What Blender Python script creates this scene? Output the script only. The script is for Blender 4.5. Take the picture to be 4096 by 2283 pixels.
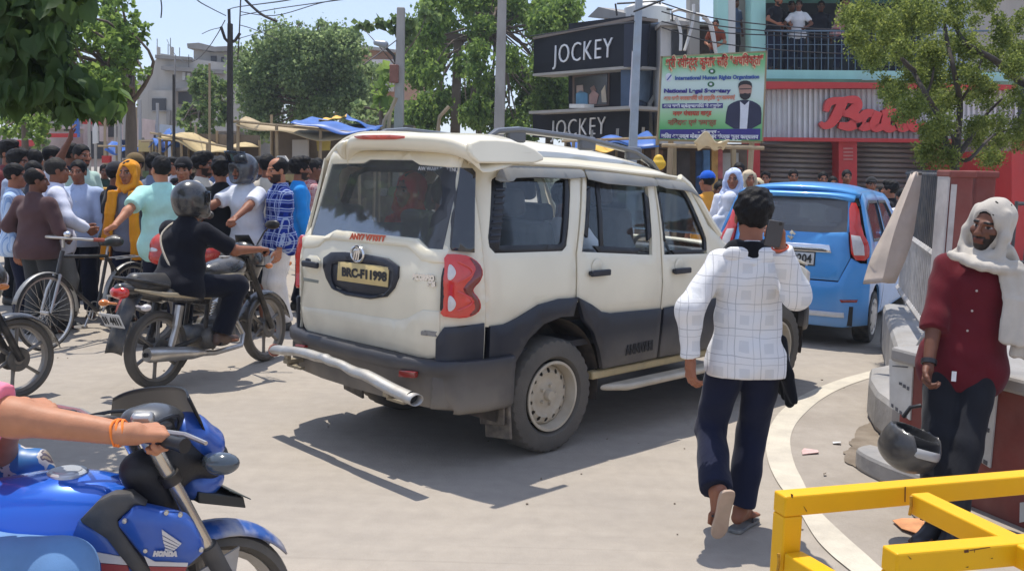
import bpy,bmesh,math,random
import numpy as np
from mathutils import Vector,Matrix
from mathutils.geometry import delaunay_2d_cdt

for o in list(bpy.data.objects):
 bpy.data.objects.remove(o,do_unlink=True)
SC=bpy.context.scene
COL=SC.collection
R=math.radians
random.seed(7)
RNG=np.random.default_rng(7)

# ------------------------------------------------------------------ camera, sky, sun, exposure
FPX,PITCH,ROLL,CAMH=1000.0,0.1234,0.0269,1.812
_up0=np.array([0,math.sin(PITCH),math.cos(PITCH)])
_fw=np.array([0,math.cos(PITCH),-math.sin(PITCH)])
_rt0=np.array([1.0,0,0])
_U=math.cos(ROLL)*_up0-math.sin(ROLL)*_rt0
_R=math.cos(ROLL)*_rt0+math.sin(ROLL)*_up0
CAMP=np.array([0,0,CAMH])
cd=bpy.data.cameras.new("camera")
cam=bpy.data.objects.new("camera",cd)
COL.objects.link(cam)
cd.sensor_fit='HORIZONTAL'
cd.sensor_width=36.0
cd.lens=FPX/1024.0*36.0
cd.clip_start=0.05
cd.clip_end=1500
cam.matrix_world=Matrix(((_R[0],_U[0],-_fw[0],0),(_R[1],_U[1],-_fw[1],0),(_R[2],_U[2],-_fw[2],CAMH),(0,0,0,1)))
SC.camera=cam

SUN_EL,SUN_AZ=R(75),R(-22)  # azimuth measured from +Y towards +X: the sun stands beyond and a little left
w=bpy.data.worlds.new("World")
SC.world=w
w.use_nodes=True
nt=w.node_tree
sky=nt.nodes.new('ShaderNodeTexSky')
sky.sky_type='NISHITA'
sky.sun_disc=False
sky.sun_elevation=SUN_EL
sky.sun_rotation=SUN_AZ
sky.altitude=50
sky.air_density=1.0
sky.dust_density=0.35
sky.ozone_density=2.5
bg=nt.nodes['Background']
bg.inputs[1].default_value=0.13
haze_mix=nt.nodes.new('ShaderNodeMix')  # a hazy noon sky: the clear sky mixed with an even pale blue veil
haze_mix.data_type='RGBA'
haze_mix.inputs[0].default_value=.72
haze_mix.inputs[7].default_value=(2.40,2.78,3.85,1)
nt.links.new(sky.outputs[0],haze_mix.inputs[6])
nt.links.new(haze_mix.outputs[2],bg.inputs[0])
sl=bpy.data.lights.new("sun",'SUN')
sl.energy=2.45
sl.angle=R(0.53)
sl.color=(1.0,0.955,0.88)
sun=bpy.data.objects.new("sun",sl)
COL.objects.link(sun)
_sd=Vector((math.sin(SUN_AZ)*math.cos(SUN_EL),math.cos(SUN_AZ)*math.cos(SUN_EL),math.sin(SUN_EL)))
sun.rotation_euler=_sd.to_track_quat('Z','Y').to_euler()
sun.location=(-6,12,30)
vs=SC.view_settings
vs.view_transform='Standard'
vs.look='None'
vs.gamma=1
vs.use_curve_mapping=False
vs.exposure=0.95
SC.cycles.max_bounces=10
SC.cycles.transparent_max_bounces=24
SC.cycles.diffuse_bounces=6

# ------------------------------------------------------------------ photograph coordinates (2576 wide) to points of the place
def ray(x,y):
 return _fw+(x/2.5156-512)/FPX*_R-(y/2.5156-285.4)/FPX*_U
def gnd(x,y,z=0.0):
 d=ray(x,y)
 t=(z-CAMH)/d[2]
 return Vector(CAMP+t*d)
def atY(x,y,Y):
 d=ray(x,y)
 return Vector(CAMP+d*(Y/d[1]))
def onp(x,y,p0,n):
 d=ray(x,y)
 n=np.array(n,float)
 t=((np.array(p0,float)-CAMP)@n)/(d@n)
 return Vector(CAMP+t*d)
def zc(x0,y0,ws,wc):
 """points read in an enlarged crop (origin and width in the 4096-wide photograph) to 2576-wide coordinates"""
 k=ws/wc
 return lambda x,y:((x0+x*k)/1.5901,(y0+y*k)/1.5901)

# ------------------------------------------------------------------ materials
MATS={}
def _nn(nt,t,**kw):
 n=nt.nodes.new(t)
 for k,v in kw.items():
  if isinstance(k,str)and k.startswith('_'):
   setattr(n,k[1:],v)
 return n
def _col(c):
 return(c[0],c[1],c[2],1)
def lin(r,g,b):
 f=lambda v:(v/255/12.92)if v<=10 else((v/255+.055)/1.055)**2.4
 return(f(r),f(g),f(b))
def mat(name,col=(.5,.5,.5),rough=.6,metal=0.0,var=.12,vs=5.0,bump=.0,bs=60.0,coat=0.0,dust=0.0,dcol=(.36,.30,.22),dz=None,spec=.5,
  stretch=(1,1,1),emit=None,sheen=0.0,speck=0.0):
 """principled material with object-space colour variation, fine relief and optional settled dust (more of it low down when dz is given)"""
 if name in MATS:
  return MATS[name]
 m=bpy.data.materials.new(name)
 m.use_nodes=True
 nt=m.node_tree
 L=nt.links
 b=nt.nodes['Principled BSDF']
 b.inputs['Roughness'].default_value=rough
 b.inputs['Metallic'].default_value=metal
 b.inputs['Specular IOR Level'].default_value=spec
 if coat:
  b.inputs['Coat Weight'].default_value=coat
  b.inputs['Coat Roughness'].default_value=.06
 if sheen:
  b.inputs['Sheen Weight'].default_value=sheen
 tc=_nn(nt,'ShaderNodeTexCoord')
 mp=_nn(nt,'ShaderNodeMapping')
 mp.inputs['Scale'].default_value=stretch
 L.new(tc.outputs['Object'],mp.inputs[0])
 nz=_nn(nt,'ShaderNodeTexNoise')
 nz.inputs['Scale'].default_value=vs
 nz.inputs['Detail'].default_value=5
 nz.inputs['Roughness'].default_value=.62
 L.new(mp.outputs[0],nz.inputs['Vector'])
 rp=_nn(nt,'ShaderNodeMapRange')
 rp.inputs['From Min'].default_value=.3
 rp.inputs['From Max'].default_value=.7
 rp.inputs['To Min'].default_value=1-var
 rp.inputs['To Max'].default_value=1+var
 L.new(nz.outputs['Fac'],rp.inputs['Value'])
 mx=_nn(nt,'ShaderNodeMix',_data_type='RGBA',_blend_type='MULTIPLY')
 mx.inputs[0].default_value=1
 mx.inputs[6].default_value=_col(col)
 L.new(rp.outputs[0],mx.inputs[7])
 out=mx.outputs[2]
 if dust or dz:
  n2=_nn(nt,'ShaderNodeTexNoise')
  n2.inputs['Scale'].default_value=vs*1.7
  n2.inputs['Detail'].default_value=8
  L.new(tc.outputs['Object'],n2.inputs['Vector'])
  fac=n2.outputs['Fac']
  r2=_nn(nt,'ShaderNodeMapRange')
  r2.inputs['From Min'].default_value=.35
  r2.inputs['From Max'].default_value=.75
  r2.inputs['To Max'].default_value=dust
  L.new(fac,r2.inputs['Value'])
  fo=r2.outputs[0]
  if dz:
   sp=_nn(nt,'ShaderNodeSeparateXYZ')
   L.new(tc.outputs['Object'],sp.inputs[0])
   r3=_nn(nt,'ShaderNodeMapRange')
   r3.inputs['From Min'].default_value=dz[1]
   r3.inputs['From Max'].default_value=dz[0]
   r3.inputs['To Max'].default_value=dz[2]
   L.new(sp.outputs[2],r3.inputs['Value'])
   ml=_nn(nt,'ShaderNodeMath',_operation='MULTIPLY')
   L.new(r3.outputs[0],ml.inputs[0])
   r4=_nn(nt,'ShaderNodeMapRange')
   r4.inputs['From Min'].default_value=.25
   r4.inputs['From Max'].default_value=.6
   r4.inputs['To Min'].default_value=.35
   L.new(fac,r4.inputs['Value'])
   L.new(r4.outputs[0],ml.inputs[1])
   ad=_nn(nt,'ShaderNodeMath',_operation='ADD',_use_clamp=True)
   L.new(fo,ad.inputs[0])
   L.new(ml.outputs[0],ad.inputs[1])
   fo=ad.outputs[0]
  m2=_nn(nt,'ShaderNodeMix',_data_type='RGBA')
  L.new(fo,m2.inputs[0])
  L.new(out,m2.inputs[6])
  m2.inputs[7].default_value=_col(dcol)
  out=m2.outputs[2]
  rr=_nn(nt,'ShaderNodeMapRange')
  rr.inputs['To Min'].default_value=rough
  rr.inputs['To Max'].default_value=.85
  L.new(fo,rr.inputs['Value'])
  L.new(rr.outputs[0],b.inputs['Roughness'])
 L.new(out,b.inputs['Base Color'])
 if bump:
  n3=_nn(nt,'ShaderNodeTexNoise')
  n3.inputs['Scale'].default_value=bs
  n3.inputs['Detail'].default_value=4
  L.new(mp.outputs[0],n3.inputs['Vector'])
  bp=_nn(nt,'ShaderNodeBump')
  bp.inputs['Strength'].default_value=bump
  bp.inputs['Distance'].default_value=.01
  L.new(n3.outputs['Fac'],bp.inputs['Height'])
  L.new(bp.outputs[0],b.inputs['Normal'])
 if emit:
  b.inputs['Emission Color'].default_value=_col(emit)
  b.inputs['Emission Strength'].default_value=1
 MATS[name]=m
 return m
def glass(name,tint=(.25,.27,.28),refl=.6,rough=.02,dirt_sheen=0.0):
 """thin pane: tinted see-through with a fresnel reflection on top"""
 if name in MATS:
  return MATS[name]
 m=bpy.data.materials.new(name)
 m.use_nodes=True
 nt=m.node_tree
 L=nt.links
 nt.nodes.remove(nt.nodes['Principled BSDF'])
 out=nt.nodes['Material Output']
 tr=_nn(nt,'ShaderNodeBsdfTransparent')
 tr.inputs[0].default_value=_col(tint)
 gl=_nn(nt,'ShaderNodeBsdfGlossy')
 gl.inputs['Roughness'].default_value=rough
 gl.inputs[0].default_value=(.9,.95,1,1)
 fr=_nn(nt,'ShaderNodeFresnel')
 fr.inputs[0].default_value=1.45
 ml=_nn(nt,'ShaderNodeMath',_operation='MULTIPLY')
 ml.inputs[1].default_value=refl
 L.new(fr.outputs[0],ml.inputs[0])
 ms=_nn(nt,'ShaderNodeMixShader')
 L.new(ml.outputs[0],ms.inputs[0])
 L.new(tr.outputs[0],ms.inputs[1])
 L.new(gl.outputs[0],ms.inputs[2])
 if dirt_sheen:
  df=_nn(nt,'ShaderNodeBsdfDiffuse')  # pale diffuse film
  df.inputs[0].default_value=(.42,.40,.38,1)
  tc=_nn(nt,'ShaderNodeTexCoord')
  nz=_nn(nt,'ShaderNodeTexNoise')
  nz.inputs['Scale'].default_value=2.5
  nz.inputs['Detail'].default_value=6
  L.new(tc.outputs['Object'],nz.inputs['Vector'])
  rp=_nn(nt,'ShaderNodeMapRange')
  rp.inputs['To Min'].default_value=dirt_sheen*.4
  rp.inputs['To Max'].default_value=dirt_sheen*1.6
  L.new(nz.outputs['Fac'],rp.inputs['Value'])
  m3=_nn(nt,'ShaderNodeMixShader')
  L.new(rp.outputs[0],m3.inputs[0])
  L.new(ms.outputs[0],m3.inputs[1])
  L.new(df.outputs[0],m3.inputs[2])
  ms=m3
 L.new(ms.outputs[0],out.inputs[0])
 MATS[name]=m
 return m
def creases(m,scale=3.2,strength=.55,dist=.03):
 """long soft folds and finer crumples for cloth"""
 nt=m.node_tree
 b=nt.nodes['Principled BSDF']
 tc=_nn(nt,'ShaderNodeTexCoord')
 mp=_nn(nt,'ShaderNodeMapping')
 mp.inputs['Scale'].default_value=(1.5,1.5,.8)
 mp.inputs['Rotation'].default_value=(.2,.5,.3)
 nt.links.new(tc.outputs['Object'],mp.inputs[0])
 prev=None
 for sc,st,ty in((scale,strength,'RIDGED_MULTIFRACTAL'),(scale*5,strength*.5,'FBM')):
  n=_nn(nt,'ShaderNodeTexNoise')
  n.noise_type=ty
  n.inputs['Scale'].default_value=sc
  n.inputs['Detail'].default_value=2.5
  n.inputs['Distortion'].default_value=.7
  nt.links.new(mp.outputs[0],n.inputs['Vector'])
  bp=_nn(nt,'ShaderNodeBump')
  bp.inputs['Strength'].default_value=st
  bp.inputs['Distance'].default_value=dist if prev is None else dist*.4
  nt.links.new(n.outputs['Fac'],bp.inputs['Height'])
  if prev:
   nt.links.new(prev.outputs[0],bp.inputs['Normal'])
  prev=bp
 nt.links.new(prev.outputs[0],b.inputs['Normal'])
 return m
def fabric(name,col,var=.16,bump=.55,rough=.9):
 if name in MATS:
  return MATS[name]
 return creases(mat(name,col,rough,0,var*.7,6,spec=.12,sheen=.1),3.2,bump)
def attr_mat(name,rough=.55,spec=.35):
 if name in MATS:
  return MATS[name]
 m=bpy.data.materials.new(name)
 m.use_nodes=True
 nt=m.node_tree
 b=nt.nodes['Principled BSDF']
 a=_nn(nt,'ShaderNodeAttribute')
 a.attribute_name='Col'
 tc=_nn(nt,'ShaderNodeTexCoord')
 nz=_nn(nt,'ShaderNodeTexNoise')
 nz.inputs['Scale'].default_value=28
 nz.inputs['Detail'].default_value=4
 nt.links.new(tc.outputs['Object'],nz.inputs['Vector'])
 rp=_nn(nt,'ShaderNodeMapRange')
 rp.inputs['To Min'].default_value=.8
 rp.inputs['To Max'].default_value=1.2
 nt.links.new(nz.outputs['Fac'],rp.inputs['Value'])
 mx=_nn(nt,'ShaderNodeMix',_data_type='RGBA',_blend_type='MULTIPLY')
 mx.inputs[0].default_value=1
 nt.links.new(a.outputs['Color'],mx.inputs[6])
 nt.links.new(rp.outputs[0],mx.inputs[7])
 nt.links.new(mx.outputs[2],b.inputs['Base Color'])
 b.inputs['Roughness'].default_value=rough
 b.inputs['Specular IOR Level'].default_value=spec
 b.inputs['Subsurface Weight'].default_value=0.06
 b.inputs['Subsurface Radius'].default_value=(.012,.005,.003)
 bp=_nn(nt,'ShaderNodeBump')
 bp.inputs['Strength'].default_value=.12
 n3=_nn(nt,'ShaderNodeTexNoise')
 n3.inputs['Scale'].default_value=160
 nt.links.new(tc.outputs['Object'],n3.inputs['Vector'])
 nt.links.new(n3.outputs['Fac'],bp.inputs['Height'])
 bp.inputs['Distance'].default_value=.004
 nt.links.new(bp.outputs[0],b.inputs['Normal'])
 MATS[name]=m
 return m

# ------------------------------------------------------------------ objects
def link_mesh(name,verts,faces,m=None,parent=None,smooth=True,sharp=40):
 me=bpy.data.meshes.new(name)
 me.from_pydata([tuple(v)for v in verts],[],[tuple(f)for f in faces])
 me.update()
 if smooth and len(me.polygons):
  me.shade_smooth()
  if sharp:
   me.set_sharp_from_angle(angle=R(sharp))
 if m:
  me.materials.append(m)
 o=bpy.data.objects.new(name,me)
 COL.objects.link(o)
 if parent:
  o.parent=parent
 return o
def tag(o,label=None,cat=None,group=None,kind=None):
 if label:o['label']=label
 if cat:o['category']=cat
 if group:o['group']=group
 if kind:o['kind']=kind
 return o
def thing(name,label,cat,loc=(0,0,0),rz=0.0,group=None):
 o=bpy.data.objects.new(name,None)
 o.empty_display_size=.1
 COL.objects.link(o)
 o.location=loc
 o.rotation_euler=(0,0,rz)
 return tag(o,label,cat,group)
def copy_thing(o,parent=None):
 c=o.copy()
 COL.objects.link(c)
 if parent:
  c.parent=parent
 for ch in list(o.children):
  copy_thing(ch,c)
 return c

class MB:
 """collects simple shapes and links them as one mesh object"""
 def __init__(s):
  s.v=[];s.f=[]
 def add(s,v,f):
  n=len(s.v)
  s.v.extend([tuple(p)for p in v])
  s.f.extend([tuple(i+n for i in q)for q in f])
  return s
 def box(s,c,d,rot=None):
  x,y,z=d[0]/2,d[1]/2,d[2]/2
  vs_=[Vector((a,b,e))for a in(-x,x)for b in(-y,y)for e in(-z,z)]
  if rot is not None:
   vs_=[rot@v for v in vs_]
  vs_=[v+Vector(c)for v in vs_]
  return s.add(vs_,[(0,1,3,2),(4,6,7,5),(0,4,5,1),(2,3,7,6),(0,2,6,4),(1,5,7,3)])
 def tube(s,pts,r,n=8,cap=True,flat=None):
  """tube along points; r is a number or one per point; flat=(a,b) gives an elliptical section with its first axis near 'flat axis' up"""
  pts=[Vector(p)for p in pts]
  k=len(pts)
  rs=[r]*k if not hasattr(r,'__len__')else list(r)
  t0=(pts[1]-pts[0]).normalized()
  a=Vector((0,0,1))if abs(t0.z)<.9 else Vector((1,0,0))
  u=t0.cross(a).normalized()
  V=[];F=[]
  for i in range(k):
   t=(pts[min(i+1,k-1)]-pts[max(i-1,0)]).normalized()
   u=(u-t*u.dot(t)).normalized()
   b=t.cross(u)
   for j in range(n):
    an=2*math.pi*j/n
    ca,sa=math.cos(an),math.sin(an)
    if flat:
     ca*=flat[0];sa*=flat[1]
    V.append(pts[i]+(u*ca+b*sa)*rs[i])
  for i in range(k-1):
   for j in range(n):
    j2=(j+1)%n
    F.append((i*n+j,i*n+j2,(i+1)*n+j2,(i+1)*n+j))
  if cap:
   F.append(tuple(range(n-1,-1,-1)))
   F.append(tuple((k-1)*n+j for j in range(n)))
  return s.add(V,F)
 def lathe(s,prof,axis='z',c=(0,0,0),n=24,close=False,a0=0.0,a1=2*math.pi):
  """prof: list of (radius, height along the axis)"""
  V=[];F=[]
  full=abs(a1-a0-2*math.pi)<1e-6
  m_=n if full else n+1
  k=len(prof)
  for i in range(m_):
   an=a0+(a1-a0)*i/n
   ca,sa=math.cos(an),math.sin(an)
   for(r,h)in prof:
    p={'z':(r*ca,r*sa,h),'y':(r*ca,h,r*sa),'x':(h,r*ca,r*sa)}[axis]
    V.append(Vector(p)+Vector(c))
  for i in range(n):
   i2=(i+1)%m_
   for j in range(k-1 if not close else k):
    j2=(j+1)%k
    F.append((i*k+j,i2*k+j,i2*k+j2,i*k+j2))
  return s.add(V,F)
 def prism(s,poly,fn,d):
  """poly: list of 2D points; fn maps (u,v) to 3D; d: extrusion vector"""
  n=len(poly)
  A=[Vector(fn(*p))for p in poly]
  d=Vector(d)
  V=A+[p+d for p in A]
  F=[tuple(range(n)),tuple(range(2*n-1,n-1,-1))]
  F+=[(i,i+n,(i+1)%n+n,(i+1)%n)for i in range(n)]
  return s.add(V,F)
 def grid(s,fn,nu,nv,wrap=False):
  V=[fn(i/(nu-1),j/(nv-1))for i in range(nu)for j in range(nv)]
  F=[(i*nv+j,(i+1)*nv+j,(i+1)*nv+j+1,i*nv+j+1)for i in range(nu-1)for j in range(nv-1)]
  return s.add(V,F)
 def build(s,name,m,parent=None,smooth=True,bevel=0,sharp=35,seg=2,solid=0):
  o=link_mesh(name,s.v,s.f,m,parent,smooth,sharp)
  bm=bmesh.new()
  bm.from_mesh(o.data)
  bmesh.ops.recalc_face_normals(bm,faces=bm.faces)
  bm.to_mesh(o.data)
  bm.free()
  if smooth and sharp:
   o.data.set_sharp_from_angle(angle=R(sharp))
  if solid:
   md=o.modifiers.new('solid','SOLIDIFY')
   md.thickness=solid
   md.offset=-1
  if bevel:
   md=o.modifiers.new('bevel','BEVEL')
   md.width=bevel
   md.segments=seg
   md.limit_method='ANGLE'
   md.angle_limit=R(38)
   md.harden_normals=False
  return o

def inpoly(poly,x,y):
 c=False
 n=len(poly)
 j=n-1
 for i in range(n):
  xi,yi=poly[i];xj,yj=poly[j]
  if(yi>y)!=(yj>y)and x<(xj-xi)*(y-yi)/(yj-yi+1e-12)+xi:
   c=not c
  j=i
 return c
def densify(poly,res,closed=True):
 out=[]
 n=len(poly)
 for i in range(n if closed else n-1):
  a=poly[i];b=poly[(i+1)%n]
  k=max(1,int(math.hypot(b[0]-a[0],b[1]-a[1])/res+.5))
  for q in range(k):
   out.append((a[0]+(b[0]-a[0])*q/k,a[1]+(b[1]-a[1])*q/k))
 if not closed:
  out.append(poly[-1])
 return out
def rounded(poly,it=2,keep=()):
 """corner cutting (Chaikin) of a closed polygon; indices in keep stay sharp"""
 pts=[(p[0],p[1],i in keep)for i,p in enumerate(poly)]
 for _ in range(it):
  o=[]
  n=len(pts)
  for i in range(n):
   a=pts[i-1];b=pts[i];c=pts[(i+1)%n]
   if b[2]:
    o.append(b)
   else:
    o.append((b[0]*.75+a[0]*.25,b[1]*.75+a[1]*.25,False))
    o.append((b[0]*.75+c[0]*.25,b[1]*.75+c[1]*.25,False))
  pts=o
 return[(p[0],p[1])for p in pts]
def inset(poly,d):
 n=len(poly)
 ar=sum(poly[i][0]*poly[(i+1)%n][1]-poly[(i+1)%n][0]*poly[i][1]for i in range(n))
 s=1 if ar>0 else-1
 o=[]
 for i in range(n):
  a=Vector(poly[i-1]);b=Vector(poly[i]);c=Vector(poly[(i+1)%n])
  e1=(b-a);e2=(c-b)
  e1=e1.normalized()if e1.length>1e-9 else Vector((1,0))
  e2=e2.normalized()if e2.length>1e-9 else e1
  nn=(Vector((-e1.y,e1.x))+Vector((-e2.y,e2.x)))*s
  if nn.length<1e-6:
   nn=Vector((-e1.y,e1.x))*s
  nn.normalize()
  cs=max(.4,nn.dot(Vector((-e1.y,e1.x))*s))
  q=b+nn*(d/cs)
  o.append((q.x,q.y))
 return o
def panel(name,outer,fn,m,parent=None,holes=(),t=.02,res=.08,edge=.006,smooth=True,hint=None,sharp=50):
 """a plate cut from the surface fn(u,v) -> point: outline and holes in (u,v), thickness t behind, softened rim of width edge"""
 loops=[densify(outer,res)]+[densify(h,res)for h in holes]
 pts=[];edges=[]
 rings=[]
 for k,lp in enumerate(loops):
  st=len(pts)
  n=len(lp)
  pts+=lp
  edges+=[(st+i,st+(i+1)%n)for i in range(n)]
  rings.append((st,n))
 rim=set(range(len(pts)))
 if edge:
  for k,lp in enumerate(loops):
   ip=inset(lp,edge if k==0 else-edge)
   pts+=ip
 us=[p[0]for p in outer];vs_=[p[1]for p in outer]
 nb=len(pts)
 u=min(us)+res*.5
 while u<max(us):
  v=min(vs_)+res*.5
  while v<max(vs_):
   if inpoly(outer,u,v)and not any(inpoly(h,u,v)for h in holes):
    if min((p[0]-u)**2+(p[1]-v)**2 for p in pts[:nb])>(res*.45)**2:
     pts.append((u,v))
   v+=res
  u+=res
 res_=delaunay_2d_cdt([Vector(p)for p in pts],edges,[],0,1e-6)
 P=[(v.x,v.y)for v in res_[0]]
 orig=res_[3]
 isrim=[any(i in rim for i in oo)for oo in orig]
 T=[]
 for f in res_[2]:
  cx=sum(P[i][0]for i in f)/3;cy=sum(P[i][1]for i in f)/3
  if inpoly(outer,cx,cy)and not any(inpoly(h,cx,cy)for h in holes):
   T.append(tuple(f))
 A=[Vector(fn(*p))for p in P]
 N=[]
 e=.004
 for(a,b)in P:
  du=Vector(fn(a+e,b))-Vector(fn(a-e,b));dv=Vector(fn(a,b+e))-Vector(fn(a,b-e))
  n=du.cross(dv)
  n=n.normalized()if n.length>1e-12 else Vector((0,0,1))
  N.append(n)
 if hint is not None:
  hv=Vector(hint)
  if sum(n.dot(hv)for n in N)<0:
   N=[-n for n in N]
 front=[a-n*(edge*.7 if r_ else 0)for a,n,r_ in zip(A,N,isrim)]
 back=[a-n*t for a,n in zip(A,N)]
 k=len(P)
 F=[]
 cnt={}
 for f in T:
  a,b,c=f
  nn=(A[b]-A[a]).cross(A[c]-A[a])
  if nn.dot(N[a])<0:
   f=(a,c,b)
  F.append(f)
  F.append((f[2]+k,f[1]+k,f[0]+k))
  for q in range(3):
   ed=(f[q],f[(q+1)%3])
   cnt[ed]=cnt.get(ed,0)+1
 for(a,b)in list(cnt):
  if(b,a)not in cnt:
   F.append((b,a,a+k,b+k))
 used=sorted({i for f in F for i in f})
 mp={i:j for j,i in enumerate(used)}
 V=front+back
 return link_mesh(name,[V[i]for i in used],[tuple(mp[i]for i in f)for f in F],m,parent,smooth,sharp)

FONT=None
def text_mesh(name,s,m,parent,origin,right,up,height,depth=.01,width=None,bold=0.0,shear=0.0,align='LEFT',nrm=None,space=1.0):
 """flat or raised lettering as a mesh; origin is the lower left corner, right/up are unit vectors, height the capital height"""
 cu=bpy.data.curves.new('lettering','FONT')
 cu.body=s
 cu.size=height/.7
 cu.extrude=depth/2
 cu.offset=bold
 cu.shear=shear
 cu.space_character=space
 cu.resolution_u=3
 to=bpy.data.objects.new('lettering_src',cu)
 COL.objects.link(to)
 bpy.context.view_layer.update()
 me=bpy.data.meshes.new_from_object(to)
 bpy.data.objects.remove(to,do_unlink=True)
 xs=[v.co.x for v in me.vertices]
 if not xs:
  return None
 x0,x1=min(xs),max(xs)
 k=(width/(x1-x0))if width else 1.0
 rt=Vector(right).normalized();uv=Vector(up).normalized()
 nv=rt.cross(uv)if nrm is None else Vector(nrm)
 sh={'LEFT':x0,'CENTER':(x0+x1)/2,'RIGHT':x1}[align]
 o0=Vector(origin)
 for v in me.vertices:
  c=v.co.copy()
  v.co=o0+rt*((c.x-sh)*k)+uv*c.y+nv*(c.z+depth/2)
 me.materials.clear()
 me.materials.append(m)
 o=bpy.data.objects.new(name,me)
 COL.objects.link(o)
 if parent:
  o.parent=parent
 return o
# ------------------------------------------------------------------ bodies: distance fields turned into one continuous surface
def _smin(a,b,k):
 h=np.clip(.5+.5*(b-a)/k,0,1)
 return b+(a-b)*h-k*h*(1-h)
def sd_cone(P,a,b,ra,rb,clip=0):
 a=np.asarray(a,float);b=np.asarray(b,float)
 ba=b-a
 l2=max(ba@ba,1e-9)
 pa=P-a
 h=np.clip((pa@ba)/l2,0,1)
 d=np.linalg.norm(pa-h[...,None]*ba,axis=-1)-(ra+(rb-ra)*h)
 if clip:
  n=ba/math.sqrt(l2)
  if clip&1:
   d=np.maximum(d,(P-b)@n)
  if clip&2:
   d=np.maximum(d,-(pa@n))
 return d
def sd_ell(P,c,r,Rm=None):
 q=P-np.asarray(c,float)
 if Rm is not None:
  q=q@Rm
 r=np.asarray(r,float)
 k0=np.linalg.norm(q/r,axis=-1)
 k1=np.linalg.norm(q/(r*r),axis=-1)
 return k0*(k0-1)/np.maximum(k1,1e-6)
def prim_box(p):
 if p[0]=='c':
  a=np.minimum(np.array(p[1])-p[3],np.array(p[2])-p[4]);b=np.maximum(np.array(p[1])+p[3],np.array(p[2])+p[4])
 else:
  m_=max(p[2])if len(p)>3 and p[3]is not None else np.array(p[2])
  a=np.array(p[1])-m_;b=np.array(p[1])+m_
 return a,b
def field_mesh(prims,vox,k=.03,subs=(),clips=(),noise=None,smooth=1):
 """prims ('c',a,b,ra,rb[,clip]) or ('e',c,r[,R]); subs cut away; clips are (point, normal) planes keeping the side the normal leaves"""
 lo=np.min([prim_box(p)[0]for p in prims],0)-3*vox
 hi=np.max([prim_box(p)[1]for p in prims],0)+3*vox
 n=np.ceil((hi-lo)/vox).astype(int)+1
 ax=[lo[i]+vox*np.arange(n[i])for i in range(3)]
 D=np.full(tuple(n),.25)
 mg=max(.05,3*vox)
 def sl_(a,b):
  i0=np.clip(((a-lo-mg)/vox).astype(int),0,n-1);i1=np.clip(((b-lo+mg)/vox).astype(int)+2,1,n)
  return tuple(slice(i0[i],i1[i])for i in range(3))
 def pts(s):
  return np.stack(np.meshgrid(ax[0][s[0]],ax[1][s[1]],ax[2][s[2]],indexing='ij'),-1)
 def ev(p,P):
  if p[0]=='c':
   return sd_cone(P,p[1],p[2],p[3],p[4],p[5]if len(p)>5 else 0)
  return sd_ell(P,p[1],p[2],p[3]if len(p)>3 else None)
 for p in prims:
  s=sl_(*prim_box(p))
  D[s]=_smin(D[s],ev(p,pts(s)),k)
 if noise is not None or clips or subs:
  P=pts((slice(None),)*3)
  if noise is not None:
   D=D+noise(P)
  for(c,nn)in clips:
   nn=np.asarray(nn,float);nn=nn/np.linalg.norm(nn)
   D=np.maximum(D,-((P-np.asarray(c,float))@nn))
  for p in subs:
   kk=.012
   d=-ev(p,P)
   D=-_smin(-D,-d,kk)
 S=D<0
 c=np.zeros(tuple(n-1),np.int8)
 for i in(0,1):
  for j in(0,1):
   for l in(0,1):
    c+=S[i:n[0]-1+i,j:n[1]-1+j,l:n[2]-1+l]
 act=(c>0)&(c<8)
 idx=np.argwhere(act)
 if not len(idx):
  return np.zeros((0,3)),np.zeros((0,4),int)
 num=-np.ones(act.shape,int)
 num[act]=np.arange(len(idx))
 acc=np.zeros((len(idx),3));cn=np.zeros(len(idx))
 cor=[(i,j,l)for i in(0,1)for j in(0,1)for l in(0,1)]
 for a in cor:
  for axis in range(3):
   if a[axis]:
    continue
   b=list(a);b[axis]=1
   da=D[idx[:,0]+a[0],idx[:,1]+a[1],idx[:,2]+a[2]];db=D[idx[:,0]+b[0],idx[:,1]+b[1],idx[:,2]+b[2]]
   cr=(da<0)!=(db<0)
   t=np.where(cr,da/np.where(cr,da-db,1),0)
   q=np.tile(np.array(a,float),(len(idx),1))
   q[:,axis]=t
   acc+=np.where(cr[:,None],q,0);cn+=cr
 V=lo+(idx+acc/cn[:,None])*vox
 Fs=[]
 for axis in range(3):
  o1,o2=[(1,2),(2,0),(0,1)][axis]
  sa=[slice(0,None)]*3;sb=[slice(0,None)]*3
  sa[axis]=slice(0,n[axis]-1);sb[axis]=slice(1,n[axis])
  e=np.argwhere(S[tuple(sa)]!=S[tuple(sb)])
  e=e[(e[:,o1]>0)&(e[:,o2]>0)&(e[:,o1]<n[o1]-1)&(e[:,o2]<n[o2]-1)]
  if not len(e):
   continue
  ins=S[e[:,0],e[:,1],e[:,2]]
  def at(d1,d2):
   q=e.copy();q[:,o1]-=d1;q[:,o2]-=d2
   return num[q[:,0],q[:,1],q[:,2]]
  f=np.stack([at(1,1),at(0,1),at(0,0),at(1,0)],1)
  f[~ins]=f[~ins][:,::-1]
  Fs.append(f)
 F=np.concatenate(Fs)
 F=F[(F>=0).all(1)]
 for _ in range(smooth):
  a=np.zeros_like(V);w_=np.zeros(len(V))
  for i in range(4):
   j=(i+1)%4
   np.add.at(a,F[:,i],V[F[:,j]]);np.add.at(w_,F[:,i],1)
   np.add.at(a,F[:,j],V[F[:,i]]);np.add.at(w_,F[:,j],1)
  V=V*.5+.5*a/np.maximum(w_,1)[:,None]
 return V,F
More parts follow.
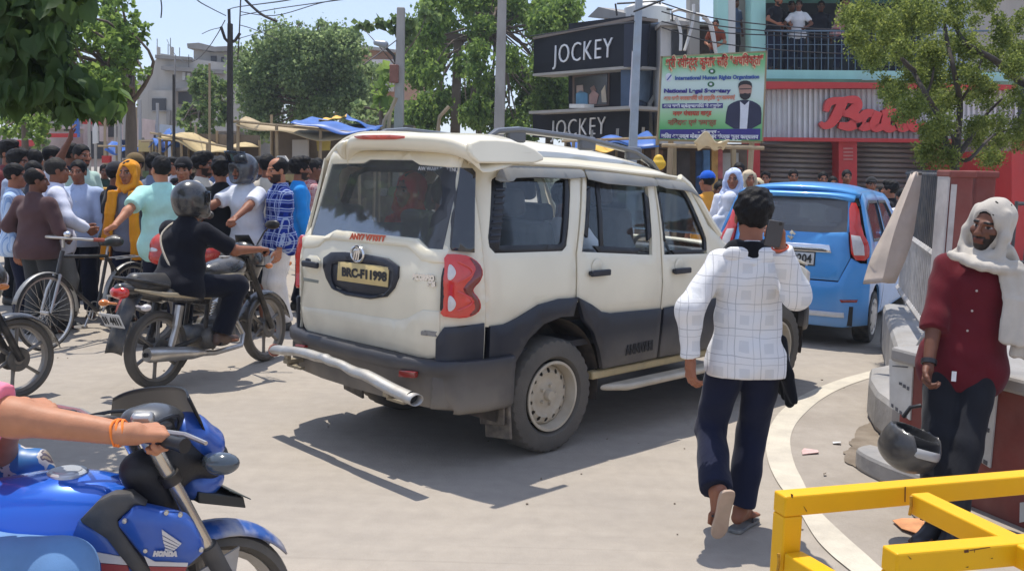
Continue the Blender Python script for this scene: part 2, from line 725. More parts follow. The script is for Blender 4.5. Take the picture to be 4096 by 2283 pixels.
def np_mesh(name,V,F,m,parent=None,cols=None):
 me=bpy.data.meshes.new(name)
 nf,nv=len(F),len(V)
 me.vertices.add(nv)
 me.vertices.foreach_set('co',np.asarray(V,np.float32).ravel())
 w_=F.shape[1]
 me.loops.add(nf*w_)
 me.loops.foreach_set('vertex_index',np.asarray(F,np.int32).ravel())
 me.polygons.add(nf)
 me.polygons.foreach_set('loop_start',np.arange(0,nf*w_,w_,dtype=np.int32))
 me.polygons.foreach_set('loop_total',np.full(nf,w_,np.int32))
 me.update(calc_edges=True)
 me.polygons.foreach_set('use_smooth',np.ones(nf,bool))
 if cols is not None:
  ca=me.color_attributes.new('Col','FLOAT_COLOR','POINT')
  ca.data.foreach_set('color',np.concatenate([cols,np.ones((nv,1))],1).astype(np.float32).ravel())
 me.materials.append(m)
 o=bpy.data.objects.new(name,me)
 COL.objects.link(o)
 if parent:
  o.parent=parent
 return o
def rotm(yaw=0,pitch=0,roll=0):
 """yaw turns left(+), pitch nods down(+), roll tilts to the right(+); columns are right, forward, up"""
 return np.array(Matrix.Rotation(yaw,3,'Z')@Matrix.Rotation(-pitch,3,'X')@Matrix.Rotation(roll,3,'Y'))
def ik(a,t,l1,l2,hint):
 a=np.asarray(a,float);t=np.asarray(t,float)
 d=t-a
 L_=np.linalg.norm(d)
 Lc=min(max(L_,abs(l1-l2)+.01),(l1+l2)*.999)
 u=d/max(L_,1e-6)
 t=a+u*Lc
 x=(l1*l1-l2*l2+Lc*Lc)/(2*Lc)
 hgt=math.sqrt(max(l1*l1-x*x,0))
 hv=np.asarray(hint,float)
 hv=hv-u*(hv@u)
 hv=hv/max(np.linalg.norm(hv),1e-6)
 return a+u*x+hv*hgt,t
def unit(v):
 v=np.asarray(v,float)
 return v/max(np.linalg.norm(v),1e-9)
def hand_prims(wr,d,pal,side,s=1.0,curl=(.35,.45,.3),spread=.06,thumb=.5):
 """palm and five jointed fingers; d points along the hand, pal out of the palm, side +1 = the thumb lies at cross(d,pal)"""
 d=unit(d);pal=unit(np.asarray(pal)-d*(np.asarray(pal)@d))
 lat=np.cross(d,pal)*side  # towards the thumb
 wr=np.asarray(wr,float)
 pr=[('c',wr-d*.015*s,wr+d*.02*s,.026*s,.028*s)]
 kn=[]
 for i,(o,fl)in enumerate([(.030,.070),(.010,.078),(-.011,.073),(-.030,.057)]):
  base=wr+d*(.088-abs(o-.01)*.22)*s+lat*o*s
  kn.append(base)
  pr.append(('c',wr+d*.02*s+lat*o*.55*s,base,.017*s,.0125*s))
  a=0
  p=base
  fw_=unit(d+lat*o*spread/.03)
  for j,(seg,r0,r1)in enumerate([(.45,.0105,.0095),(.32,.0095,.0085),(.23,.0085,.007)]):
   a+=curl[j]*(1+.12*i)
   q=p+(fw_*math.cos(a)+pal*math.sin(a))*fl*seg*1.08*s
   pr.append(('c',p,q,r0*s,r1*s))
   p=q
 tb=wr+d*.022*s+lat*.024*s
 t1=tb+unit(d*.75+lat*.75*(1-thumb*.5)+pal*.4*thumb)*.040*s
 t2=t1+unit(d*.95+lat*.25+pal*thumb)*.032*s
 t3=t2+unit(d+pal*thumb*1.3-lat*.15)*.024*s
 pr+=[('c',tb,t1,.016*s,.0125*s),('c',t1,t2,.0120*s,.0105*s),('c',t2,t3,.0105*s,.008*s)]
 return pr
def ring(V,col):
 return np.tile(np.array(col,float),(len(V),1))
SKINS={'a':lin(172,116,86),'b':lin(142,92,68),'c':lin(112,72,54),'d':lin(180,124,92)}
HAIRC=(.007,.006,.006)
def fold_noise(amp,seed,s=1.0):
 r=np.random.default_rng(seed)
 ph=r.uniform(0,6.28,8)
 def f(P):
  x,y,z=P[...,0],P[...,1],P[...,2]
  return amp*(.55*np.sin(21*s*z+9*s*x+ph[0]+1.6*np.sin(8*s*x+ph[1]))+.35*np.sin(34*s*x-17*s*z+ph[2]+1.3*np.sin(12*s*z+ph[3]))
                      +.35*np.sin(30*s*y+23*s*z+ph[4])+.3*np.sin(55*s*z-30*s*x+ph[5]))
 return f
PCOUNT=[0]
def person(label,loc,face,h=1.70,skin='b',hair='short',beard=0,shirt=None,pants=None,pose=None,vox=.014,group=None,shoes=(.03,.025,.02),build=1.0,belly=0.0,
           head=(0,0,0),scarf=None,cap=None,helmet=None,feet=True,face_vox=None,hairc=HAIRC,hv=None):
 """one person: body mesh (head, neck, trunk, arms, hands, legs) with hair and clothes as children; face = compass angle the person looks to (0 away, 90 right, 180 to us)"""
 PCOUNT[0]+=1
 seed=PCOUNT[0]
 rs=np.random.default_rng(seed)
 s=h/1.70
 p=dict(lh=None,rh=None,le=(-.5,-.6,-.2),re=(.5,-.6,-.2),lf=(-.10,-.02,.08),rf=(.10,.02,.08),lk=(-.1,1,0),rk=(.1,1,0),hip=(0,0,.93),lean=0,turn=0,side=0,curl=(.35,.4,.3),curlr=None,pal_l=(.9,.3,0),pal_r=(-.9,.3,0),
             toe_l=(-.12,1,0),toe_r=(.12,1,0),hd_l=None,hd_r=None,thumb=.5)
 j=rs.uniform(-.03,.03,6)
 if pose:
  p.update(pose)
 if p['lh']is None:p['lh']=(-.27+j[0],.05+j[1],.80)
 if p['rh']is None:p['rh']=(.27+j[2],.05+j[3],.80)
 B=build
 g=lambda v:np.asarray(v,float)*s
 hip=g(p['hip'])
 Rt=rotm(p['turn'],p['lean'],p['side'])
 T=lambda x,y,z:hip+Rt@(np.array([x,y,z])*s)
 Rh=Rt@rotm(R(head[0]),R(head[1])-p['lean']*.8,R(head[2]))
 nb=T(0,-.012,.505)
 hc=nb+Rt@(np.array([0,.012,.055])*s)+Rh@(np.array([0,.018,.105])*s)
 sH=s*1.06
 Hh=lambda x,y,z:hc+Rh@(np.array([x,y,z])*sH)
 sh={-1:T(-.168*B,-.008,.432),1:T(.168*B,-.008,.432)}
 hp={-1:T(-.092,0,-.015),1:T(.092,0,-.015)}
 el={};wr={};kn={};an={}
 for sd,eh,hh in((-1,'le','lh'),(1,'re','rh')):
  el[sd],wr[sd]=ik(sh[sd],g(p[hh]),.285*s,.255*s,p[eh])
 for sd,kh,fh in((-1,'lk','lf'),(1,'rk','rf')):
  kn[sd],an[sd]=ik(hp[sd],g(p[fh]),.425*s,.425*s,p[kh])
 sk=np.array(SKINS[skin])*rs.uniform(.9,1.1)
 sm=attr_mat('skin')
 PR=[('e',T(0,-.01,.0),(.155*B*s,.11*B*s,.115*s),Rt),('e',T(0,.0+.02*belly,.17),(.138*B*s,(.092+.06*belly)*B*s,.16*s),Rt),
          ('e',T(0,-.005,.33),(.158*B*s,.108*B*s,.165*s),Rt),('c',T(-.13*B,-.012,.438),T(.13*B,-.012,.438),.046*s,.046*s),('c',T(-.10*B,-.012,.43),T(0,-.018,.50),.034*s,.042*s),('c',T(.10*B,-.012,.43),T(0,-.018,.50),.034*s,.042*s),
          ('c',T(0,-.02,.44),nb+Rt@(np.array([0,.01,.05])*s),.075*s,.056*s)]
 for sd in(-1,1):
  PR+=[('c',sh[sd],el[sd],.049*s*B,.040*s),('c',el[sd],wr[sd],.042*s,.027*s),('c',hp[sd],kn[sd],.080*s,.055*s),('c',kn[sd],an[sd],.055*s,.036*s)]
  PR.append(('c',kn[sd]+(an[sd]-kn[sd])*.18-unit(p['toe_l' if sd<0 else 'toe_r'])*.018*s,kn[sd]+(an[sd]-kn[sd])*.5-unit(p['toe_l' if sd<0 else 'toe_r'])*.010*s,.05*s,.042*s))
 V,F=field_mesh(PR,vox,.035)
 Vs=[V];Fs=[F];Cs=[ring(V,sk)]
 # head
 fv=face_vox or vox*.6
 he=lambda c,r:('e',Hh(*c),tuple(np.array(r)*sH),Rh)
 hcn=lambda a,b,ra,rb:('c',Hh(*a),Hh(*b),ra*sH,rb*sH)
 HP=[he((0,-.014,.034),(.073,.094,.086)),he((0,.022,-.035),(.060,.066,.080)),he((0,.052,-.088),(.034,.030,.026)),hcn((-.034,.079,.019),(.034,.079,.019),.011,.011),
          hcn((0,.089,.012),(0,.106,-.030),.007,.0125),he((-.012,.098,-.033),(.009,.010,.008)),he((.012,.098,-.033),(.009,.010,.008)),
          he((-.041,.060,-.022),(.022,.022,.022)),he((.041,.060,-.022),(.022,.022,.022)),hcn((-.017,.084,-.060),(.017,.084,-.060),.0075,.0075),hcn((-.013,.083,-.071),(.013,.083,-.071),.008,.008),
          he((-.074,-.006,-.008),(.010,.021,.032)),he((.074,-.006,-.008),(.010,.021,.032)),
          ('c',Hh(0,-.02,-.05),nb+Rt@(np.array([0,.0,-.0])*s),.054*s,.058*s)]
 SB=[he((-.031,.096,.001),(.017,.013,.011)),he((.031,.096,.001),(.017,.013,.011))]if fv<.013 else[]
 hV,hF=field_mesh(HP,fv,.014 if fv<.01 else.02,subs=SB)
 Q=(hV-hc)@Rh/sH
 c=ring(hV,sk)
 x,y,z=Q[:,0],Q[:,1],Q[:,2]
 ax=np.abs(x)
 fr=y>.045
 c*=(1+.10*np.sin(40*x+31*z+seed))[:,None]
 hcx=np.array(hairc)
 c[fr&(z<-.053)&(z>-.078)&(ax<.025)]=sk*np.array([.85,.62,.62])
 ew=fv*.35
 eye=fr&(((ax-.031)/(.014+ew))**2+((z-.001)/(.0045+ew*.7))**2<1)
 c[eye]=(.30,.26,.23)
 c[fr&((ax-.031)**2+(z-.001)**2<(.0065+ew*.6)**2)]=(.02,.012,.01)
 c[fr&(ax>.011)&(ax<.053)&(np.abs(z-.0215-.10*np.maximum(0,.03-np.abs(ax-.03))+.001)<.0045+ew*.6)]=hcx
 if beard:
  nzv=np.sin(130*x+3)*np.sin(120*z)*.004
  bd=(z<-.078+nzv)|((z<-.030+nzv)&(ax>.045))|((z<-.043)&(z>-.053)&(ax<.030))
  if beard==1:
   bd=(z<-.040)&(z>-.054)&(ax<.030)
  elif beard==3:
   bd=bd|((z<-.05)&(ax>.024))
  bd=bd&(y>-.005)&(z>-.125)&~((z<-.053)&(z>-.076)&(ax<.021))
  c[bd]=hcx*1.2+sk*(.06 if beard>1 else.1)
 Vs.append(hV);Fs.append(hF);Cs.append(c)
 # hands and feet
 hvx=hv or max(.0045,vox*.45)
 for sd in(-1,1):
  d=unit(wr[sd]-el[sd])if p['hd_l' if sd<0 else 'hd_r']is None else unit(p['hd_l' if sd<0 else 'hd_r'])
  pal=p['pal_l']if sd<0 else p['pal_r']
  cu=p['curl']if sd<0 or p['curlr']is None else p['curlr']
  # thumb side: forward for a hanging arm
  sgn=1 if np.cross(d,unit(pal))@np.array(p.get('th_l' if sd<0 else 'th_r',(0,1,.3)))>0 else-1
  V,F=field_mesh(hand_prims(wr[sd],d,pal,sgn,s*.98,cu,thumb=p['thumb']),hvx,.008)
  Vs.append(V);Fs.append(F);Cs.append(ring(V,sk))
 if feet:
  for sd in(-1,1):
   t=unit(p['toe_l']if sd<0 else p['toe_r'])
   dn=np.array([0,0,-1.0]);dn=unit(dn-t*(dn@t))
   a0=an[sd]
   lt=np.cross(t,dn)
   FP=[('c',a0,a0-t*.035*s+dn*.035*s,.036*s,.03*s),('c',a0+dn*.005*s,a0+t*.10*s+dn*.042*s,.036*s,.024*s),('c',a0-t*.035*s+dn*.045*s,a0+t*.09*s+dn*.05*s,.026*s,.026*s)]
   for q in range(5):
    o=(q-2)*.017
    FP.append(('c',a0+t*.09*s+dn*.052*s+lt*o*s,a0+t*(.165-.012*abs(q-1.2))*s+dn*.062*s+lt*o*1.15*s,.013*s,.009*s))
   V,F=field_mesh(FP,max(.006,vox*.6),.012)
   Vs.append(V);Fs.append(F);Cs.append(ring(V,sk*.85))
 off=np.cumsum([0]+[len(v)for v in Vs])
 body=np_mesh('person',np.concatenate(Vs),np.concatenate([f+o for f,o in zip(Fs,off)]),sm,None,np.concatenate(Cs))
 tag(body,label,'person',group)
 body.location=loc
 body.rotation_euler=(0,0,-R(face))
 J=dict(sh=sh,el=el,wr=wr,hp=hp,kn=kn,an=an,T=T,Hh=Hh,Rt=Rt,Rh=Rh,nb=nb,hc=hc,s=s)
 # hair
 if hair and not helmet:
  amp={'short':.003,'messy':.006,'bald':.002,'woman':.004}.get(hair,.004)
  f0=fold_noise(amp*s,seed+50,3.6)
  hw=1.0 if hair!='messy' else 1.10
  HH=[he((0,-.017,.038),(.080*hw,.101*hw,.093*hw))]
  if hair=='messy':
   HH+=[he((.01,.03,.10),(.072,.07,.045)),he((-.01,-.06,.05),(.08,.065,.08))]
  if hair=='woman':
   HH+=[he((0,-.05,-.03),(.075,.06,.10))]
  cut=[he((0,.105,-.045),(.088,.088,.112)),he((-.085,.035,-.045),(.035,.045,.05)),he((.085,.035,-.045),(.035,.045,.05))]
  if hair=='bald':
   cut.append(he((0,.07,.11),(.066,.095,.06)))
  cl=[(Hh(0,0,-.068),Rh@np.array([0,-.35,1.0]))]if hair!='woman' else[]
  V,F=field_mesh(HH,fv,.02,subs=cut,clips=cl,noise=f0)
  if len(F):
   np_mesh('hair',V,F,mat('hair'+('' if hairc==HAIRC else str(seed)),hairc,.6,0,.3,30,.6,120,spec=.18,stretch=(1,1,.25)),body)
 if shirt:
  col,sleeve=shirt['col'],shirt.get('sleeve','short')
  e=shirt.get('loose',.016)
  hem=shirt.get('hem',-.10)
  fm=shirt.get('mat')or fabric('cloth_%02d%02d%02d'%tuple(int(255*v**.45)for v in col),col)
  SP=[('e',T(0,-.006,-.05),((.203*B+e)*s,(.148*B+e+.04*belly)*s,.21*s),Rt),('e',T(0,.02*belly,.13),((.163*B+e)*s,(.108*B+.06*belly+e)*s,.25*s),Rt),
              ('e',T(0,-.004,.33),((.160*B+e)*s,(.112*B+e)*s,.17*s),Rt),('c',T(-.13*B,-.012,.432),T(.13*B,-.012,.432),(.046+e*.8)*s,(.046+e*.8)*s),('c',T(-.13*B,-.012,.435),T(0,-.018,.495),(.042+e*.5)*s,(.052+e*.5)*s),('c',T(.13*B,-.012,.435),T(0,-.018,.495),(.042+e*.5)*s,(.052+e*.5)*s),
              ('c',T(0,-.016,.45),T(0,-.010,.535),(.075+e)*s,(.060+e*.4)*s,1)]
  for sd in(-1,1):
   r0=(.050*B+e)*s
   if sleeve in('short','half'):
    q=sh[sd]+(el[sd]-sh[sd])*(.72 if sleeve=='short' else.9)
    SP.append(('c',sh[sd],q,r0,(.050+e)*s,1))
   elif sleeve=='long' or sleeve=='rolled':
    SP.append(('c',sh[sd],el[sd],r0,(.043+e)*s))
    q=el[sd]+(wr[sd]-el[sd])*(.94 if sleeve=='long' else.25)
    SP.append(('c',el[sd],q,(.043+e)*s,(.034+e*.7)*s if sleeve=='long' else(.046+e)*s,1))
  V,F=field_mesh(SP,vox,.03,clips=[(T(0,0,hem),Rt@np.array([0,shirt.get('hemtilt',0),1.0]))],noise=fold_noise(shirt.get('fold',.005)*s,seed))
  np_mesh('shirt',V,F,fm,body)
  if shirt.get('collar',sleeve in('long','rolled'))and vox<.0135 and not scarf:
   CP=[]
   for k in range(9):
    a0_,a1_=(R(70)+R(400)*(k+d_)/9 for d_ in(0,1))
    f_=lambda a:T(.068*math.sin(a-R(270)),-.012+.062*math.cos(a-R(270)),.520+.018*math.cos(a-R(90)))
    CP.append(('c',f_(a0_),f_(a1_),.013*s,.013*s))
   CP+=[('c',T(-.035,.055,.50),T(-.055,.085,.455),.012*s,.006*s),('c',T(.035,.055,.50),T(.055,.085,.455),.012*s,.006*s)]
   V,F=field_mesh(CP,min(vox,.010),.012)
   np_mesh('collar',V,F,fm,body)
   for k in range(4):
    q_=T(.004,.150*B+.05*belly+e*.7,.36-.11*k)
    MB().lathe([(.0,.004),(.006,.003),(.006,-.004)],'y',tuple(q_),6).build('button',mat('button_pale',(.5,.5,.48),.4),body)
 if pants:
  col=pants['col']
  e=pants.get('loose',.014)
  fm=pants.get('mat')or fabric('cloth_%02d%02d%02d'%tuple(int(255*v**.45)for v in col),col)
  TP=[('e',T(0,-.01,-.01),((.156*B+e*.7)*s,(.114*B+e*.7)*s,.125*s),Rt),('c',T(-.06,0,.06),T(.06,0,.06),.10*B*s,.10*B*s)]
  ln=pants.get('len',.97)
  for sd in(-1,1):
   TP.append(('c',hp[sd],kn[sd],(.080+e)*s,(.060+e)*s))
   if ln>.05:
    TP.append(('c',kn[sd],kn[sd]+(an[sd]-kn[sd])*ln,(.060+e)*s,(.052+e*1.2)*s,1))
  V,F=field_mesh(TP,vox,.03,clips=[(T(0,0,.02 if(shirt and shirt.get('hem',-.1)<-.03)else.13),Rt@np.array([0,0,-1.0]))]if kn[1][2]<hip[2]-.3*s else(),noise=fold_noise(pants.get('fold',.004)*s,seed+20,.9))
  np_mesh('trousers',V,F,fm,body)
 if shoes is not None and feet:
  kind='shoe'
  for sd in(-1,1):
   t=unit(p['toe_l']if sd<0 else p['toe_r'])
   dn=np.array([0,0,-1.0]);dn=unit(dn-t*(dn@t))
   a0=an[sd]
   FP=[('c',a0-t*.03*s+dn*.015*s,a0-t*.04*s+dn*.045*s,.042*s,.035*s),('c',a0+dn*.02*s,a0+t*.13*s+dn*.05*s,.046*s,.030*s),('c',a0-t*.04*s+dn*.055*s,a0+t*.15*s+dn*.055*s,.034*s,.036*s)]
   V,F=field_mesh(FP,max(.008,vox*.8),.015,clips=[(a0+dn*.079*s,-dn)])
   np_mesh('shoe',V,F,mat('shoe%d'%int(shoes[0]*1000),shoes,.5,0,.2),body)
 if cap:
  cm=fabric('cap_%02d%02d%02d'%tuple(int(255*v**.45)for v in cap),cap)
  V,F=field_mesh([he((0,-.012,.05),(.088,.106,.088)),('c',Hh(-.035,.11,.055),Hh(.035,.11,.055),.012*s,.012*s),('c',Hh(-.03,.15,.048),Hh(.03,.15,.048),.008*s,.008*s)],fv,.03,clips=[(Hh(0,0,.035),Rh@np.array([0,.06,1.0]))])
  np_mesh('cap',V,F,cm,body)
 if scarf:
  scm=fabric('scarf_%02d%02d%02d'%tuple(int(255*v**.45)for v in scarf['col']),scarf['col'])
  HS=[he((0,-.02,.032),(.090,.108,.102)),he((0,-.02,-.05),(.086,.088,.09)),('c',Hh(-.05,-.02,-.13),Hh(.05,-.02,-.13),.05*s,.05*s)]
  HS+=[('c',T(-.09,.01,.475),T(.09,.01,.475),.052*s,.052*s),('c',Hh(-.05,.07,-.135),Hh(.05,.07,-.15),.020*s,.020*s),('c',Hh(-.06,.05,-.115),Hh(.06,.06,-.125),.016*s,.016*s)]
  cuts=[he((0,.145,-.012),(.067,.122,.096))]
  for sx in(-1,1):
   HS+=[('c',Hh(.072*sx,.02,.075),Hh(.094*sx,.035,-.03),.020*s,.022*s),('c',Hh(.094*sx,.035,-.03),Hh(.088*sx,.045,-.115),.022*s,.028*s),('c',Hh(.088*sx,.045,-.115),Hh(0,.075,-.17),.026*s,.024*s),('c',Hh(.088*sx,-.02,-.10),T(.15*sx,-.02,.47),.035*s,.03*s)]
  for q in scarf.get('tails',()):
   pts_=[T(*a)for a in q]
   for a,b in zip(pts_[:-1],pts_[1:]):
    wd=scarf.get('w',.03)*s
    rv=Rt@np.array([1,0,0])
    for o in(-1,-.66,-.33,0,.33,.66,1):
     HS.append(('c',a+rv*wd*o,b+rv*wd*o*1.1,.015*s,.014*s,0))
  V,F=field_mesh(HS,min(vox,.0085),.018,subs=cuts,noise=lambda P:.0032*s*(np.sin(105*P[...,0]+4*np.sin(7*P[...,2]))*np.clip((1.5*s-P[...,2])*8,.25,1)+.5*np.sin(60*P[...,2]+25*P[...,0])*np.clip((P[...,2]-1.4*s)*8,0,1)))
  np_mesh('headscarf',V,F,scm,body)
 if helmet:
  hm=mat('helmet_%s'%helmet.get('n','dark'),helmet['col'],.25,0,.1,6,coat=.6,dust=.15)
  HS=[he((0,-.012,.028),(.126,.150,.140)),he((0,.005,-.05),(.114,.138,.10))]
  full=helmet.get('full',True)
  if full:
   HS.append(hcn((-.05,.10,-.088),(.05,.10,-.088),.026,.026))
  cuts=[he((0,.175,.012 if full else-.03),(.125,.10,.052 if full else.10)),he((0,-.01,-.17),(.09,.11,.10))]
  V,F=field_mesh(HS,min(vox,.010),.04,subs=cuts)
  hb_=np_mesh('helmet',V,F,hm,body)
  def vfn(a,b):
   th=(a-.5)*2.6
   lift=helmet.get('lift',.02)
   return Vector(Hh(.130*math.sin(th),-.012+.158*math.cos(th)+lift*.3*b,.012+lift+(b-.5)*.11))
  MB().grid(vfn,17,5).build('visor',glass('visor',(.35,.38,.42),1.0),hb_,solid=.003)
 return body,J
# ------------------------------------------------------------------ the white utility vehicle
curve_pts0=lambda p:p
SUVX,SUVY,SUVT=-.343,6.743,.785
_F=np.array([math.sin(SUVT),math.cos(SUVT),0]);_L=np.array([-math.cos(SUVT),math.sin(SUVT),0]);_O=np.array([SUVX,SUVY,0])
_wz=([.3,.5,.75,1.0,1.2,1.3,1.75,1.9],[.86,.885,.90,.90,.885,.865,.755,.70])
_rz=([.3,.6,.68,1.15,1.3,1.8,1.95],[-.93,-.93,-.90,-.90,-.86,-.72,-.66])
YC=-.05
_wp=np.polyfit(_wz[0],_wz[1],4)
def sW(x,z):
 w_=float(np.polyval(_wp,min(max(z,.3),1.9)))
 if x<-.35:w_-=.10*((-.35-x)/.5)**2
 if x>2.7:w_-=.12*((x-2.7)/.7)**2
 return w_
def sX(y,z):
 a=(abs(y-YC)-.62)/.22
 return float(np.interp(z,*_rz))+(.17*min(a,1.3)**1.6 if a>0 else 0)
def sfn(off=0.0,left=False):
 if left:
  return lambda u,v:(u,sW(u,v)+2*YC+off,v)
 return lambda u,v:(u,-sW(u,v)-off,v)
def rfn(off=0.0):
 return lambda u,v:(sX(u,v)-off,u,v)
def _loc(P):
 d=np.array(P)-_O
 return d@_F,d@_L,d[2]
def t_side(x,y,off=0.0):
 d=ray(x,y);yv=.9;p=None
 for _ in range(24):
  t=((_O-yv*_L-CAMP)@_L)/(d@_L);p=_loc(CAMP+t*d);yv=.5*yv+.5*(sW(p[0],p[2])+off)
 return(p[0],p[2])
def t_rear(x,y,off=0.0):
 d=ray(x,y);xv=-.9;p=None
 for _ in range(24):
  t=((_O+xv*_F-CAMP)@_F)/(d@_F);p=_loc(CAMP+t*d);xv=.5*xv+.5*(sX(p[1],p[2])-off)
 return(p[1],p[2])
def t_plane(x,y,px):
 d=ray(x,y);t=((_O+px*_F-CAMP)@_F)/(d@_F)
 return _loc(CAMP+t*d)
cA=zc(1900,600,1000,1596);cC=zc(1200,500,900,1596);cD=zc(1100,880,900,1596);cB=zc(1800,600,1500,1723)
SA=lambda pts,off=0.0:[t_side(*cA(*p),off)for p in pts]
RC=lambda pts,off=0.0:[t_rear(*cC(*p),off)for p in pts]
RD=lambda pts,off=0.0:[t_rear(*cD(*p),off)for p in pts]
suv=thing('suv','cream white utility vehicle with yellow number plate and bent silver bumper guard','suv',(SUVX,SUVY,0),math.pi/2-SUVT)
cream=mat('cream_paint',(.82,.745,.565),.32,0,.03,2,coat=.5,dust=.12,dcol=(.42,.36,.27),dz=(.75,1.05,.45))
blackpl=mat('dark_plastic',(.012,.015,.025),.42,0,.15,2,.15,200,dust=.05,dcol=(.26,.225,.18),dz=(.30,.72,1.0))
blacktrim=mat('black_trim',(.012,.012,.014),.4,0,.2,5)
darkin=mat('cabin_dark',(.045,.043,.045),.8,0,.2,5)
seatm=fabric('seat_cloth',(.09,.083,.078))
chrome=mat('chrome',(.75,.75,.76),.12,1.0,.05,6,dust=.2)
steelp=mat('bent_pipe_steel',(.44,.43,.41),.46,.8,.10,9,.12,14,dust=.5,dcol=(.33,.29,.24))
dustsil=mat('dusty_silver',(.52,.46,.36),.55,.15,.12,5,dust=.6,dcol=(.42,.34,.23))
gold=mat('sill_paint',(.48,.37,.18),.4,0,.15,8,dust=.5,dcol=(.36,.29,.2))
rubber=mat('tyre_rubber',(.10,.09,.076),.9,0,.12,4,.3,90,dust=.45,dcol=(.17,.145,.115))
rubber2=mat('tyre_rubber_grey',(.035,.034,.033),.85,0,.25,12,.3,90,dust=.45,dcol=(.17,.15,.12))
redl=mat('red_lens',(.62,.022,.012),.12,0,.12,10,coat=1.0,dust=.08)
dredl=mat('dark_red_lens',(.16,.008,.008),.12,0,.12,10,coat=1.0)
clearl=mat('clear_lens',(.62,.58,.56),.15,0,.12,20,coat=1.0)
visorm=mat('rain_visor',(.20,.20,.18),.3,0,.1,4,coat=.4,dust=.3)
wglass=glass('side_window_glass',(.93,.95,.95),.10,dirt_sheen=.004)
rglass=glass('rear_window_glass',(.93,.95,.97),.42,.04,.085)
# side panels -------------------------------------------------------
qwin=SA([(107,190),(86,560),(95,620),(130,658),(560,645),(588,612),(612,180),(560,135),(200,125)])
dwin=SA([(715,150),(686,650),(1135,670),(1098,190)])
fwin=SA([(1150,195),(1212,668),(1485,662),(1480,560),(1370,300),(1325,235)])
gut=SA([(-60,80),(120,76),(660,108),(1000,148),(1250,172),(1330,190)])
xg=[p[0]for p in gut];zg=[p[1]for p in gut]
def gutter(x):return float(np.interp(x,xg,zg))
a_q=SA([(650,660),(648,938)])
qx=t_side(*cA(683,128))[0];bx=t_side(*cA(1142,195))[0]
flare=SA([(-20,1132),(180,1110),(262,1070),(400,985),(530,948),(652,940),(740,985),(800,1030),(860,1040),(1185,1010),(1340,992)])
arch=SA([(200,1450),(262,1330),(330,1210),(430,1110),(540,1065),(620,1060),(690,1085),(750,1160),(790,1290),(808,1395)])
fl_=lambda x:float(np.interp(x,[p[0]for p in flare],[p[1]for p in flare]))
XR0=-.60
zsill=.46
qpan=[(XR0,.86)]+[(p[0],p[1]-.02)for p in flare[1:6]]+[(a_q[1][0]-.007,a_q[1][1]-.02),(a_q[0][0]-.007,a_q[0][1]),(qx-.007,gutter(qx)-.01),(.0,gutter(0)-.005),(-.4,gutter(-.4)-.005),(XR0,gutter(XR0)-.005)]
rdoor=[(a_q[0][0]+.007,a_q[0][1]),(a_q[1][0]+.007,a_q[1][1]-.03)]+[(p[0],p[1]-.03)for p in flare[6:9]]+SA([(1183,1020),(1197,850),(1190,680)])+[(bx-.005,gutter(bx)-.025),(qx+.008,gutter(qx)-.020)]
rdb=SA([(1183,1020),(1197,850),(1190,680)])
rdoor=[(p[0],p[1])for p in rdoor]
fdoor=[(rdb[2][0]+.013,rdb[2][1]),(rdb[1][0]+.013,rdb[1][1]),(rdb[0][0]+.013,rdb[0][1]),(1.95,.86),(2.02,1.18),(1.86,1.24)]+SA([(1490,480),(1345,205)])+[(1.32,gutter(1.32)-.02),(bx+.008,gutter(bx)-.025)]
fend=[(2.03,.50),(2.03,1.16),(2.35,1.13),(3.0,1.02),(3.22,.95),(3.22,.55),(3.10,.50),(3.08,.66),(2.98,.80),(2.84,.88),(2.68,.90),(2.52,.88),(2.38,.80),(2.28,.66),(2.26,.50)]
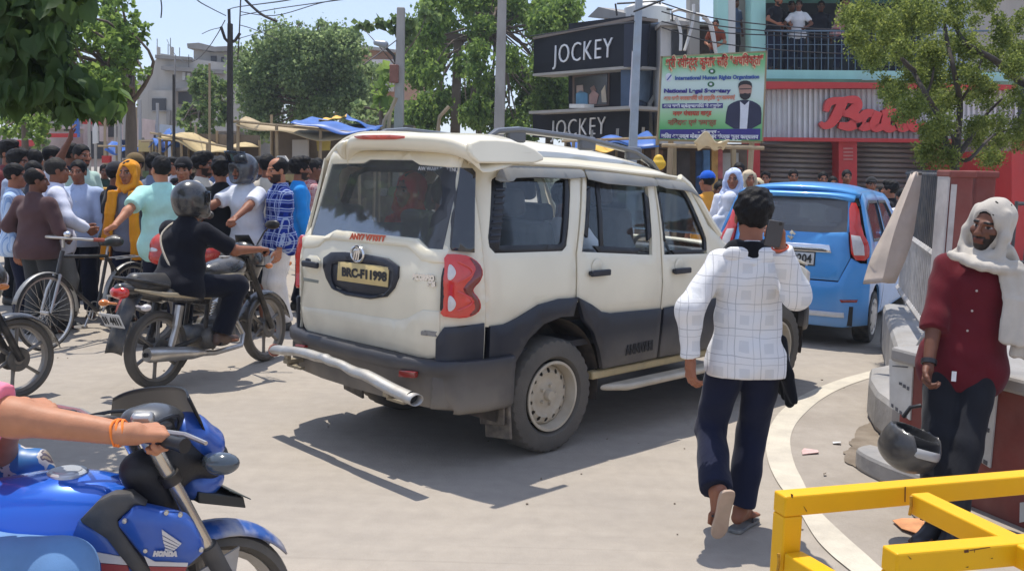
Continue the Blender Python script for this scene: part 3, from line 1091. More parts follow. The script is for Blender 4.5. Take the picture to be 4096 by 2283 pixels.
for left in(False,True):
 f=sfn(0,left);h=(0,1 if left else-1,0)
 panel('quarter_panel',qpan,f,cream,suv,[qwin],.03,.07,hint=h)
 d1=panel('door',rdoor,f,cream,suv,[dwin],.03,.07,hint=h)
 d2=panel('door',fdoor,f,cream,suv,[fwin],.03,.07,hint=h)
 panel('fender',fend,f,cream,suv,(),.02,.1,hint=h)
 for wn,nm in((qwin,suv),(dwin,d1),(fwin,d2)):
  k=panel('window_frame',rounded(inset(wn,-.004),1),sfn(-.006,left),blacktrim,nm,[inset(wn,.042 if wn is not fwin else.03)],.02,.1,.003,hint=h)
  panel('pane',inset(wn,.02),sfn(-.016,left),wglass,nm,(),.004,.15,0,hint=h)
 # divider bar in the rear door window and the slats behind the quarter window
 s_=-1 if not left else 1
 da=t_side(*cA(790,205));db=t_side(*cA(818,645))
 panel('window_bar',[(da[0]-.018,da[1]),(db[0]-.018,db[1]),(db[0]+.018,db[1]),(da[0]+.018,da[1])],sfn(-.010,left),blacktrim,d1,(),.012,.2,.002,hint=h)
 q0=t_side(*cA(90,620));q1=t_side(*cA(160,640));q2=t_side(*cA(120,215));q3=t_side(*cA(185,205))
 panel('vent_panel',[(q0[0]-.02,q0[1]),(q1[0]+.0,q1[1]),(q3[0],q3[1]),(q2[0],q2[1])],sfn(-.004,left),blacktrim,suv,(),.01,.2,.003,hint=h)
 for i in range(9):
  fz=i/8
  z0=q0[1]+.02+(q2[1]-q0[1]-.06)*fz;x0=q0[0]+(q2[0]-q0[0])*fz
  panel('vent_slat',[(x0+.0,z0),(x0+.075,z0),(x0+.085,z0+.018),(x0+.01,z0+.018)],sfn(.004,left),blackpl,suv,(),.012,.2,.004,hint=h)
 # rain visors
 vA=rounded(SA([(98,195),(112,160),(150,118),(205,95),(650,118),(684,130),(684,186),(250,166),(205,206)]),1)
 vB=rounded(SA([(690,128),(700,122),(1110,176),(1135,186),(1138,243),(705,203)]),1)
 vC=rounded(SA([(1140,178),(1160,175),(1300,200),(1345,222),(1430,320),(1400,300),(1340,258),(1150,238)]),1)
 for vp in(vA,vB,vC):
  zt=max(p[1]for p in vp)
  panel('rain_visor',vp,(lambda off,zt_:(lambda u,v:(u,(sW(u,v)+2*YC if left else-sW(u,v))+(1 if left else-1)*(.012+.35*max(0,min(.09,zt_-v))),v)))(0,zt),visorm,suv,(),.006,.05,.003,hint=h)
 # door handles
 for hx in(cA(782,782),cA(1306,768)):
  u,v=t_side(*hx)
  b=MB()
  yy=sfn(.028,left)(u,v)[1]
  b.box((u,yy,v),(.185,.026,.040)).box((u-.075,yy+(.014 if not left else-.014),v),(.03,.03,.03)).box((u+.075,yy+(.014 if not left else-.014),v),(.03,.03,.03))
  b.build('handle',blackpl,d1 if hx[0]<1600 else d2,bevel=.008)
  cup=MB()
  y2=sfn(.002,left)(u,v+.03)[1]
  cup.lathe([(.052,0),(.045,.004*s_),(.0,.001*s_)],'y',(u-.005,y2,v+.035),18)
  cup.build('handle_recess',cream,d1 if hx[0]<1600 else d2)
 # black lower cladding and flares
 cl1=[(XR0+.02,.40),(XR0+.02,flare[0][1])]+flare[1:6]+[(a_q[1][0]-.003,a_q[1][1])]+[(a_q[1][0]+.035,arch[6][1]+.005)][0:0]+list(reversed([p for p in arch if p[0]<a_q[1][0]]))+[(arch[0][0]-.01,.40)]
 panel('wheel_arch_cladding',[cl1[i]for i in range(len(cl1))],sfn(.022,left),blackpl,suv,(),.045,.06,.012,hint=h)
 ar2=[p for p in arch if p[0]>=a_q[1][0]]
 cl2=[(a_q[1][0]+.004,a_q[1][1])]+flare[6:9]+SA([(1183,1010),(1150,1325)])+[ar2[-1]]+list(reversed(ar2[:-1]))
 panel('door_cladding',cl2,sfn(.020,left),blackpl,d1,(),.04,.06,.012,hint=h)
 c3=SA([(1198,1008),(1165,1322)])
 panel('door_cladding',[c3[0],(1.98,.86),(2.24,.86),(2.26,.50),(2.1,.47),c3[1]],sfn(.020,left),blackpl,d2,(),.04,.08,.012,hint=h)
 fa=[(2.26,.50),(2.28,.66),(2.38,.80),(2.52,.88),(2.68,.90),(2.84,.88),(2.98,.80),(3.08,.66),(3.10,.50)]
 fo=[(3.17,.48),(3.16,.70),(3.07,.88),(2.92,.99),(2.68,1.02),(2.44,.99),(2.26,.88),(2.20,.70)]
 panel('wheel_arch_cladding',fa+fo,sfn(.03,left),blackpl,suv,(),.06,.07,.012,hint=h)
 # sill and running board
 y0=-.86 if not left else.76
 MB().box((1.32,y0+(.03 if not left else-.03),.435),(1.85,.06,.055)).build('sill',gold,suv,bevel=.012)
 b=MB()
 b.prism([(.46,0),(.62,-.12),(2.0,-.12),(2.16,0)],lambda u,v:(u,y0+(v if not left else-v),.325),(0,0,.045))
 b.build('running_board',dustsil,suv,bevel=.018,seg=3)
 MB().prism([(-.40,.22),(-.60,.25),(-.60,.44),(-.36,.44)],lambda u,v:(-.44,y0+.02*s_*0+(u+.60)*(1 if not left else-1)-(.02 if not left else-.02),v),(.018,0,0)).build('mud_flap',mat('mud_flap',(.10,.085,.07),.9,0,.3,10,dust=.8,dcol=(.27,.22,.16)),suv,bevel=.004)
 MB().prism([(.0,.16),(.22,.13),(.22,.47),(.0,.47)],lambda u,v:(-.41-(v-.3)*.1,(-.90+u if not left else.80-u),v),(.02,0,0)).build('mud_flap',MATS['mud_flap'],suv,bevel=.004)
 # wheel house
 for xc in(0,2.68):
  b=MB()
  b.lathe([(.47,-.30*s_),(.47,0)],'y',(xc,(-.84 if not left else.74),.38),20,a0=-.25,a1=math.pi+.25)
  b.lathe([(.47,-.30*s_),(.02,-.30*s_)],'y',(xc,(-.84 if not left else.74),.38),20,a0=-.25,a1=math.pi+.25)
  b.build('wheel_house',mat('wheel_house',(.05,.042,.035),.9,0,.3,8,dust=.6,dcol=(.15,.11,.08)),suv)
# wheels -------------------------------------------------------------
def steel_wheel(parent,c,out,r=.362,wdt=.235,rim=.218,turn=0.0,tyre_m=None,rim_m=None,holes=14):
 """out = -1: the outer face looks towards -y"""
 w_=MB()
 o=out
 prof=[(rim,.03*o),(rim+.01,.085*o),(rim+.035,.118*o),(r-.045,.122*o),(r-.012,.108*o),(r,.088*o),(r+.002,0),(r,-.088*o),(r-.012,-.108*o),(r-.045,-.122*o),(rim,-.10*o)]
 k=len(prof)
 V=[];F=[]
 n=108
 for i in range(n):
  an=2*math.pi*i/n+turn
  for q,(rr,hh)in enumerate(prof):
   if 4<=q<=5 and i%3==0:rr-=.010
   V.append((c[0]+rr*math.cos(an),c[1]+hh*wdt/.235,c[2]+rr*math.sin(an)))
 for i in range(n):
  i2=(i+1)%n
  for q in range(k-1):
   F.append((i*k+q,i2*k+q,i2*k+q+1,i*k+q+1))
 w_.add(V,F)
 wh=MB().lathe([(rim+.006,.104*o),(rim+.004,.112*o),(rim-.012,.112*o),(rim-.022,.080*o),(rim-.03,.02*o),(rim-.03,-.09*o)],'y',c,48).build('wheel',rim_m or dustsil,parent)
 w_.build('tyre',tyre_m or rubber,wh)
 R0=rim-.028
 circ=[(R0*math.cos(a*math.pi/24),R0*math.sin(a*math.pi/24))for a in range(48)]
 hs=[]
 for i in range(holes):
  a=2*math.pi*i/holes+.2+turn
  ca,sa=math.cos(a),math.sin(a)
  hs.append([(ca*(R0*.84+.017*math.cos(q))-sa*.015*math.sin(q),sa*(R0*.84+.017*math.cos(q))+ca*.015*math.sin(q))for q in[j*math.pi/4 for j in range(8)]])
 def dish(u,v):
  rr=math.hypot(u,v)/R0
  dd=float(np.interp(rr,[0,.35,.42,.62,.72,.95,1.0],[.062,.062,.050,.046,.070,.052,.040]))
  return(c[0]+u,c[1]+o*dd,c[2]+v)
 panel('rim_disc',circ,dish,rim_m or dustsil,wh,hs,.006,.035,.002,hint=(0,o,0))
 MB().lathe([(.0,.100*o),(.030,.098*o),(.036,.085*o),(.037,.055*o)],'y',c,18).build('hub_cap',rim_m or dustsil,wh)
 b=MB()
 for i in range(5):
  a=2*math.pi*i/5+turn
  b.lathe([(.0,.078*o),(.010,.078*o),(.011,.055*o)],'y',(c[0]+.062*math.cos(a),c[1],c[2]+.062*math.sin(a)),6)
 b.build('wheel_nuts',dustsil,wh)['kind']='stuff'
 MB().lathe([(.16,-.02*o),(.16,.0)],'y',c,24).lathe([(.16,.01*o),(.02,.01*o)],'y',c,24).build('brake_drum',blackpl,wh)
 return wh
for xc in(0,2.68):
 steel_wheel(suv,(xc,-.765,.362),-1,turn=xc)
 steel_wheel(suv,(xc,.635,.362),1,turn=xc+1)
# tailgate -----------------------------------------------------------
rg=RC([(222,275),(445,270),(490,244),(790,247),(845,282),(1132,302),(1072,884),(905,873),(835,803),(255,742),(175,786),(72,778)])
tg=RC([(212,222),(240,175),(1090,188),(1128,210),(1130,300),(1070,884)])+RD([(1222,300),(1203,680),(1196,930),(1172,972),(1080,985),(240,808),(205,760),(190,690),(182,600),(200,430),(205,120)])+RC([(75,720)])
tail=panel('tailgate',tg,rfn(0),cream,suv,[rg],.03,.08,.010,hint=(-1,0,0))
panel('rear_window',inset(rg,-.002),rfn(-.006),rglass,tail,(),.005,.12,0,hint=(-1,0,0))
panel('window_shade_band',inset(rg,.0),rfn(-.012),blacktrim,tail,[rounded(RC([(240,290),(460,300),(840,315),(1010,350),(985,690),(300,690)]),2)],.003,.12,0,hint=(-1,0,0))
tr=RC([(72,782),(175,789),(255,745),(835,806),(905,876),(1068,888),(1045,975)])+RD([(1220,306),(1120,300),(1045,288),(985,225),(940,186),(395,133),(360,140),(310,185),(280,194),(200,196),(203,115)])
panel('tailgate_trim',tr,rfn(.012),cream,tail,(),.03,.08,.010,hint=(-1,0,0))
lo=RD([(575,648),(700,670),(880,692),(940,680),(1050,622),(1195,632),(1196,930),(1172,972),(1080,985),(240,808),(205,760),(190,690),(185,600),(400,625)])
panel('tailgate_lower_skin',inset(lo,.012),rfn(.006),cream,tail,(),.02,.08,.006,hint=(-1,0,0))
cg=RC([(1138,303),(1225,306),(1250,335),(1243,905),(1076,890)])
panel('corner_window',cg,rfn(.004),mat('dark_glass',(.016,.018,.022),.06,0,.1,4,coat=1),suv,(),.03,.05,.005,hint=(-1,-.4,0))
# rear corner skins beside the tailgate
ylr=t_rear(*cC(1250,600))[0]
for sgn in(-1,1):
 f=rfn(-.004)
 ya,yb=(-.98,-.735)if sgn<0 else(.66,.90)
 def cfn(u,v,sgn=sgn):
  W_=sW(-.60,v)
  t=(u-ya)/(yb-ya)if sgn<0 else(yb-u)/(yb-ya)  # 0 at the side, 1 at the tailgate
  A=(XR0,(-W_+.002)if sgn<0 else(W_+2*YC-.002))
  yt=-.74 if sgn<0 else.62
  B_=(sX(yt,v)+.012,yt)
  C_=(sX(yt,v)+.05,A[1]*.985)
  x=(1-t)**2*A[0]+2*t*(1-t)*C_[0]+t*t*B_[0]
  y=(1-t)**2*A[1]+2*t*(1-t)*C_[1]+t*t*B_[1]
  return(x,y,v)
 panel('rear_corner',[(ya,.66),(yb,.66),(yb,gutter(XR0)+.03),(ya,gutter(XR0)-.002)],cfn,cream,suv,(),.02,.06,.004,hint=(-1,sgn,0))
 def cf2(u,v,cfn=cfn,sgn=sgn):
  p=Vector(cfn(u,v));return p+Vector((-.016,.016*sgn,0))
 panel('corner_cladding',[(ya,.40),(yb,.40),(yb,.80),(yb+(ya-yb)*.2,.87),(ya,.885)],cf2,blackpl,suv,(),.03,.05,.010,hint=(-1,sgn,0))
# lamps
lp=rounded(RD([(1240,238),(1330,235),(1420,250),(1495,300),(1524,370),(1505,430),(1458,475),(1448,505),(1490,550),(1510,610),(1482,660),(1420,688),(1330,695),(1205,675),(1240,600),(1243,345)]),1)
lamp=panel('tail_lamp',lp,rfn(.045),redl,suv,(),.08,.05,.018,hint=(-1,-.5,0))
panel('lamp_rim',rounded(RD([(1420,255),(1495,303),(1522,370),(1503,430),(1456,475),(1446,505),(1488,550),(1507,610),(1480,655),(1415,685),(1470,610),(1420,545),(1375,490),(1395,460),(1470,375),(1450,300)]),1),rfn(.050),dredl,lamp,(),.02,.05,.006,hint=(-1,-.5,0))
for(y0,y1)in((308,425),(530,645)):
 panel('lamp_lens',rounded(RD([(1278,y0),(1305,y0+5),(1335,y0+50),(1328,y0+85),(1300,y1),(1272,y1-5)]),2),rfn(.052),clearl,lamp,(),.02,.05,.005,hint=(-1,-.5,0))
panel('lamp_edge',RD([(1222,335),(1246,345),(1240,600),(1232,640),(1198,640)]),rfn(.030),blacktrim,lamp,(),.05,.05,.004,hint=(-1,-.5,0))
for(y0,y1)in((360,470),(575,670)):
 MB().tube([Vector(rfn(.052)(*t_rear(*cD(1345+110*math.sin(a*math.pi),y0-70+(y1-y0+40)*a))))for a in(0,.17,.33,.5,.67,.83,1)],.008,6).build('lamp_rib',redl,lamp)
mirror=lambda pts:[(2*YC-p[0],p[1])for p in pts]
lamp2=panel('tail_lamp',mirror(lp),rfn(.045),redl,suv,(),.08,.05,.018,hint=(-1,.5,0))
# number plate recess, plate, emblem, handle, badges
pf=rounded(RD([(362,226),(560,222),(895,282),(882,450),(772,574),(432,520),(354,375)]),1)
pin=RD([(440,285),(838,330),(826,478),(436,428)])
pl=panel('plate_frame',pf,rfn(.022),blackpl,tail,[rounded(RD([(425,272),(850,322),(838,470),(760,545),(450,500),(405,420)]),1)],.05,.07,.012,hint=(-1,0,0))
panel('plate_recess',inset(pf,.02),rfn(.004),blackpl,pl,(),.01,.1,.002,hint=(-1,0,0))
plate=panel('number_plate',RD([(462,290),(822,330),(812,475),(452,425)]),rfn(.016),mat('plate_yellow',(.62,.47,.20),.5,0,.1,6,dust=.25),pl,(),.006,.1,.004,hint=(-1,0,0))
inkm=mat('plate_ink',(.02,.02,.02),.5)
def rear_text(s,a,b,hpx,m,par,off,depth=.002,bold=0.0,shear=0.0,cr=cD):
 """lettering on the tail, from crop point a along to b"""
 pa=Vector(rfn(off)(*t_rear(*cr(*a))));pb=Vector(rfn(off)(*t_rear(*cr(*b))));pt=Vector(rfn(off)(*t_rear(*cr(a[0],a[1]-hpx))))
 text_mesh('lettering',s,m,par,pa,pb-pa,(0,0,1),(pt-pa).length,depth,(pb-pa).length,bold,shear,nrm=(-1,0,0))
rear_text('BRC-F11998',(490,392),(808,432),58,inkm,plate,.0165,bold=.004)
redink=mat('red_lettering',(.62,.10,.04),.5)
rear_text('ANY7 V7TSTT',(540,132),(798,152),36,redink,tail,.0125,bold=.003,shear=.25)
rear_text('SCORPIO',(988,418),(1142,430),36,chrome,tail,.007,.006,.004)
rear_text('S5',(1095,466),(1150,470),28,chrome,tail,.007,.006,.004)
rear_text('mHAWK',(1045,808),(1158,822),26,mat('badge_grey',(.25,.25,.25),.35,.6),tail,.007,.005,.004)
rear_text('AW WARS DATTNU',(835,322),(1118,332),26,mat('sticker_white',(.6,.62,.64),.5),tail,-.004,cr=cC)
em=t_rear(*cD(613,240))
e0=Vector(rfn(.03)(*em))
b=MB()
ea=[e0+Vector((0,.062*math.cos(t),.046*math.sin(t)))for t in[i*math.pi/12 for i in range(25)]]
b.tube(ea,.008,8,cap=False)
for q in(-.022,0,.022):
 b.tube([e0+Vector((-.004,q+.012,-.036)),e0+Vector((-.006,q+.002,-.005)),e0+Vector((-.004,q*.6-.012,.034))],.006,6)
b.tube([e0+Vector((-.004,.045,-.012)),e0+Vector((-.006,.02,.022)),e0+Vector((-.004,-.03,.028))],.006,6)
b.build('emblem',chrome,tail)
hp_=t_rear(*cD(282,312));h0=Vector(rfn(.02)(*hp_))
panel('handle_recess',rounded(RD([(222,242),(325,252),(318,392),(214,372)]),1),rfn(.003),cream,tail,(),.01,.1,.004,hint=(-1,0,0))
b=MB().box(h0+Vector((-.015,0,0)),(.03,.17,.040)).box(h0+Vector((-.01,.03,.022)),(.02,.05,.03))
b.build('handle',blackpl,tail,bevel=.010)
panel('badge_remnant',RD([(203,408),(310,428),(308,448),(205,432)]),rfn(.003),mat('badge_rest',(.25,.26,.22),.8),tail,(),.004,.1,.002,hint=(-1,0,0))
# roof, spoiler, rails
zcx=([-.75,-.3,.3,.9,1.15,1.32,1.45,1.6],[1.975,1.975,1.96,1.915,1.87,1.815,1.75,1.66])
RFX=t_side(*cA(1325,180))[0]+.02
def roof(a,b_):
 x=-.70+a*(RFX+.70)
 zg_=gutter(min(x,1.36))-max(0,x-1.36)*.12
 W_=sW(x,zg_)+.004
 t=-1+2*b_
 t=math.copysign(abs(t)**.8,t)
 y=YC-t*(W_+YC)*1.0
 zt=float(np.interp(x,*zcx))
 return Vector((x,-W_*t+(0 if t>0 else 2*YC*-t*0+(YC*2)*(-t)*1.0),zg_+(zt-zg_)*max(0,1-abs(t)**3.2)))
MB().grid(roof,30,27).build('roof',cream,suv,solid=.03,sharp=70)
MB().tube([Vector((x,-sW(x,gutter(x))-.006,gutter(x)+.004))for x in np.linspace(-.62,1.34,14)],.012,6).build('roof_gutter',cream,suv)
sp_=[cC(*p)for p in[(204,226),(246,84),(272,62),(1175,60),(1235,80),(1262,120),(1225,245),(1142,242),(1126,168),(1085,128),(340,122),(280,140),(245,190),(228,226)]]
SPX=-.80
spp=[t_plane(x,y,SPX)[1:]for x,y in sp_]
yl_,yr_=spp[2][0],spp[3][0];ztp=(spp[2][1]+spp[3][1])/2
def spf(u,v):return(SPX+.05*((u-YC)/.75)**2,u,v)
def spg(a,b_):
 t=-1+2*a
 y=YC+t*((yl_-YC)if t>0 else(YC-yr_))*1.04
 sec=[(-.40,.02),(-.60,.012),(-.76,.004),(-.80,-.008),(-.812,-.03),(-.80,-.085),(-.775,-.10),(-.72,-.10),(-.55,-.06)]
 k=b_*(len(sec)-1);q=min(int(k),len(sec)-2);r_=k-q
 x=sec[q][0]*(1-r_)+sec[q+1][0]*r_;z=sec[q][1]*(1-r_)+sec[q+1][1]*r_
 e=abs(t)**8
 return Vector((x+.05*t*t+.03*e,y,ztp+z-.10*e-.012*t*t))
spo=MB().grid(spg,41,17).build('spoiler',cream,suv,sharp=60,solid=.008)
for sg,ye in((1,yl_),(-1,yr_)):
 zb=gutter(-.55)
 MB().prism(rounded([(-.775,ztp-.03),(-.80,ztp-.11),(-.74,zb-.005),(-.30,gutter(-.3)-.0),(-.18,gutter(-.2)+.03),(-.30,ztp-.05),(-.50,ztp-.02)],1,(2,3)),lambda u,v:(u,ye+sg*(.012+.32*max(0,ztp-.03-v)),v),(0,-sg*.04,0)).build('spoiler_fin',cream,spo,bevel=.014,seg=3)
br=[t_plane(*cC(*p),SPX-.004)[1:]for p in[(386,74),(735,70),(745,104),(480,106),(400,96)]]
panel('brake_light',rounded(br,1),lambda u,v:(spf(u,v)[0]-.018,u,v),mat('brake_light_red',(.55,.10,.07),.25,coat=.6),spo,(),.02,.1,.004,hint=(-1,0,0))
cl_=t_side(*cA(80,62))
MB().box((cl_[0],-sW(*cl_)-.012,cl_[1]),(.022,.02,.05)).build('gutter_clip',blacktrim,suv,bevel=.003)
for left in(False,True):
 ry=-.60 if not left else.50
 P_=[]
 for xx,zz in((-.35,.03),(-.28,.065),(-.1,.085),(.5,.08),(1.05,.065),(1.25,.04),(1.36,.0)):
  P_.append(Vector((xx,ry,float(np.interp(xx,*zcx))-.05+zz)))
 rl_=MB().tube(P_,[.016,.024,.026,.026,.026,.026,.02],8,flat=(1.25,.8)).build('roof_rail',mat('rail_grey',(.10,.105,.115),.35,0,.1,4,coat=.3),suv)
 for xx in(-.12,.55,1.05):
  MB().box((xx,ry,float(np.interp(xx,*zcx))+.0),(.16,.04,.09)).build('rail_foot',MATS['rail_grey'],rl_,bevel=.015)
# bumper
path=[(-.40,.86),(-.62,.85),(-.80,.79),(-.90,.62),(-.945,.3),(-.955,-.05),(-.945,-.45),(-.90,-.74),(-.79,-.90),(-.62,-.945),(-.42,-.945)]
prof=[(.37,-.10),(.40,-.02),(.47,.0),(.58,.012),(.62,.045),(.665,.045),(.68,.03),(.685,-.10)]
def bump(a,b_):
 t=a*(len(path)-1);i=min(int(t),len(path)-2);q=t-i
 P0=Vector(path[i]).lerp(Vector(path[i+1]),q)
 n_=Vector((P0.x-(-.3),(P0.y+.05)*.35)).normalized()if abs(P0.y+.05)<.80 else Vector((-.15,math.copysign(1,P0.y))).normalized()
 k=b_*(len(prof)-1);j=min(int(k),len(prof)-2);r_=k-j
 z=prof[j][0]*(1-r_)+prof[j+1][0]*r_;o=prof[j][1]*(1-r_)+prof[j+1][1]*r_
 if abs(P0.y+.05)>.80:o*=.25
 return Vector((P0.x+n_.x*o,P0.y+n_.y*o,z))
bmp=MB().grid(bump,51,15).build('bumper',blackpl,suv,solid=.02,sharp=50)
rf_=[t_plane(*cD(*p),-.965)for p in[(886,1060),(1000,1075),(996,1120),(882,1112)]]
MB().prism([(p[1],p[2])for p in rf_],lambda u,v:(-.975,u,v),(.03,0,0)).build('reflector',mat('reflector_red',(.25,.015,.012),.2,coat=1),bmp,bevel=.005)
rf_=[t_plane(*cD(*p),-.965)for p in[(160,878),(225,888),(224,905),(160,900)]]
MB().prism([(p[1],p[2])for p in rf_],lambda u,v:(-.985,u,v),(.03,0,0)).build('reflector',MATS['reflector_red'],bmp,bevel=.003)
pp=[(0,922),(60,922),(130,930),(250,952),(345,978),(362,985),(400,1000),(480,1032),(560,1070),(640,1100),(800,1180),(1005,1280)]
px_=np.linspace(-1.05,-1.12,len(pp))
pts_=[Vector(t_plane(*cD(*p),px_[i]))for i,p in enumerate(pp)]
rr_=[.040,.041,.040,.040,.041,.035,.037,.033,.039,.041,.043,.045]
pm_=[];rm_=[]
for i in range((len(pts_)-1)*4+1):
 t=i/4;q=min(int(t),len(pts_)-2);u=t-q
 pm_.append(pts_[q].lerp(pts_[q+1],u)+Vector((0,0,.003*math.sin(i*.7+1))))
 rm_.append((rr_[q]*(1-u)+rr_[q+1]*u)*(1-.05*max(0,math.sin(i*.9))*(.2<t/(len(pts_)-1)<.8)))
pipe=MB().tube(pm_,rm_,18,cap=False,flat=(1.06,.74)).build('bumper_guard',steelp,suv,solid=.004,sharp=28)
e_=pts_[-1]-pts_[-2];e_.normalize()
MB().tube([pts_[-1]-e_*.05,pts_[-1]-e_*.045],.040,14).build('guard_hollow',blacktrim,pipe)
MB().tube([pts_[0]-(pts_[1]-pts_[0]).normalized()*.015,pts_[0]+Vector((.0,-.003,0))],.042,14).build('guard_cap',mat('cap_rust',(.35,.14,.10),.6),pipe)
for p in((90,1000),(800,1235)):
 b=MB()
 q=Vector(t_plane(*cD(*p),-1.02))
 b.box(q+Vector((.05,0,0)),(.14,.05,.03)).box(q+Vector((.03,-.05,-.03)),(.04,.16,.02)).box(q+Vector((0,0,.03)),(.03,.04,.08))
 b.build('guard_bracket',mat('rusty_bracket',(.30,.25,.17),.7,.3,.3,20),suv,bevel=.005)
# floor, nose, windscreen, glass house front
b=MB().box((1.15,YC,.50),(3.9,1.30,.20)).box((-.55,YC,.50),(.6,1.3,.18)).box((0,YC,.33),(.12,1.3,.12)).box((2.68,YC,.33),(.12,1.3,.12)).box((.9,YC,.36),(2.2,.5,.16))
b.build('chassis',mat('chassis',(.02,.018,.016),.9),suv)
MB().box((.8,YC,.66),(3.0,1.52,.04)).build('cabin_floor',darkin,suv)
def hood(a,b_):
 x=2.05+a*1.16;t=-1+2*b_
 return Vector((x,YC+t*(sW(x,1.1)+YC)*.98,1.19-.17*a**1.6+.05*(1-t*t)))
MB().grid(hood,12,13).build('bonnet',cream,suv,solid=.02)
MB().box((3.22,YC,.78),(.12,1.44,.52)).build('grille_panel',blackpl,suv,bevel=.04)
MB().box((3.28,YC,.55),(.14,1.5,.24)).build('front_bumper',blackpl,suv,bevel=.05)
APT,APB=SA([(1330,190),(1575,550)])
def wsf(u,v):
 t=v
 x=APB[0]+(APT[0]-APB[0])*t;z=APB[1]+(APT[1]-APB[1])*t
 return(x+.06*(1-u*u),YC+u*(sW(1.8,z)+YC)*.93,z)
panel('windscreen',[(-1,0),(1,0),(1,1),(-1,1)],wsf,glass('windscreen_glass',(.75,.8,.78),.8),suv,(),.005,.2,0,hint=(1,0,.5))
for left in(False,True):
 s_=-1 if not left else 1
 ap=[Vector(sfn(-.02,left)(*q))for q in SA([(1318,178),(1372,225),(1450,345),(1520,470),(1570,545)])]
 MB().tube(curve_pts0(ap),[.030]*5,8).build('windscreen_pillar',cream,suv)
# cabin
MB().box((1.98,YC,1.06),(.42,1.48,.24)).box((1.82,-.38,1.12),(.18,.42,.14)).build('dashboard',mat('dash',(.05,.055,.06),.6),suv,bevel=.05)
sw=Vector((1.60,-.40,1.12))
tl=Matrix.Rotation(R(-28),3,'Y')
sp2=[sw+tl@Vector((0,.19*math.cos(t),.19*math.sin(t)))for t in[i*math.pi/14 for i in range(29)]]
b=MB().tube(sp2,.016,8,cap=False)
b.tube([sw+tl@Vector((.02,-.18,0)),sw+tl@Vector((.03,0,-.02)),sw+tl@Vector((.02,.18,0))],.018,6).tube([sw+tl@Vector((.03,0,-.02)),sw+tl@Vector((.2,0,-.05))],.03,8)
b.build('steering_wheel',mat('wheel_grey',(.16,.16,.16),.5),suv)
def car_seat(x,y,wd,back=.62):
 s0=MB().box((x+.25,y,.86),(.50,wd,.16)).build('seat_cushion',seatm,suv,bevel=.05,seg=3)
 rb=Matrix.Rotation(R(-14),3,'Y')
 MB().box(Vector((x-.03,y,.90))+rb@Vector((0,0,back/2)),(.15,wd,back),rb).build('seat_back',seatm,suv,bevel=.05,seg=3)
 for yy in((y,)if wd<.7 else(y-.35,y+.35)):
  MB().box(Vector((x-.03,yy,.90))+rb@Vector((0,0,back+.12)),(.10,.26,.18),rb).build('headrest',seatm,suv,bevel=.04,seg=3)
car_seat(1.08,-.42,.52);car_seat(1.08,.32,.52)
car_seat(.22,YC,1.36,.55)
car_seat(-.55,YC,1.30,.42)
MB().box((.25,YC,1.80),(1.5,1.2,.02)).build('headliner',mat('headliner',(.42,.41,.38),.9),suv)

a_=Vector(sfn(.028)(*t_side(*cA(940,1305))));b_=Vector(sfn(.028)(*t_side(*cA(1112,1268))));c_=Vector(sfn(.028)(*t_side(*cA(940,1240))))
text_mesh('lettering','ANNIVARI',mat('worn_black',(.012,.012,.014),.6),suv,a_,b_-a_,(0,0,1),(c_-a_).length*.9,.004,(b_-a_).length,.003,nrm=(0,-1,0))
# ------------------------------------------------------------------ the blue hatchback
CT=.51
_g=gnd(2170.9,858.9)
_cF=np.array([math.sin(CT),math.cos(CT),0]);_cL=np.array([-math.cos(CT),math.sin(CT),0])
_cO=np.array(_g)+.70*_cL
car=thing('hatchback','bright blue hatchback with tall red tail lamps and chrome strip','car',_cO,math.pi/2-CT)
cw=([.2,.3,.6,.95,1.1,1.5,1.62],[.76,.78,.80,.80,.785,.665,.60])
cz=([.2,.6,.9,1.0,1.2,1.5,1.62],[-.62,-.63,-.60,-.59,-.545,-.44,-.38])
def kW(x,z):
 w_=float(np.interp(z,*cw))
 if x>2.6:w_-=.15*((x-2.6)/.5)**2
 return w_
def kX(y,z):
 a=(abs(y)-.50)/.30
 return float(np.interp(z,*cz))+(.13*min(a,1.2)**1.8 if a>0 else 0)
def kr(off=0.0):return lambda u,v:(kX(u,v)-off,u,v)
def ks(off=0.0,left=False):return lambda u,v:(u,(kW(u,v)+off)*(1 if left else-1),v)
def tk(x,y,off=0.0):
 d=ray(x,y);xv=-.55
 for _ in range(24):
  t=((_cO+xv*_cF-CAMP)@_cF)/(d@_cF);q=CAMP+t*d-_cO;p=(q@_cL,q[2]);xv=.5*xv+.5*(kX(*p)-off)
 return p
cE=zc(2700,550,1000,1596)
TE=lambda pts,off=0.0:[tk(*cE(*p),off)for p in pts]
sym=lambda half:half+[(-p[0],p[1])for p in reversed(half)]
bluep=mat('blue_paint',(.065,.31,.70),.35,.1,.04,2,coat=.35,dust=.05,dcol=(.34,.32,.30),dz=(.2,.6,.4))
hub_silver=mat('hubcap_silver',(.42,.42,.42),.4,.4,.1,8,dust=.3)
gl_r=TE([(1106,388),(1098,602),(1000,598),(880,590)])
halfg=[(gl_r[0][0],gl_r[0][1]),(gl_r[1][0],gl_r[1][1]),(gl_r[1][0]+.25,gl_r[1][1]-.02)]
glw=sym(halfg)
tgc=TE([(1108,606),(1120,770),(1042,915)])
tgo=sym([(gl_r[0][0]-.03,1.56)]+[(gl_r[1][0]-.03,gl_r[1][1])]+tgc)
ck=panel('tailgate',tgo,kr(),bluep,car,[glw],.03,.08,.012,hint=(-1,0,0))
panel('rear_window',inset(glw,-.004),kr(-.006),glass('hatch_glass',(.85,.89,.92),1.5,.03,.22),ck,(),.005,.1,0,hint=(-1,0,0))  # strong diffuse film paints the reflected sky into this pane
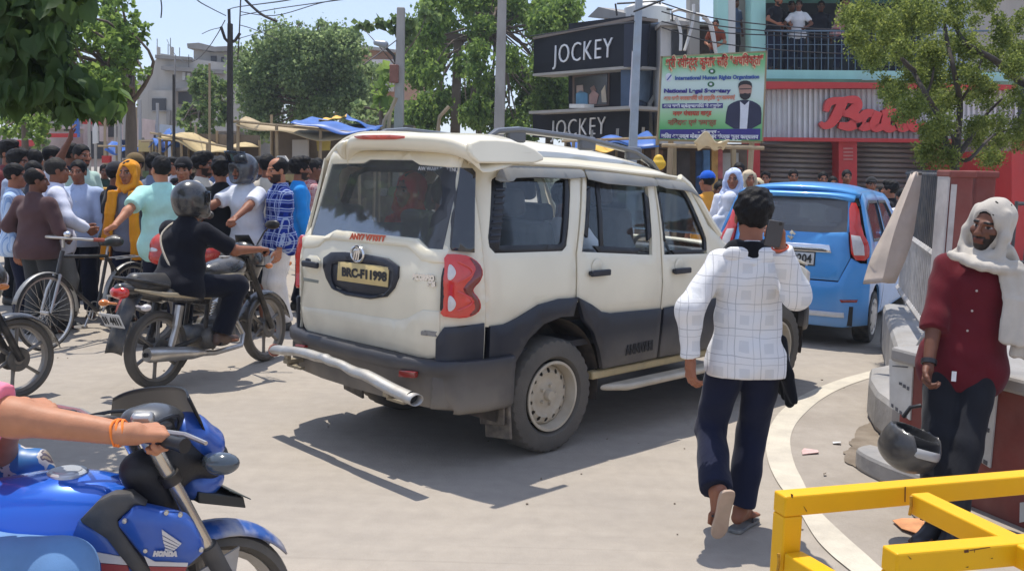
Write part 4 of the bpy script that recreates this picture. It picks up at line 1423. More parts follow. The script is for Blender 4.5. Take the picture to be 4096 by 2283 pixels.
panel('window_surround',inset(glw,-.002),kr(-.010),blacktrim,ck,[rounded(inset(glw,.06),1)],.004,.1,0,hint=(-1,0,0))
lampo=rounded(TE([(1110,412),(1172,416),(1196,600),(1250,690),(1244,788),(1130,782),(1118,610)],.02),1)
for sgn in(1,-1):
 o_=[(p[0]*sgn,p[1])for p in lampo]
 k=panel('tail_lamp',o_,kr(.025),redl,car,(),.05,.05,.012,hint=(-1,-.5*sgn,0))
 panel('lamp_lens',[(p[0]*sgn,p[1])for p in TE([(1124,622),(1183,630),(1208,690),(1212,754),(1144,752)],.03)],kr(.032),clearl,k,(),.02,.05,.004,hint=(-1,-.5*sgn,0))
rb_o=sym(TE([(1160,790),(1250,795)])+[(-.80,.35),(-.78,.24)])
ro=[(.80,.90),(.62,.90)]+[(-p[0],p[1])for p in(tgc[1],tgc[2])]
bumpo=sym([(tgc[2][0],tgc[2][1]-.012),(tgc[1][0]-.012,tgc[1][1]),(-.72,.88),(-.82,.88),(-.82,.25),(-.6,.22)])
bk=panel('bumper',bumpo,kr(.010),bluep,car,(),.04,.08,.02,hint=(-1,0,0))
sil=TE([(830,1095),(1078,1120),(1080,1152),(830,1128)],.03)
panel('bumper_strip',sym([(sil[1][0],sil[1][1]),(sil[2][0],sil[2][1])]),kr(.03),mat('white_plastic',(.62,.63,.64),.4,0,.08,6,dust=.3),bk,(),.03,.1,.008,hint=(-1,0,0))
rfl=TE([(1050,1036),(1168,1036),(1160,1054),(1060,1054)],.02)
for sgn in(1,-1):
 panel('reflector',[(p[0]*sgn,p[1])for p in rfl],kr(.018),MATS['reflector_red'],bk,(),.012,.1,.003,hint=(-1,0,0))
chs=TE([(900,690),(985,685),(998,735),(900,722)],.02)
panel('chrome_strip',sym([(chs[1][0],chs[1][1]),(chs[2][0],chs[2][1])]),kr(.03),chrome,ck,(),.03,.1,.010,hint=(-1,0,0))
pq=TE([(735,722),(890,737),(884,812),(735,795)],.01)
px0,px1=pq[1][0],pq[1][0]+.50
pk=panel('number_plate',[(px0,pq[1][1]),(px1,pq[1][1]),(px1,pq[2][1]),(px0,pq[2][1])],kr(.016),mat('plate_white',(.66,.66,.64),.45,0,.06,8,dust=.2),ck,(),.008,.1,.003,hint=(-1,0,0))
panel('plate_edge',inset([(px0,pq[1][1]),(px1,pq[1][1]),(px1,pq[2][1]),(px0,pq[2][1])],-.012),kr(.010),blacktrim,pk,(),.01,.1,.003,hint=(-1,0,0))
zq=pq[2][1]+.02
text_mesh('lettering','BR01P3204',inkm,pk,Vector((kX(px1,zq)-.020,px1-.02,zq)),(0,-1,0),(0,0,1),.085,.002,.46,.003,nrm=(-1,0,0))
lg=tk(*cE(747,614))
c0=Vector((kX(*lg)-.012,lg[0],lg[1]))
b=MB()
b.prism([(.0,.052),(.045,.012),(.028,.0),(.012,.012),(.0,.0),(-.022,.02),(-.012,.034)],lambda u,v:(c0.x,c0.y-u,c0.z+v-.01),(-.008,0,0))
b.prism([(.0,-.052),(-.045,-.012),(-.028,.0),(-.012,-.012),(.0,.0),(.022,-.02),(.012,-.034)],lambda u,v:(c0.x,c0.y-u,c0.z+v-.014),(-.008,0,0))
b.build('emblem',chrome,ck)
text_mesh('lettering','WAGON R',chrome,ck,Vector((kX(.3,tgc[1][1])-.01,.52,tgc[1][1]+.02)),(0,-1,0),(0,0,1),.035,.004,.24,nrm=(-1,0,0))
winr=[(-.28,1.10),(.42,1.08),(.42,1.49),(-.05,1.50),(-.26,1.42)]
winf=[(.50,1.08),(1.48,1.04),(1.42,1.12),(.95,1.48),(.50,1.49)]
arch_=lambda xc:[(xc+.36*math.cos(a),.27+.36*math.sin(a))for a in[math.pi*(1-i/10)for i in range(11)]]
body_o=[(-.48,.27)]+arch_(0)+arch_(2.42)+[(2.85,.30),(2.98,.62),(2.85,.84),(2.05,.98),(1.75,1.05),(1.05,1.56),(.45,1.60),(-.15,1.595),(-.33,1.54),(-.46,1.20),(-.50,.90)]
for left in(False,True):
 h=(0,1 if left else-1,0)
 side_=panel('side_panel',body_o,ks(0,left),bluep,car,[winr,winf],.03,.08,.010,hint=h)
 for wn in(winr,winf):
  panel('pane',inset(wn,-.004),ks(-.012,left),glass('car_side_glass',(.8,.83,.85),.4,.02,.06),side_,(),.004,.15,0,hint=h)
  panel('window_frame',inset(wn,-.010),ks(.003,left),blacktrim,side_,[inset(wn,.022)],.01,.1,.002,hint=h)
 for hx in(-.02,.78):
  MB().box((hx+.0,(-1 if not left else 1)*(kW(0,.92)+.012),.93),(.20,.03,.035)).build('handle',bluep,side_,bevel=.010)
 for xs in((.46,1.08,.46,.32),):
  panel('door_gap',[(xs[0]-.004,xs[1]),(xs[0]+.004,xs[1]),(xs[2]+.004,xs[3]),(xs[2]-.004,xs[3])],ks(.002,left),blacktrim,side_,(),.004,.2,0,hint=h)
 yy=-.80 if not left else.80
 MB().prism([(1.62,1.06),(1.78,1.08),(1.76,1.22),(1.64,1.22)],lambda u,v:(u,yy,v),(0,-.2 if not left else.2,0)).build('door_mirror',bluep,car,bevel=.03)
 MB().lathe([(.42,-.25),(.42,.0)]if left else[(.42,.25),(.42,0)],'y',(0,yy*.96,.29),16,a0=0,a1=math.pi).build('wheel_house',MATS['wheel_house'],car)
 MB().lathe([(.42,-.25),(.42,.0)]if left else[(.42,.25),(.42,0)],'y',(2.42,yy*.96,.29),16,a0=0,a1=math.pi).build('wheel_house',MATS['wheel_house'],car)
 for xc in(0,2.42):
  wl_=MB()
  o=1 if left else-1
  c_=(xc,o*.70,.278)
  th=MB().lathe([(.19,.085*o),(.21,.09*o),(.262,.085*o),(.276,.065*o),(.278,.0),(.276,-.065*o),(.262,-.085*o),(.19,-.085*o)],'y',c_,40).build('wheel',rubber2,car)
  b=MB().lathe([(.195,.080*o),(.19,.092*o),(.17,.085*o),(.10,.095*o),(.0,.098*o)],'y',c_,30)
  b.build('hub_cap',hub_silver,th)
  b=MB()
  for q in range(7):
   a=2*math.pi*q/7
   b.box((c_[0]+.135*math.cos(a),c_[1]+.089*o,c_[2]+.135*math.sin(a)),(.05,.006,.03),Matrix.Rotation(-a,3,'Y'))
  b.build('hub_cap_slot',blacktrim,th,bevel=.002)
def croof(a,b_):
 x=-.36+a*1.62
 t=-1+2*b_
 zs=float(np.interp(x,[-.36,-.15,.45,1.05,1.26],[1.56,1.595,1.60,1.56,1.45]))
 w_=kW(x,zs)
 x2=x-(.10*(1-t*t)if a<.03 else 0)
 return Vector((x2,w_*t,zs+.075*(1-abs(t)**2.6)))
MB().grid(croof,20,17).build('roof',bluep,car,solid=.03,sharp=70)
MB().grid(lambda a,b_:Vector((-.50+.02*0+a*.16+.05*(2*b_-1)**2,(2*b_-1)*.60,1.565+a*.075-.045*(2*b_-1)**4)),6,15).build('spoiler',bluep,car,solid=.05,bevel=.015)
MB().box((-.40,.05,1.505),(.02,.24,.05)).build('brake_light',mat('brake_glow_red',(.75,.10,.06),.3,coat=.5),car,bevel=.008)
MB().grid(lambda a,b_:Vector((1.72+a*1.15,(2*b_-1)*(kW(2.2,.9)-.10*a),1.04-.20*a**1.5+.05*(1-(2*b_-1)**2))),8,9).build('bonnet',bluep,car,solid=.02)
panel('windscreen',[(-1,0),(1,0),(1,1),(-1,1)],lambda u,v:(1.76-.56*v+.06*(1-u*u),u*(.76-.14*v),1.04+.52*v),MATS['windscreen_glass'],car,(),.005,.2,0,hint=(1,0,.5))
MB().box((2.90,0,.58),(.20,1.44,.55)).build('front_end',bluep,car,bevel=.08)
MB().box((1.1,0,.34),(3.4,1.36,.20)).box((1.1,0,.50),(3.0,1.5,.05)).build('chassis',MATS['chassis'],car)
MB().box((-.40,0,.32),(.12,.8,.14)).tube([(-.66,.3,.28),(-.3,.3,.28)],.025,8).build('silencer',MATS['chassis'],car)
for x,y,wd in((.95,-.36,.5),(.95,.36,.5),(.12,0,1.24)):
 MB().box((x+.22,y,.66),(.5,wd,.15)).build('seat_cushion',seatm,car,bevel=.05)
 MB().box((x-.06,y,.98),(.14,wd,.55),Matrix.Rotation(R(-14),3,'Y')).build('seat_back',seatm,car,bevel=.05)
 for yy in((y,)if wd<.7 else(-.35,.35)):
  MB().box((x-.15,yy,1.33),(.09,.25,.17)).build('headrest',seatm,car,bevel=.04)
MB().box((1.62,0,.92),(.4,1.4,.2)).build('dashboard',MATS['dash'],car,bevel=.05)

# ------------------------------------------------------------------ motorcycles
alloy=mat('alloy_grey',(.20,.19,.18),.45,.5,.15,8,dust=.5)
enginem=mat('engine_metal',(.10,.10,.10),.5,.6,.25,12,dust=.4)
silverm=mat('silver_metal',(.55,.53,.50),.3,.9,.1,8,dust=.3)
seatblk=mat('seat_vinyl',(.022,.022,.024),.4,0,.15,6,.2,150,dust=.12,coat=.15)
blkmet=mat('black_metal',(.02,.02,.022),.35,.3,.15,8,dust=.2)
lensy=mat('headlight_lens',(.6,.62,.65),.08,.2,.05,6,coat=1)
amber=mat('amber_lens',(.65,.20,.03),.2,0,.1,6,coat=.8)
def moto_wheel(par,xc,r=.30,wdt=.045,spokes=6,name='wheel',turn=0):
 c=(xc,0,r)
 hubo=MB().lathe([(r-.075,.022),(r-.055,.028),(r-.050,.022),(r-.062,.012),(r-.062,-.012),(r-.050,-.022),(r-.055,-.028),(r-.075,-.022)],'y',c,40,close=True)
 hubo.lathe([(.0,.06),(.035,.06),(.05,.035),(.05,-.035),(.035,-.06),(.0,-.06)],'y',c,20)
 for k in range(spokes):
  a=2*math.pi*k/spokes+.3+turn
  p0=Vector((xc+.04*math.cos(a),0,r+.04*math.sin(a)));p1=Vector((xc+(r-.062)*math.cos(a+.10),0,r+(r-.062)*math.sin(a+.10)))
  hubo.tube([p0,(p0+p1)/2,p1],[.020,.015,.017],8,flat=(1,.8))
 wh=hubo.build(name,alloy,par)
 n=60;V=[];F=[]
 prof=[(r-.052,wdt*.55),(r-.035,wdt*.98),(r-.012,wdt*.82),(r,wdt*.3),(r,-wdt*.3),(r-.012,-wdt*.82),(r-.035,-wdt*.98),(r-.052,-wdt*.55)]
 t_=MB().lathe(prof,'y',c,n,close=True)
 t_.build('tyre',rubber,wh)
 b=MB()
 MB().lathe([(.09,-.05),(.085,-.058),(.0,-.058)],'y',c,24).lathe([(.09,.05),(.0,.05)],'y',c,20).build('brake_drum',enginem,wh)
 return wh
def motorcycle(label,loc,heading,paint,group=None,steer=0.0,plate=None,front='flat',stripe=None,name='motorcycle',tailc=None):
 """heading: compass angle (0 away, 90 right); local x forward, y left, rear axle at 0, front axle at 1.27"""
 m=thing(name,label,'motorcycle',loc,math.pi/2-R(heading),group)
 moto_wheel(m,0)
 # steering group is built turned about the head axis
 piv=Vector((1.00,0,.60));axv=Vector((-.45,0,.89)).normalized()
 Mt=Matrix.Translation(piv)@Matrix.Rotation(steer,4,axv)@Matrix.Translation(-piv)
 fr=[]
 fw_=moto_wheel(m,1.27);fr.append(fw_)
 for sy in(-.075,.075):
  fk=MB().tube([(1.275,sy,.30),(1.13,sy,.60),(.965,sy,.94)],[.028,.026,.018],10).build('fork',blkmet,m);fr.append(fk)
 fd=MB()
 fd.grid(lambda a,b_:Vector((1.27+.335*math.cos(R(12+150*a)),(2*b_-1)*.062,.30+.335*math.sin(R(12+150*a))-.03*(2*b_-1)**2)),14,7)
 fr.append(fd.build('front_mudguard',paint,m,solid=.006))
 hb=MB().tube([(.80,-.36,1.00),(.86,-.26,1.04),(.95,-.10,1.03),(.95,.10,1.03),(.86,.26,1.04),(.80,.36,1.00)],.012,8).build('handlebar',blkmet,m);fr.append(hb)
 for sy in(-1,1):
  MB().tube([(.865,.25*sy,1.04),(.795,.37*sy,1.0)],.018,10).build('grip',blacktrim,hb)
  MB().tube([(.93,.24*sy,1.035),(.88,.40*sy,1.005)],.007,6).build('lever',silverm,hb)
  mi=MB().tube([(.90,.22*sy,1.05),(.90,.30*sy,1.16),(.88,.36*sy,1.20)],.007,6)
  mi.build('mirror_stalk',blkmet,hb)
  V,F=field_mesh([('e',(.87,.40*sy,1.22),(.025,.075,.042))],.012,.01)
  np_mesh('mirror',V,F,blkmet,hb)
 if front=='flat':
  V,F=field_mesh([('e',(1.10,0,.90),(.12,.12,.13)),('e',(1.02,0,.99),(.09,.11,.09)),('e',(1.12,0,.80),(.06,.07,.08))],.014,.03)
 else:
  V,F=field_mesh([('e',(1.08,0,.92),(.15,.13,.14)),('e',(1.15,0,.83),(.10,.10,.08))],.014,.03)
 hl=np_mesh('headlamp_cowl',V,F,paint,m);fr.append(hl)
 V,F=field_mesh([('e',(1.16,0,.89),(.075,.088,.085))],.012,.01)
 np_mesh('headlight',V,F,lensy,hl)
 MB().grid(lambda a,b_:Vector((1.06-.07*a+.02,(2*b_-1)*(.10-.03*a),1.0+.13*a)),5,7).build('visor',blacktrim,hl,solid=.004)
 for sy in(-1,1):
  MB().tube([(1.05,.10*sy,.86),(1.07,.19*sy,.86)],.009,6).build('indicator_stem',blacktrim,hl)
  V,F=field_mesh([('e',(1.08,.21*sy,.86),(.045,.028,.026))],.011,.01)
  np_mesh('indicator',V,F,amber,hl)
 for o in fr:
  for q in[o]+list(o.children):
   q.data.transform(Mt)
 # tank, seat, panels
 V,F=field_mesh([('e',(.72,0,.84),(.24,.135,.11)),('e',(.82,0,.88),(.15,.13,.085)),('c',(.55,0,.82),(.48,0,.80),.085,.06)],.014,.04)
 tk_=np_mesh('fuel_tank',V,F,paint,m)
 MB().lathe([(.045,.0),(.045,.012),(.0,.014)],'z',(.76,0,.955),16).build('tank_cap',silverm,tk_)
 if stripe:
  V,F=field_mesh([('e',(.72,-.06,.82),(.20,.085,.05)),('e',(.72,.06,.82),(.20,.085,.05))],.014,.02)
  np_mesh('tank_stripe',V,F,stripe,tk_)
 V,F=field_mesh([('c',(.50,0,.775),(.16,0,.78),.075,.09),('c',(.16,0,.785),(-.20,0,.84),.095,.075),('c',(.45,-.05,.76),(-.15,-.06,.81),.055,.05),('c',(.45,.05,.76),(-.15,.06,.81),.055,.05)],.014,.04,clips=[((0,0,.74),(0,0,1))])
 np_mesh('seat',V,F,seatblk,m)
 V,F=field_mesh([('c',(.42,-.10,.66),(.02,-.11,.73),.055,.05),('c',(.42,.10,.66),(.02,.11,.73),.055,.05),('c',(.05,0,.74),(-.34,0,.80),.085,.05)],.014,.04)
 np_mesh('side_panel',V,F,paint if not tailc else tailc,m)
 if stripe:
  for sy in(-1,1):
   MB().tube([(.44,.155*sy,.67),(.2,.165*sy,.71),(-.05,.15*sy,.745),(-.28,.08*sy,.80)],[.012,.02,.018,.006],8,flat=(.35,1)).build('stripe',stripe,m)
 MB().tube([(.02,-.12,.80),(-.22,-.12,.86),(-.33,-.07,.885),(-.33,.07,.885),(-.22,.12,.86),(.02,.12,.80)],.012,8).build('grab_rail',blkmet,m)
 V,F=field_mesh([('e',(-.345,0,.78),(.055,.085,.05))],.012,.01)
 np_mesh('tail_light',V,F,redl,m)
 MB().grid(lambda a,b_:Vector((-.20-.28*a+.06*a*a,(2*b_-1)*.085,.75-.42*a**1.3+.012*(1-(2*b_-1)**2))),8,7).build('rear_mudguard',mat('mudguard_black',(.02,.024,.03),.45,0,.15,6,dust=.4),m,solid=.006)
 for sy in(-1,1):
  V,F=field_mesh([('c',(-.28,.10*sy,.68),(-.29,.20*sy,.68),.012,.012),('e',(-.30,.215*sy,.68),(.045,.035,.028))],.011,.015)
  np_mesh('indicator',V,F,clearl if sy<0 else amber,m)
 if plate:
  rp_=Matrix.Rotation(R(-28),3,'Y')
  pc=Vector((-.42,0,.58))
  pm=MB().box(pc,(.006,.20,.12),rp_).build('number_plate',MATS['plate_white'],m,bevel=.003)
  upv=rp_@Vector((0,0,1))
  text_mesh('lettering',plate,inkm,pm,pc+Vector((-.006,.085,0))-upv*.032,(0,-1,0),upv,.065,.002,.17,.003)
 # engine and running gear
 V,F=field_mesh([('c',(.62,-.08,.36),(.62,.08,.36),.12,.12),('c',(.45,-.09,.34),(.45,.09,.34),.10,.10),('c',(.72,0,.42),(.80,0,.62),.085,.075)],.016,.03)
 en=np_mesh('engine',V,F,enginem,m)
 b=MB()
 for k in range(7):
  b.box((.745+k*.009,0,.47+k*.024),(.19,.18,.009),Matrix.Rotation(R(-20),3,'Y'))
 b.build('cooling_fin',silverm,en)
 b=MB().tube([(.97,0,.92),(.90,0,.70),(.86,0,.40),(.60,0,.22)],.022,8).tube([(.97,0,.88),(.55,0,.74),(.15,0,.68)],.022,8)
 for sy in(-1,1):
  b.tube([(.45,.10*sy,.62),(.40,.11*sy,.32)],.018,8).tube([(.45,.11*sy,.36),(0,.10*sy,.30)],.020,8)
 b.build('frame',blkmet,m)
 for sy in(-1,1):
  MB().tube([(.03,.12*sy,.33),(.10,.12*sy,.50)],.026,10).tube([(.09,.12*sy,.48),(.13,.12*sy,.64)],.034,10).build('shock_absorber',silverm if sy<0 else blkmet,m)
 MB().tube([(.84,-.05,.42),(.90,-.07,.30),(.82,-.12,.22),(.5,-.13,.21),(.2,-.14,.25)],[.02,.02,.02,.022,.026],10).build('exhaust_pipe',silverm,m)
 ex=MB().tube([(.36,-.145,.235),(.22,-.15,.255),(-.22,-.16,.31),(-.25,-.16,.315)],[.026,.050,.058,.050],16).build('silencer',silverm,m)
 MB().tube([(-.24,-.16,.313),(-.27,-.16,.318)],[.018,.018],10).build('exhaust_tip',blacktrim,ex)
 MB().tube([(.44,-.26,.30),(.44,.26,.30)],.014,8).build('footrest',blacktrim,m)
 MB().tube([(.62,.12,.28),(.55,.22,.12),(.55,.28,.04)],.012,6).build('side_stand',blkmet,m)
 MB().tube([(.50,-.12,.36),(.52,-.19,.30),(.50,-.21,.50)],.011,6).build('kick_lever',silverm,m)
 return m
def mloc(mo,p):
 a=mo.rotation_euler[2]
 return Vector(mo.location)+Matrix.Rotation(a,3,'Z')@Vector(p)
blkp=mat('black_motor_paint',(.016,.019,.024),.22,.1,.1,5,coat=.7,dust=.22)
redp=mat('red_motor_paint',(.50,.025,.015),.25,0,.08,5,coat=.7,dust=.15)
beige=mat('beige_decal',(.46,.38,.25),.35,0,.1,6,dust=.2)
mrear=gnd(395,975)
moto1=motorcycle('black motorcycle with beige stripes ridden by the man in black',mrear,26,blkp,'motorcycles in the traffic',steer=.12,plate='01 4411',stripe=beige)
moto2=motorcycle('red motorcycle facing us behind the black motorcycle',Vector((atY(598,600,10.2).x,10.2,0))-Vector((math.sin(R(212)),math.cos(R(212)),0))*.2,212,redp,'motorcycles in the traffic',steer=-.1,front='cowl',tailc=blkp,plate='2207')
mf=gnd(40,1003)
_h=R(32)
moto3=motorcycle('black motorcycle of which only the front wheel and fork show, left of the bicycle wheel',mf-Vector((math.sin(_h),math.cos(_h),0))*1.27,32,blkp,'motorcycles in the traffic',stripe=redp)

# ------------------------------------------------------------------ bicycle
def bicycle(label,front,heading):
 h=R(heading)
 hv=Vector((math.sin(h),math.cos(h),0))
 b0=thing('bicycle',label,'bicycle',Vector(front)-hv*1.10,math.pi/2-h)
 fm_=mat('bicycle_frame_paint',(.03,.03,.032),.35,.2,.15,8,dust=.2)
 r=.345
 for xc in(0,1.10):
  c=(xc,0,r)
  wh=MB().lathe([(r-.038,.012),(r-.022,.015),(r-.022,-.015),(r-.038,-.012)],'y',c,48,close=True).lathe([(.018,.05),(.018,-.05)],'y',c,10).build('wheel',silverm,b0)
  MB().lathe([(r-.024,.013),(r-.006,.014),(r,.005),(r,-.005),(r-.006,-.014),(r-.024,-.013)],'y',c,48,close=True).build('tyre',rubber2,wh)
  b=MB()
  for k in range(32):
   a=2*math.pi*k/32
   o=.018*(1 if k%2 else-1)
   a2=a+(.35 if k%4<2 else-.35)
   b.tube([(xc+.018*math.cos(a2),o*2,r+.018*math.sin(a2)),(xc+(r-.036)*math.cos(a),0,r+(r-.036)*math.sin(a))],.0016,4)
  b.build('spoke',silverm,wh)
  MB().grid(lambda a,b_:Vector((xc+(r+.028)*math.cos(R(20+165*a if xc else-5+185*a)),(2*b_-1)*.026,r+(r+.028)*math.sin(R(20+165*a if xc else-5+185*a))-.008*(2*b_-1)**2)),20,5).build('mudguard',mat('mudguard_grey',(.30,.30,.29),.4,.5,.1,8,dust=.3),b0,solid=.003)
 bb=Vector((.47,0,.28));st=Vector((.33,0,.80));hd0=Vector((.90,0,.84));hd1=Vector((.95,0,.68))
 b=MB().tube([st,hd0],.016,8).tube([bb,hd1],.018,8).tube([bb,st+Vector((-.02,0,.04))],.016,8).tube([hd1,hd0+Vector((-.02,0,.05))],.02,8)
 for sy in(-.06,.06):
  b.tube([bb,(0,sy,r)],.010,6).tube([st,(0,sy,r)],.010,6)
 b.build('frame',fm_,b0)
 b=MB()
 for sy in(-.055,.055):
  b.tube([hd1+Vector((0,sy*.6,0)),(1.02,sy,.55),(1.10,sy,r)],[.016,.014,.010],8)
 b.build('fork',silverm,b0)
 hb=MB().tube([(.87,0,.92),(.87,0,1.0)],.014,8).tube([(.68,-.28,.99),(.80,-.27,1.0),(.90,-.14,1.01),(.90,.14,1.01),(.80,.27,1.0),(.68,.28,.99)],.012,8).build('handlebar',silverm,b0)
 for sy in(-1,1):
  MB().tube([(.79,.272*sy,1.0),(.67,.28*sy,.99)],.017,8).build('grip',mat('grip_red',(.35,.08,.05),.6)if sy>0 else blacktrim,hb)
 V,F=field_mesh([('e',(.92,.10,1.05),(.035,.035,.03))],.01,.01)
 np_mesh('bell',V,F,chrome,hb)
 V,F=field_mesh([('c',(.38,0,.93),(.20,0,.94),.03,.06),('c',(.22,-.06,.935),(.22,.06,.935),.045,.045)],.012,.03)
 np_mesh('saddle',V,F,seatblk,b0)
 MB().tube([st,(.30,0,.92)],.013,8).build('seat_post',silverm,b0)
 b=MB().lathe([(.095,.03),(.085,.034),(.085,.026)],'y',(bb.x,-.07,bb.z),28,close=True)
 for k in range(5):
  a=k*2*math.pi/5
  b.tube([(bb.x,-.045,bb.z),(bb.x+.088*math.cos(a),-.042,bb.z+.088*math.sin(a))],.006,5)
 b.build('chainring',silverm,b0)
 for sy,a in((-1,-1.1),(1,2.04)):
  e=bb+Vector((.17*math.cos(a),.08*sy,.17*math.sin(a)))
  MB().tube([bb+Vector((0,.07*sy,0)),e],.010,6).box(e+Vector((0,.05*sy,0)),(.08,.09,.02)).build('pedal_crank',silverm,b0)
 b=MB()
 for sy in(-1,1):
  b.tube([(.02,.07*sy,r),(-.10,.07*sy,.76)],.006,5).tube([(.28,.07*sy,.77),(-.22,.07*sy,.77)],.007,5)
 for k in range(4):
  b.tube([(.2-.13*k,-.07,.77),(.2-.13*k,.07,.77)],.006,5)
 b.build('carrier',silverm,b0)
 return b0
bike=bicycle('black upright bicycle with silver fork held by the man in mint shirt',gnd(118,882),200)
# ------------------------------------------------------------------ ground
def ground_mat(name,col,col2,streak=True,sc=.55):
 m=bpy.data.materials.new(name)
 m.use_nodes=True
 nt=m.node_tree
 L=nt.links
 b=nt.nodes['Principled BSDF']
 b.inputs['Roughness'].default_value=.92
 b.inputs['Specular IOR Level'].default_value=.2
 tc=_nn(nt,'ShaderNodeTexCoord')
 def noise(s,d=6,scale=(1,1,1),rot=0,rough=.6):
  mp=_nn(nt,'ShaderNodeMapping')
  mp.inputs['Scale'].default_value=scale
  mp.inputs['Rotation'].default_value=(0,0,rot)
  L.new(tc.outputs['Object'],mp.inputs[0])
  n=_nn(nt,'ShaderNodeTexNoise')
  n.inputs['Scale'].default_value=s
  n.inputs['Detail'].default_value=d
  n.inputs['Roughness'].default_value=rough
  L.new(mp.outputs[0],n.inputs['Vector'])
  return n.outputs['Fac']
 def rng(v,a,b_,c,d):
  r_=_nn(nt,'ShaderNodeMapRange')
  for i,q in zip((1,2,3,4),(a,b_,c,d)):
   r_.inputs[i].default_value=q
  L.new(v,r_.inputs[0])
  return r_.outputs[0]
 mx=_nn(nt,'ShaderNodeMix',_data_type='RGBA')
 L.new(rng(noise(sc),.35,.68,0,1),mx.inputs[0])
 mx.inputs[6].default_value=_col(col)
 mx.inputs[7].default_value=_col(col2)
 out=mx.outputs[2]
 def mul(v):
  nonlocal out
  q=_nn(nt,'ShaderNodeMix',_data_type='RGBA',_blend_type='MULTIPLY')
  q.inputs[0].default_value=1
  L.new(out,q.inputs[6])
  L.new(v,q.inputs[7])
  out=q.outputs[2]
 mul(rng(noise(9,8),.3,.7,.93,1.06))
 mul(rng(noise(160,3),.2,.8,.90,1.09))
 if streak:
  mul(rng(noise(2.2,5,(.16,2.6,1),R(-38)),.35,.66,.955,1.025))
  mul(rng(noise(5,3,(.05,3.2,1),R(-40)),.30,.36,.93,1))
  mul(rng(noise(1.6,4,(3.0,.12,1),R(20)),.30,.38,.95,1))
 L.new(out,b.inputs['Base Color'])
 bp=_nn(nt,'ShaderNodeBump')
 bp.inputs['Strength'].default_value=.25
 bp.inputs['Distance'].default_value=.02
 L.new(noise(70,6),bp.inputs['Height'])
 L.new(bp.outputs[0],b.inputs['Normal'])
 MATS[name]=m
 return m
roadm=ground_mat('road_dust',(.385,.335,.275),(.335,.295,.25))
pavem=ground_mat('pavement_dust',(.37,.325,.275),(.30,.26,.215),False,1.3)
bandm=ground_mat('band_paint',(.62,.56,.45),(.50,.45,.37),False,3)
soilm=ground_mat('soil_dark',(.26,.215,.165),(.17,.135,.10),False,5)
def sheet(name,pts,z,m,kind='structure'):
 n=len(pts)
 o=link_mesh(name,[(p[0],p[1],z)for p in pts],[tuple(range(n))],m,None,False)
 if o.data.polygons[0].normal.z<0:
  o.data.flip_normals()
 return tag(o,kind=kind)
sheet('road',[(-400,-60),(400,-60),(400,700),(-400,700)],0,roadm)
cG=zc(3000,1400,1096,1782)
def curve_pts(pts,n=6):
 """smooth open curve through the points"""
 P=[Vector(p)for p in pts]
 o=[]
 for i in range(len(P)-1):
  p0=P[max(i-1,0)];p1=P[i];p2=P[i+1];p3=P[min(i+2,len(P)-1)]
  for k in range(n):
   t=k/n
   o.append(.5*((2*p1)+(p2-p0)*t+(2*p0-5*p1+4*p2-p3)*t*t+(3*p1-p0-3*p2+p3)*t**3))
 o.append(P[-1])
 return o
outb=curve_pts([gnd(*cG(*p))for p in[(915,116),(800,136),(600,190),(430,255),(300,322),(190,412),(122,520),(102,620),(120,735),(165,840),(225,930),(310,1040),(420,1220),(520,1330),(640,1430),(900,1640)]])
inb=curve_pts([gnd(*cG(*p))for p in[(925,150),(760,192),(600,250),(470,320),(370,402),(300,482),(265,565),(265,650),(292,752),(335,840),(390,950),(450,1050),(620,1215),(750,1330),(860,1430),(1100,1640)]])
far=[gnd(2330,880),gnd(2700,760)]
sheet('pavement',[(p.x,p.y)for p in inb[::-1]]+[],.0035,pavem)if False else None
sheet('pavement',[(p.x,p.y)for p in outb]+[(9,1.5),(9,11),(5.2,10.6)],.004,pavem)
sheet('painted_band',[(p.x,p.y)for p in outb]+[(p.x,p.y)for p in inb[::-1]],.008,bandm)
tag(bpy.data.objects['painted_band'],'pale curved painted band on the road edge',None)
def soil_patch(pts,z):
 c=sum((Vector((p[0],p[1]))for p in pts),Vector((0,0)))/len(pts)
 o=[]
 for i,p in enumerate(densify([(p[0],p[1])for p in pts],.04)):
  q=Vector(p)
  q+=(q-c).normalized()*(.018*math.sin(i*.9)+.012*math.sin(i*2.1))
  o.append((q.x,q.y))
 return sheet('soil',o,z,soilm)
soil_patch([gnd(*cG(*p))for p in[(700,520),(790,470),(900,700),(940,830),(780,820),(600,720),(650,620)]],.012)
soil_patch([gnd(*cG(*p))for p in[(1050,1060),(1180,1050),(1200,1200),(1120,1220)]],.012)
# ------------------------------------------------------------------ helpers for things that stand beyond the road
def slab(name,pts,Y,t,m,parent=None,bevel=0.0,zmin=None):
 """a plate whose outline is read from the photograph, standing at distance Y, t thick"""
 P=[atY(p[0],p[1],Y)for p in pts]
 if zmin is not None:
  P=[Vector((p.x,p.y,max(p.z,zmin)))for p in P]
 n=len(P)
 V=P+[p+Vector((0,t,0))for p in P]
 F=[tuple(range(n)),tuple(range(2*n-1,n-1,-1))]+[(i,i+n,(i+1)%n+n,(i+1)%n)for i in range(n)]
 return MB().add(V,F).build(name,m,parent,False,bevel)
def rect(x0,y0,x1,y1):return[(x0,y0),(x1,y0),(x1,y1),(x0,y1)]
conc=mat('concrete_grey',(.40,.375,.335),.9,0,.22,.6,.3,12,stretch=(1,1,.25))
conc2=mat('concrete_dark',(.26,.245,.225),.9,0,.25,.7,.3,12,stretch=(1,1,.2))
concp=mat('pole_concrete',(.34,.32,.29),.9,0,.2,3,.3,30,stretch=(1,1,.3))
steelb=mat('painted_steel_pole',(.33,.38,.43),.45,.3,.12,5,dust=.25)
ironm=mat('old_iron',(.05,.045,.04),.7,.4,.3,8)
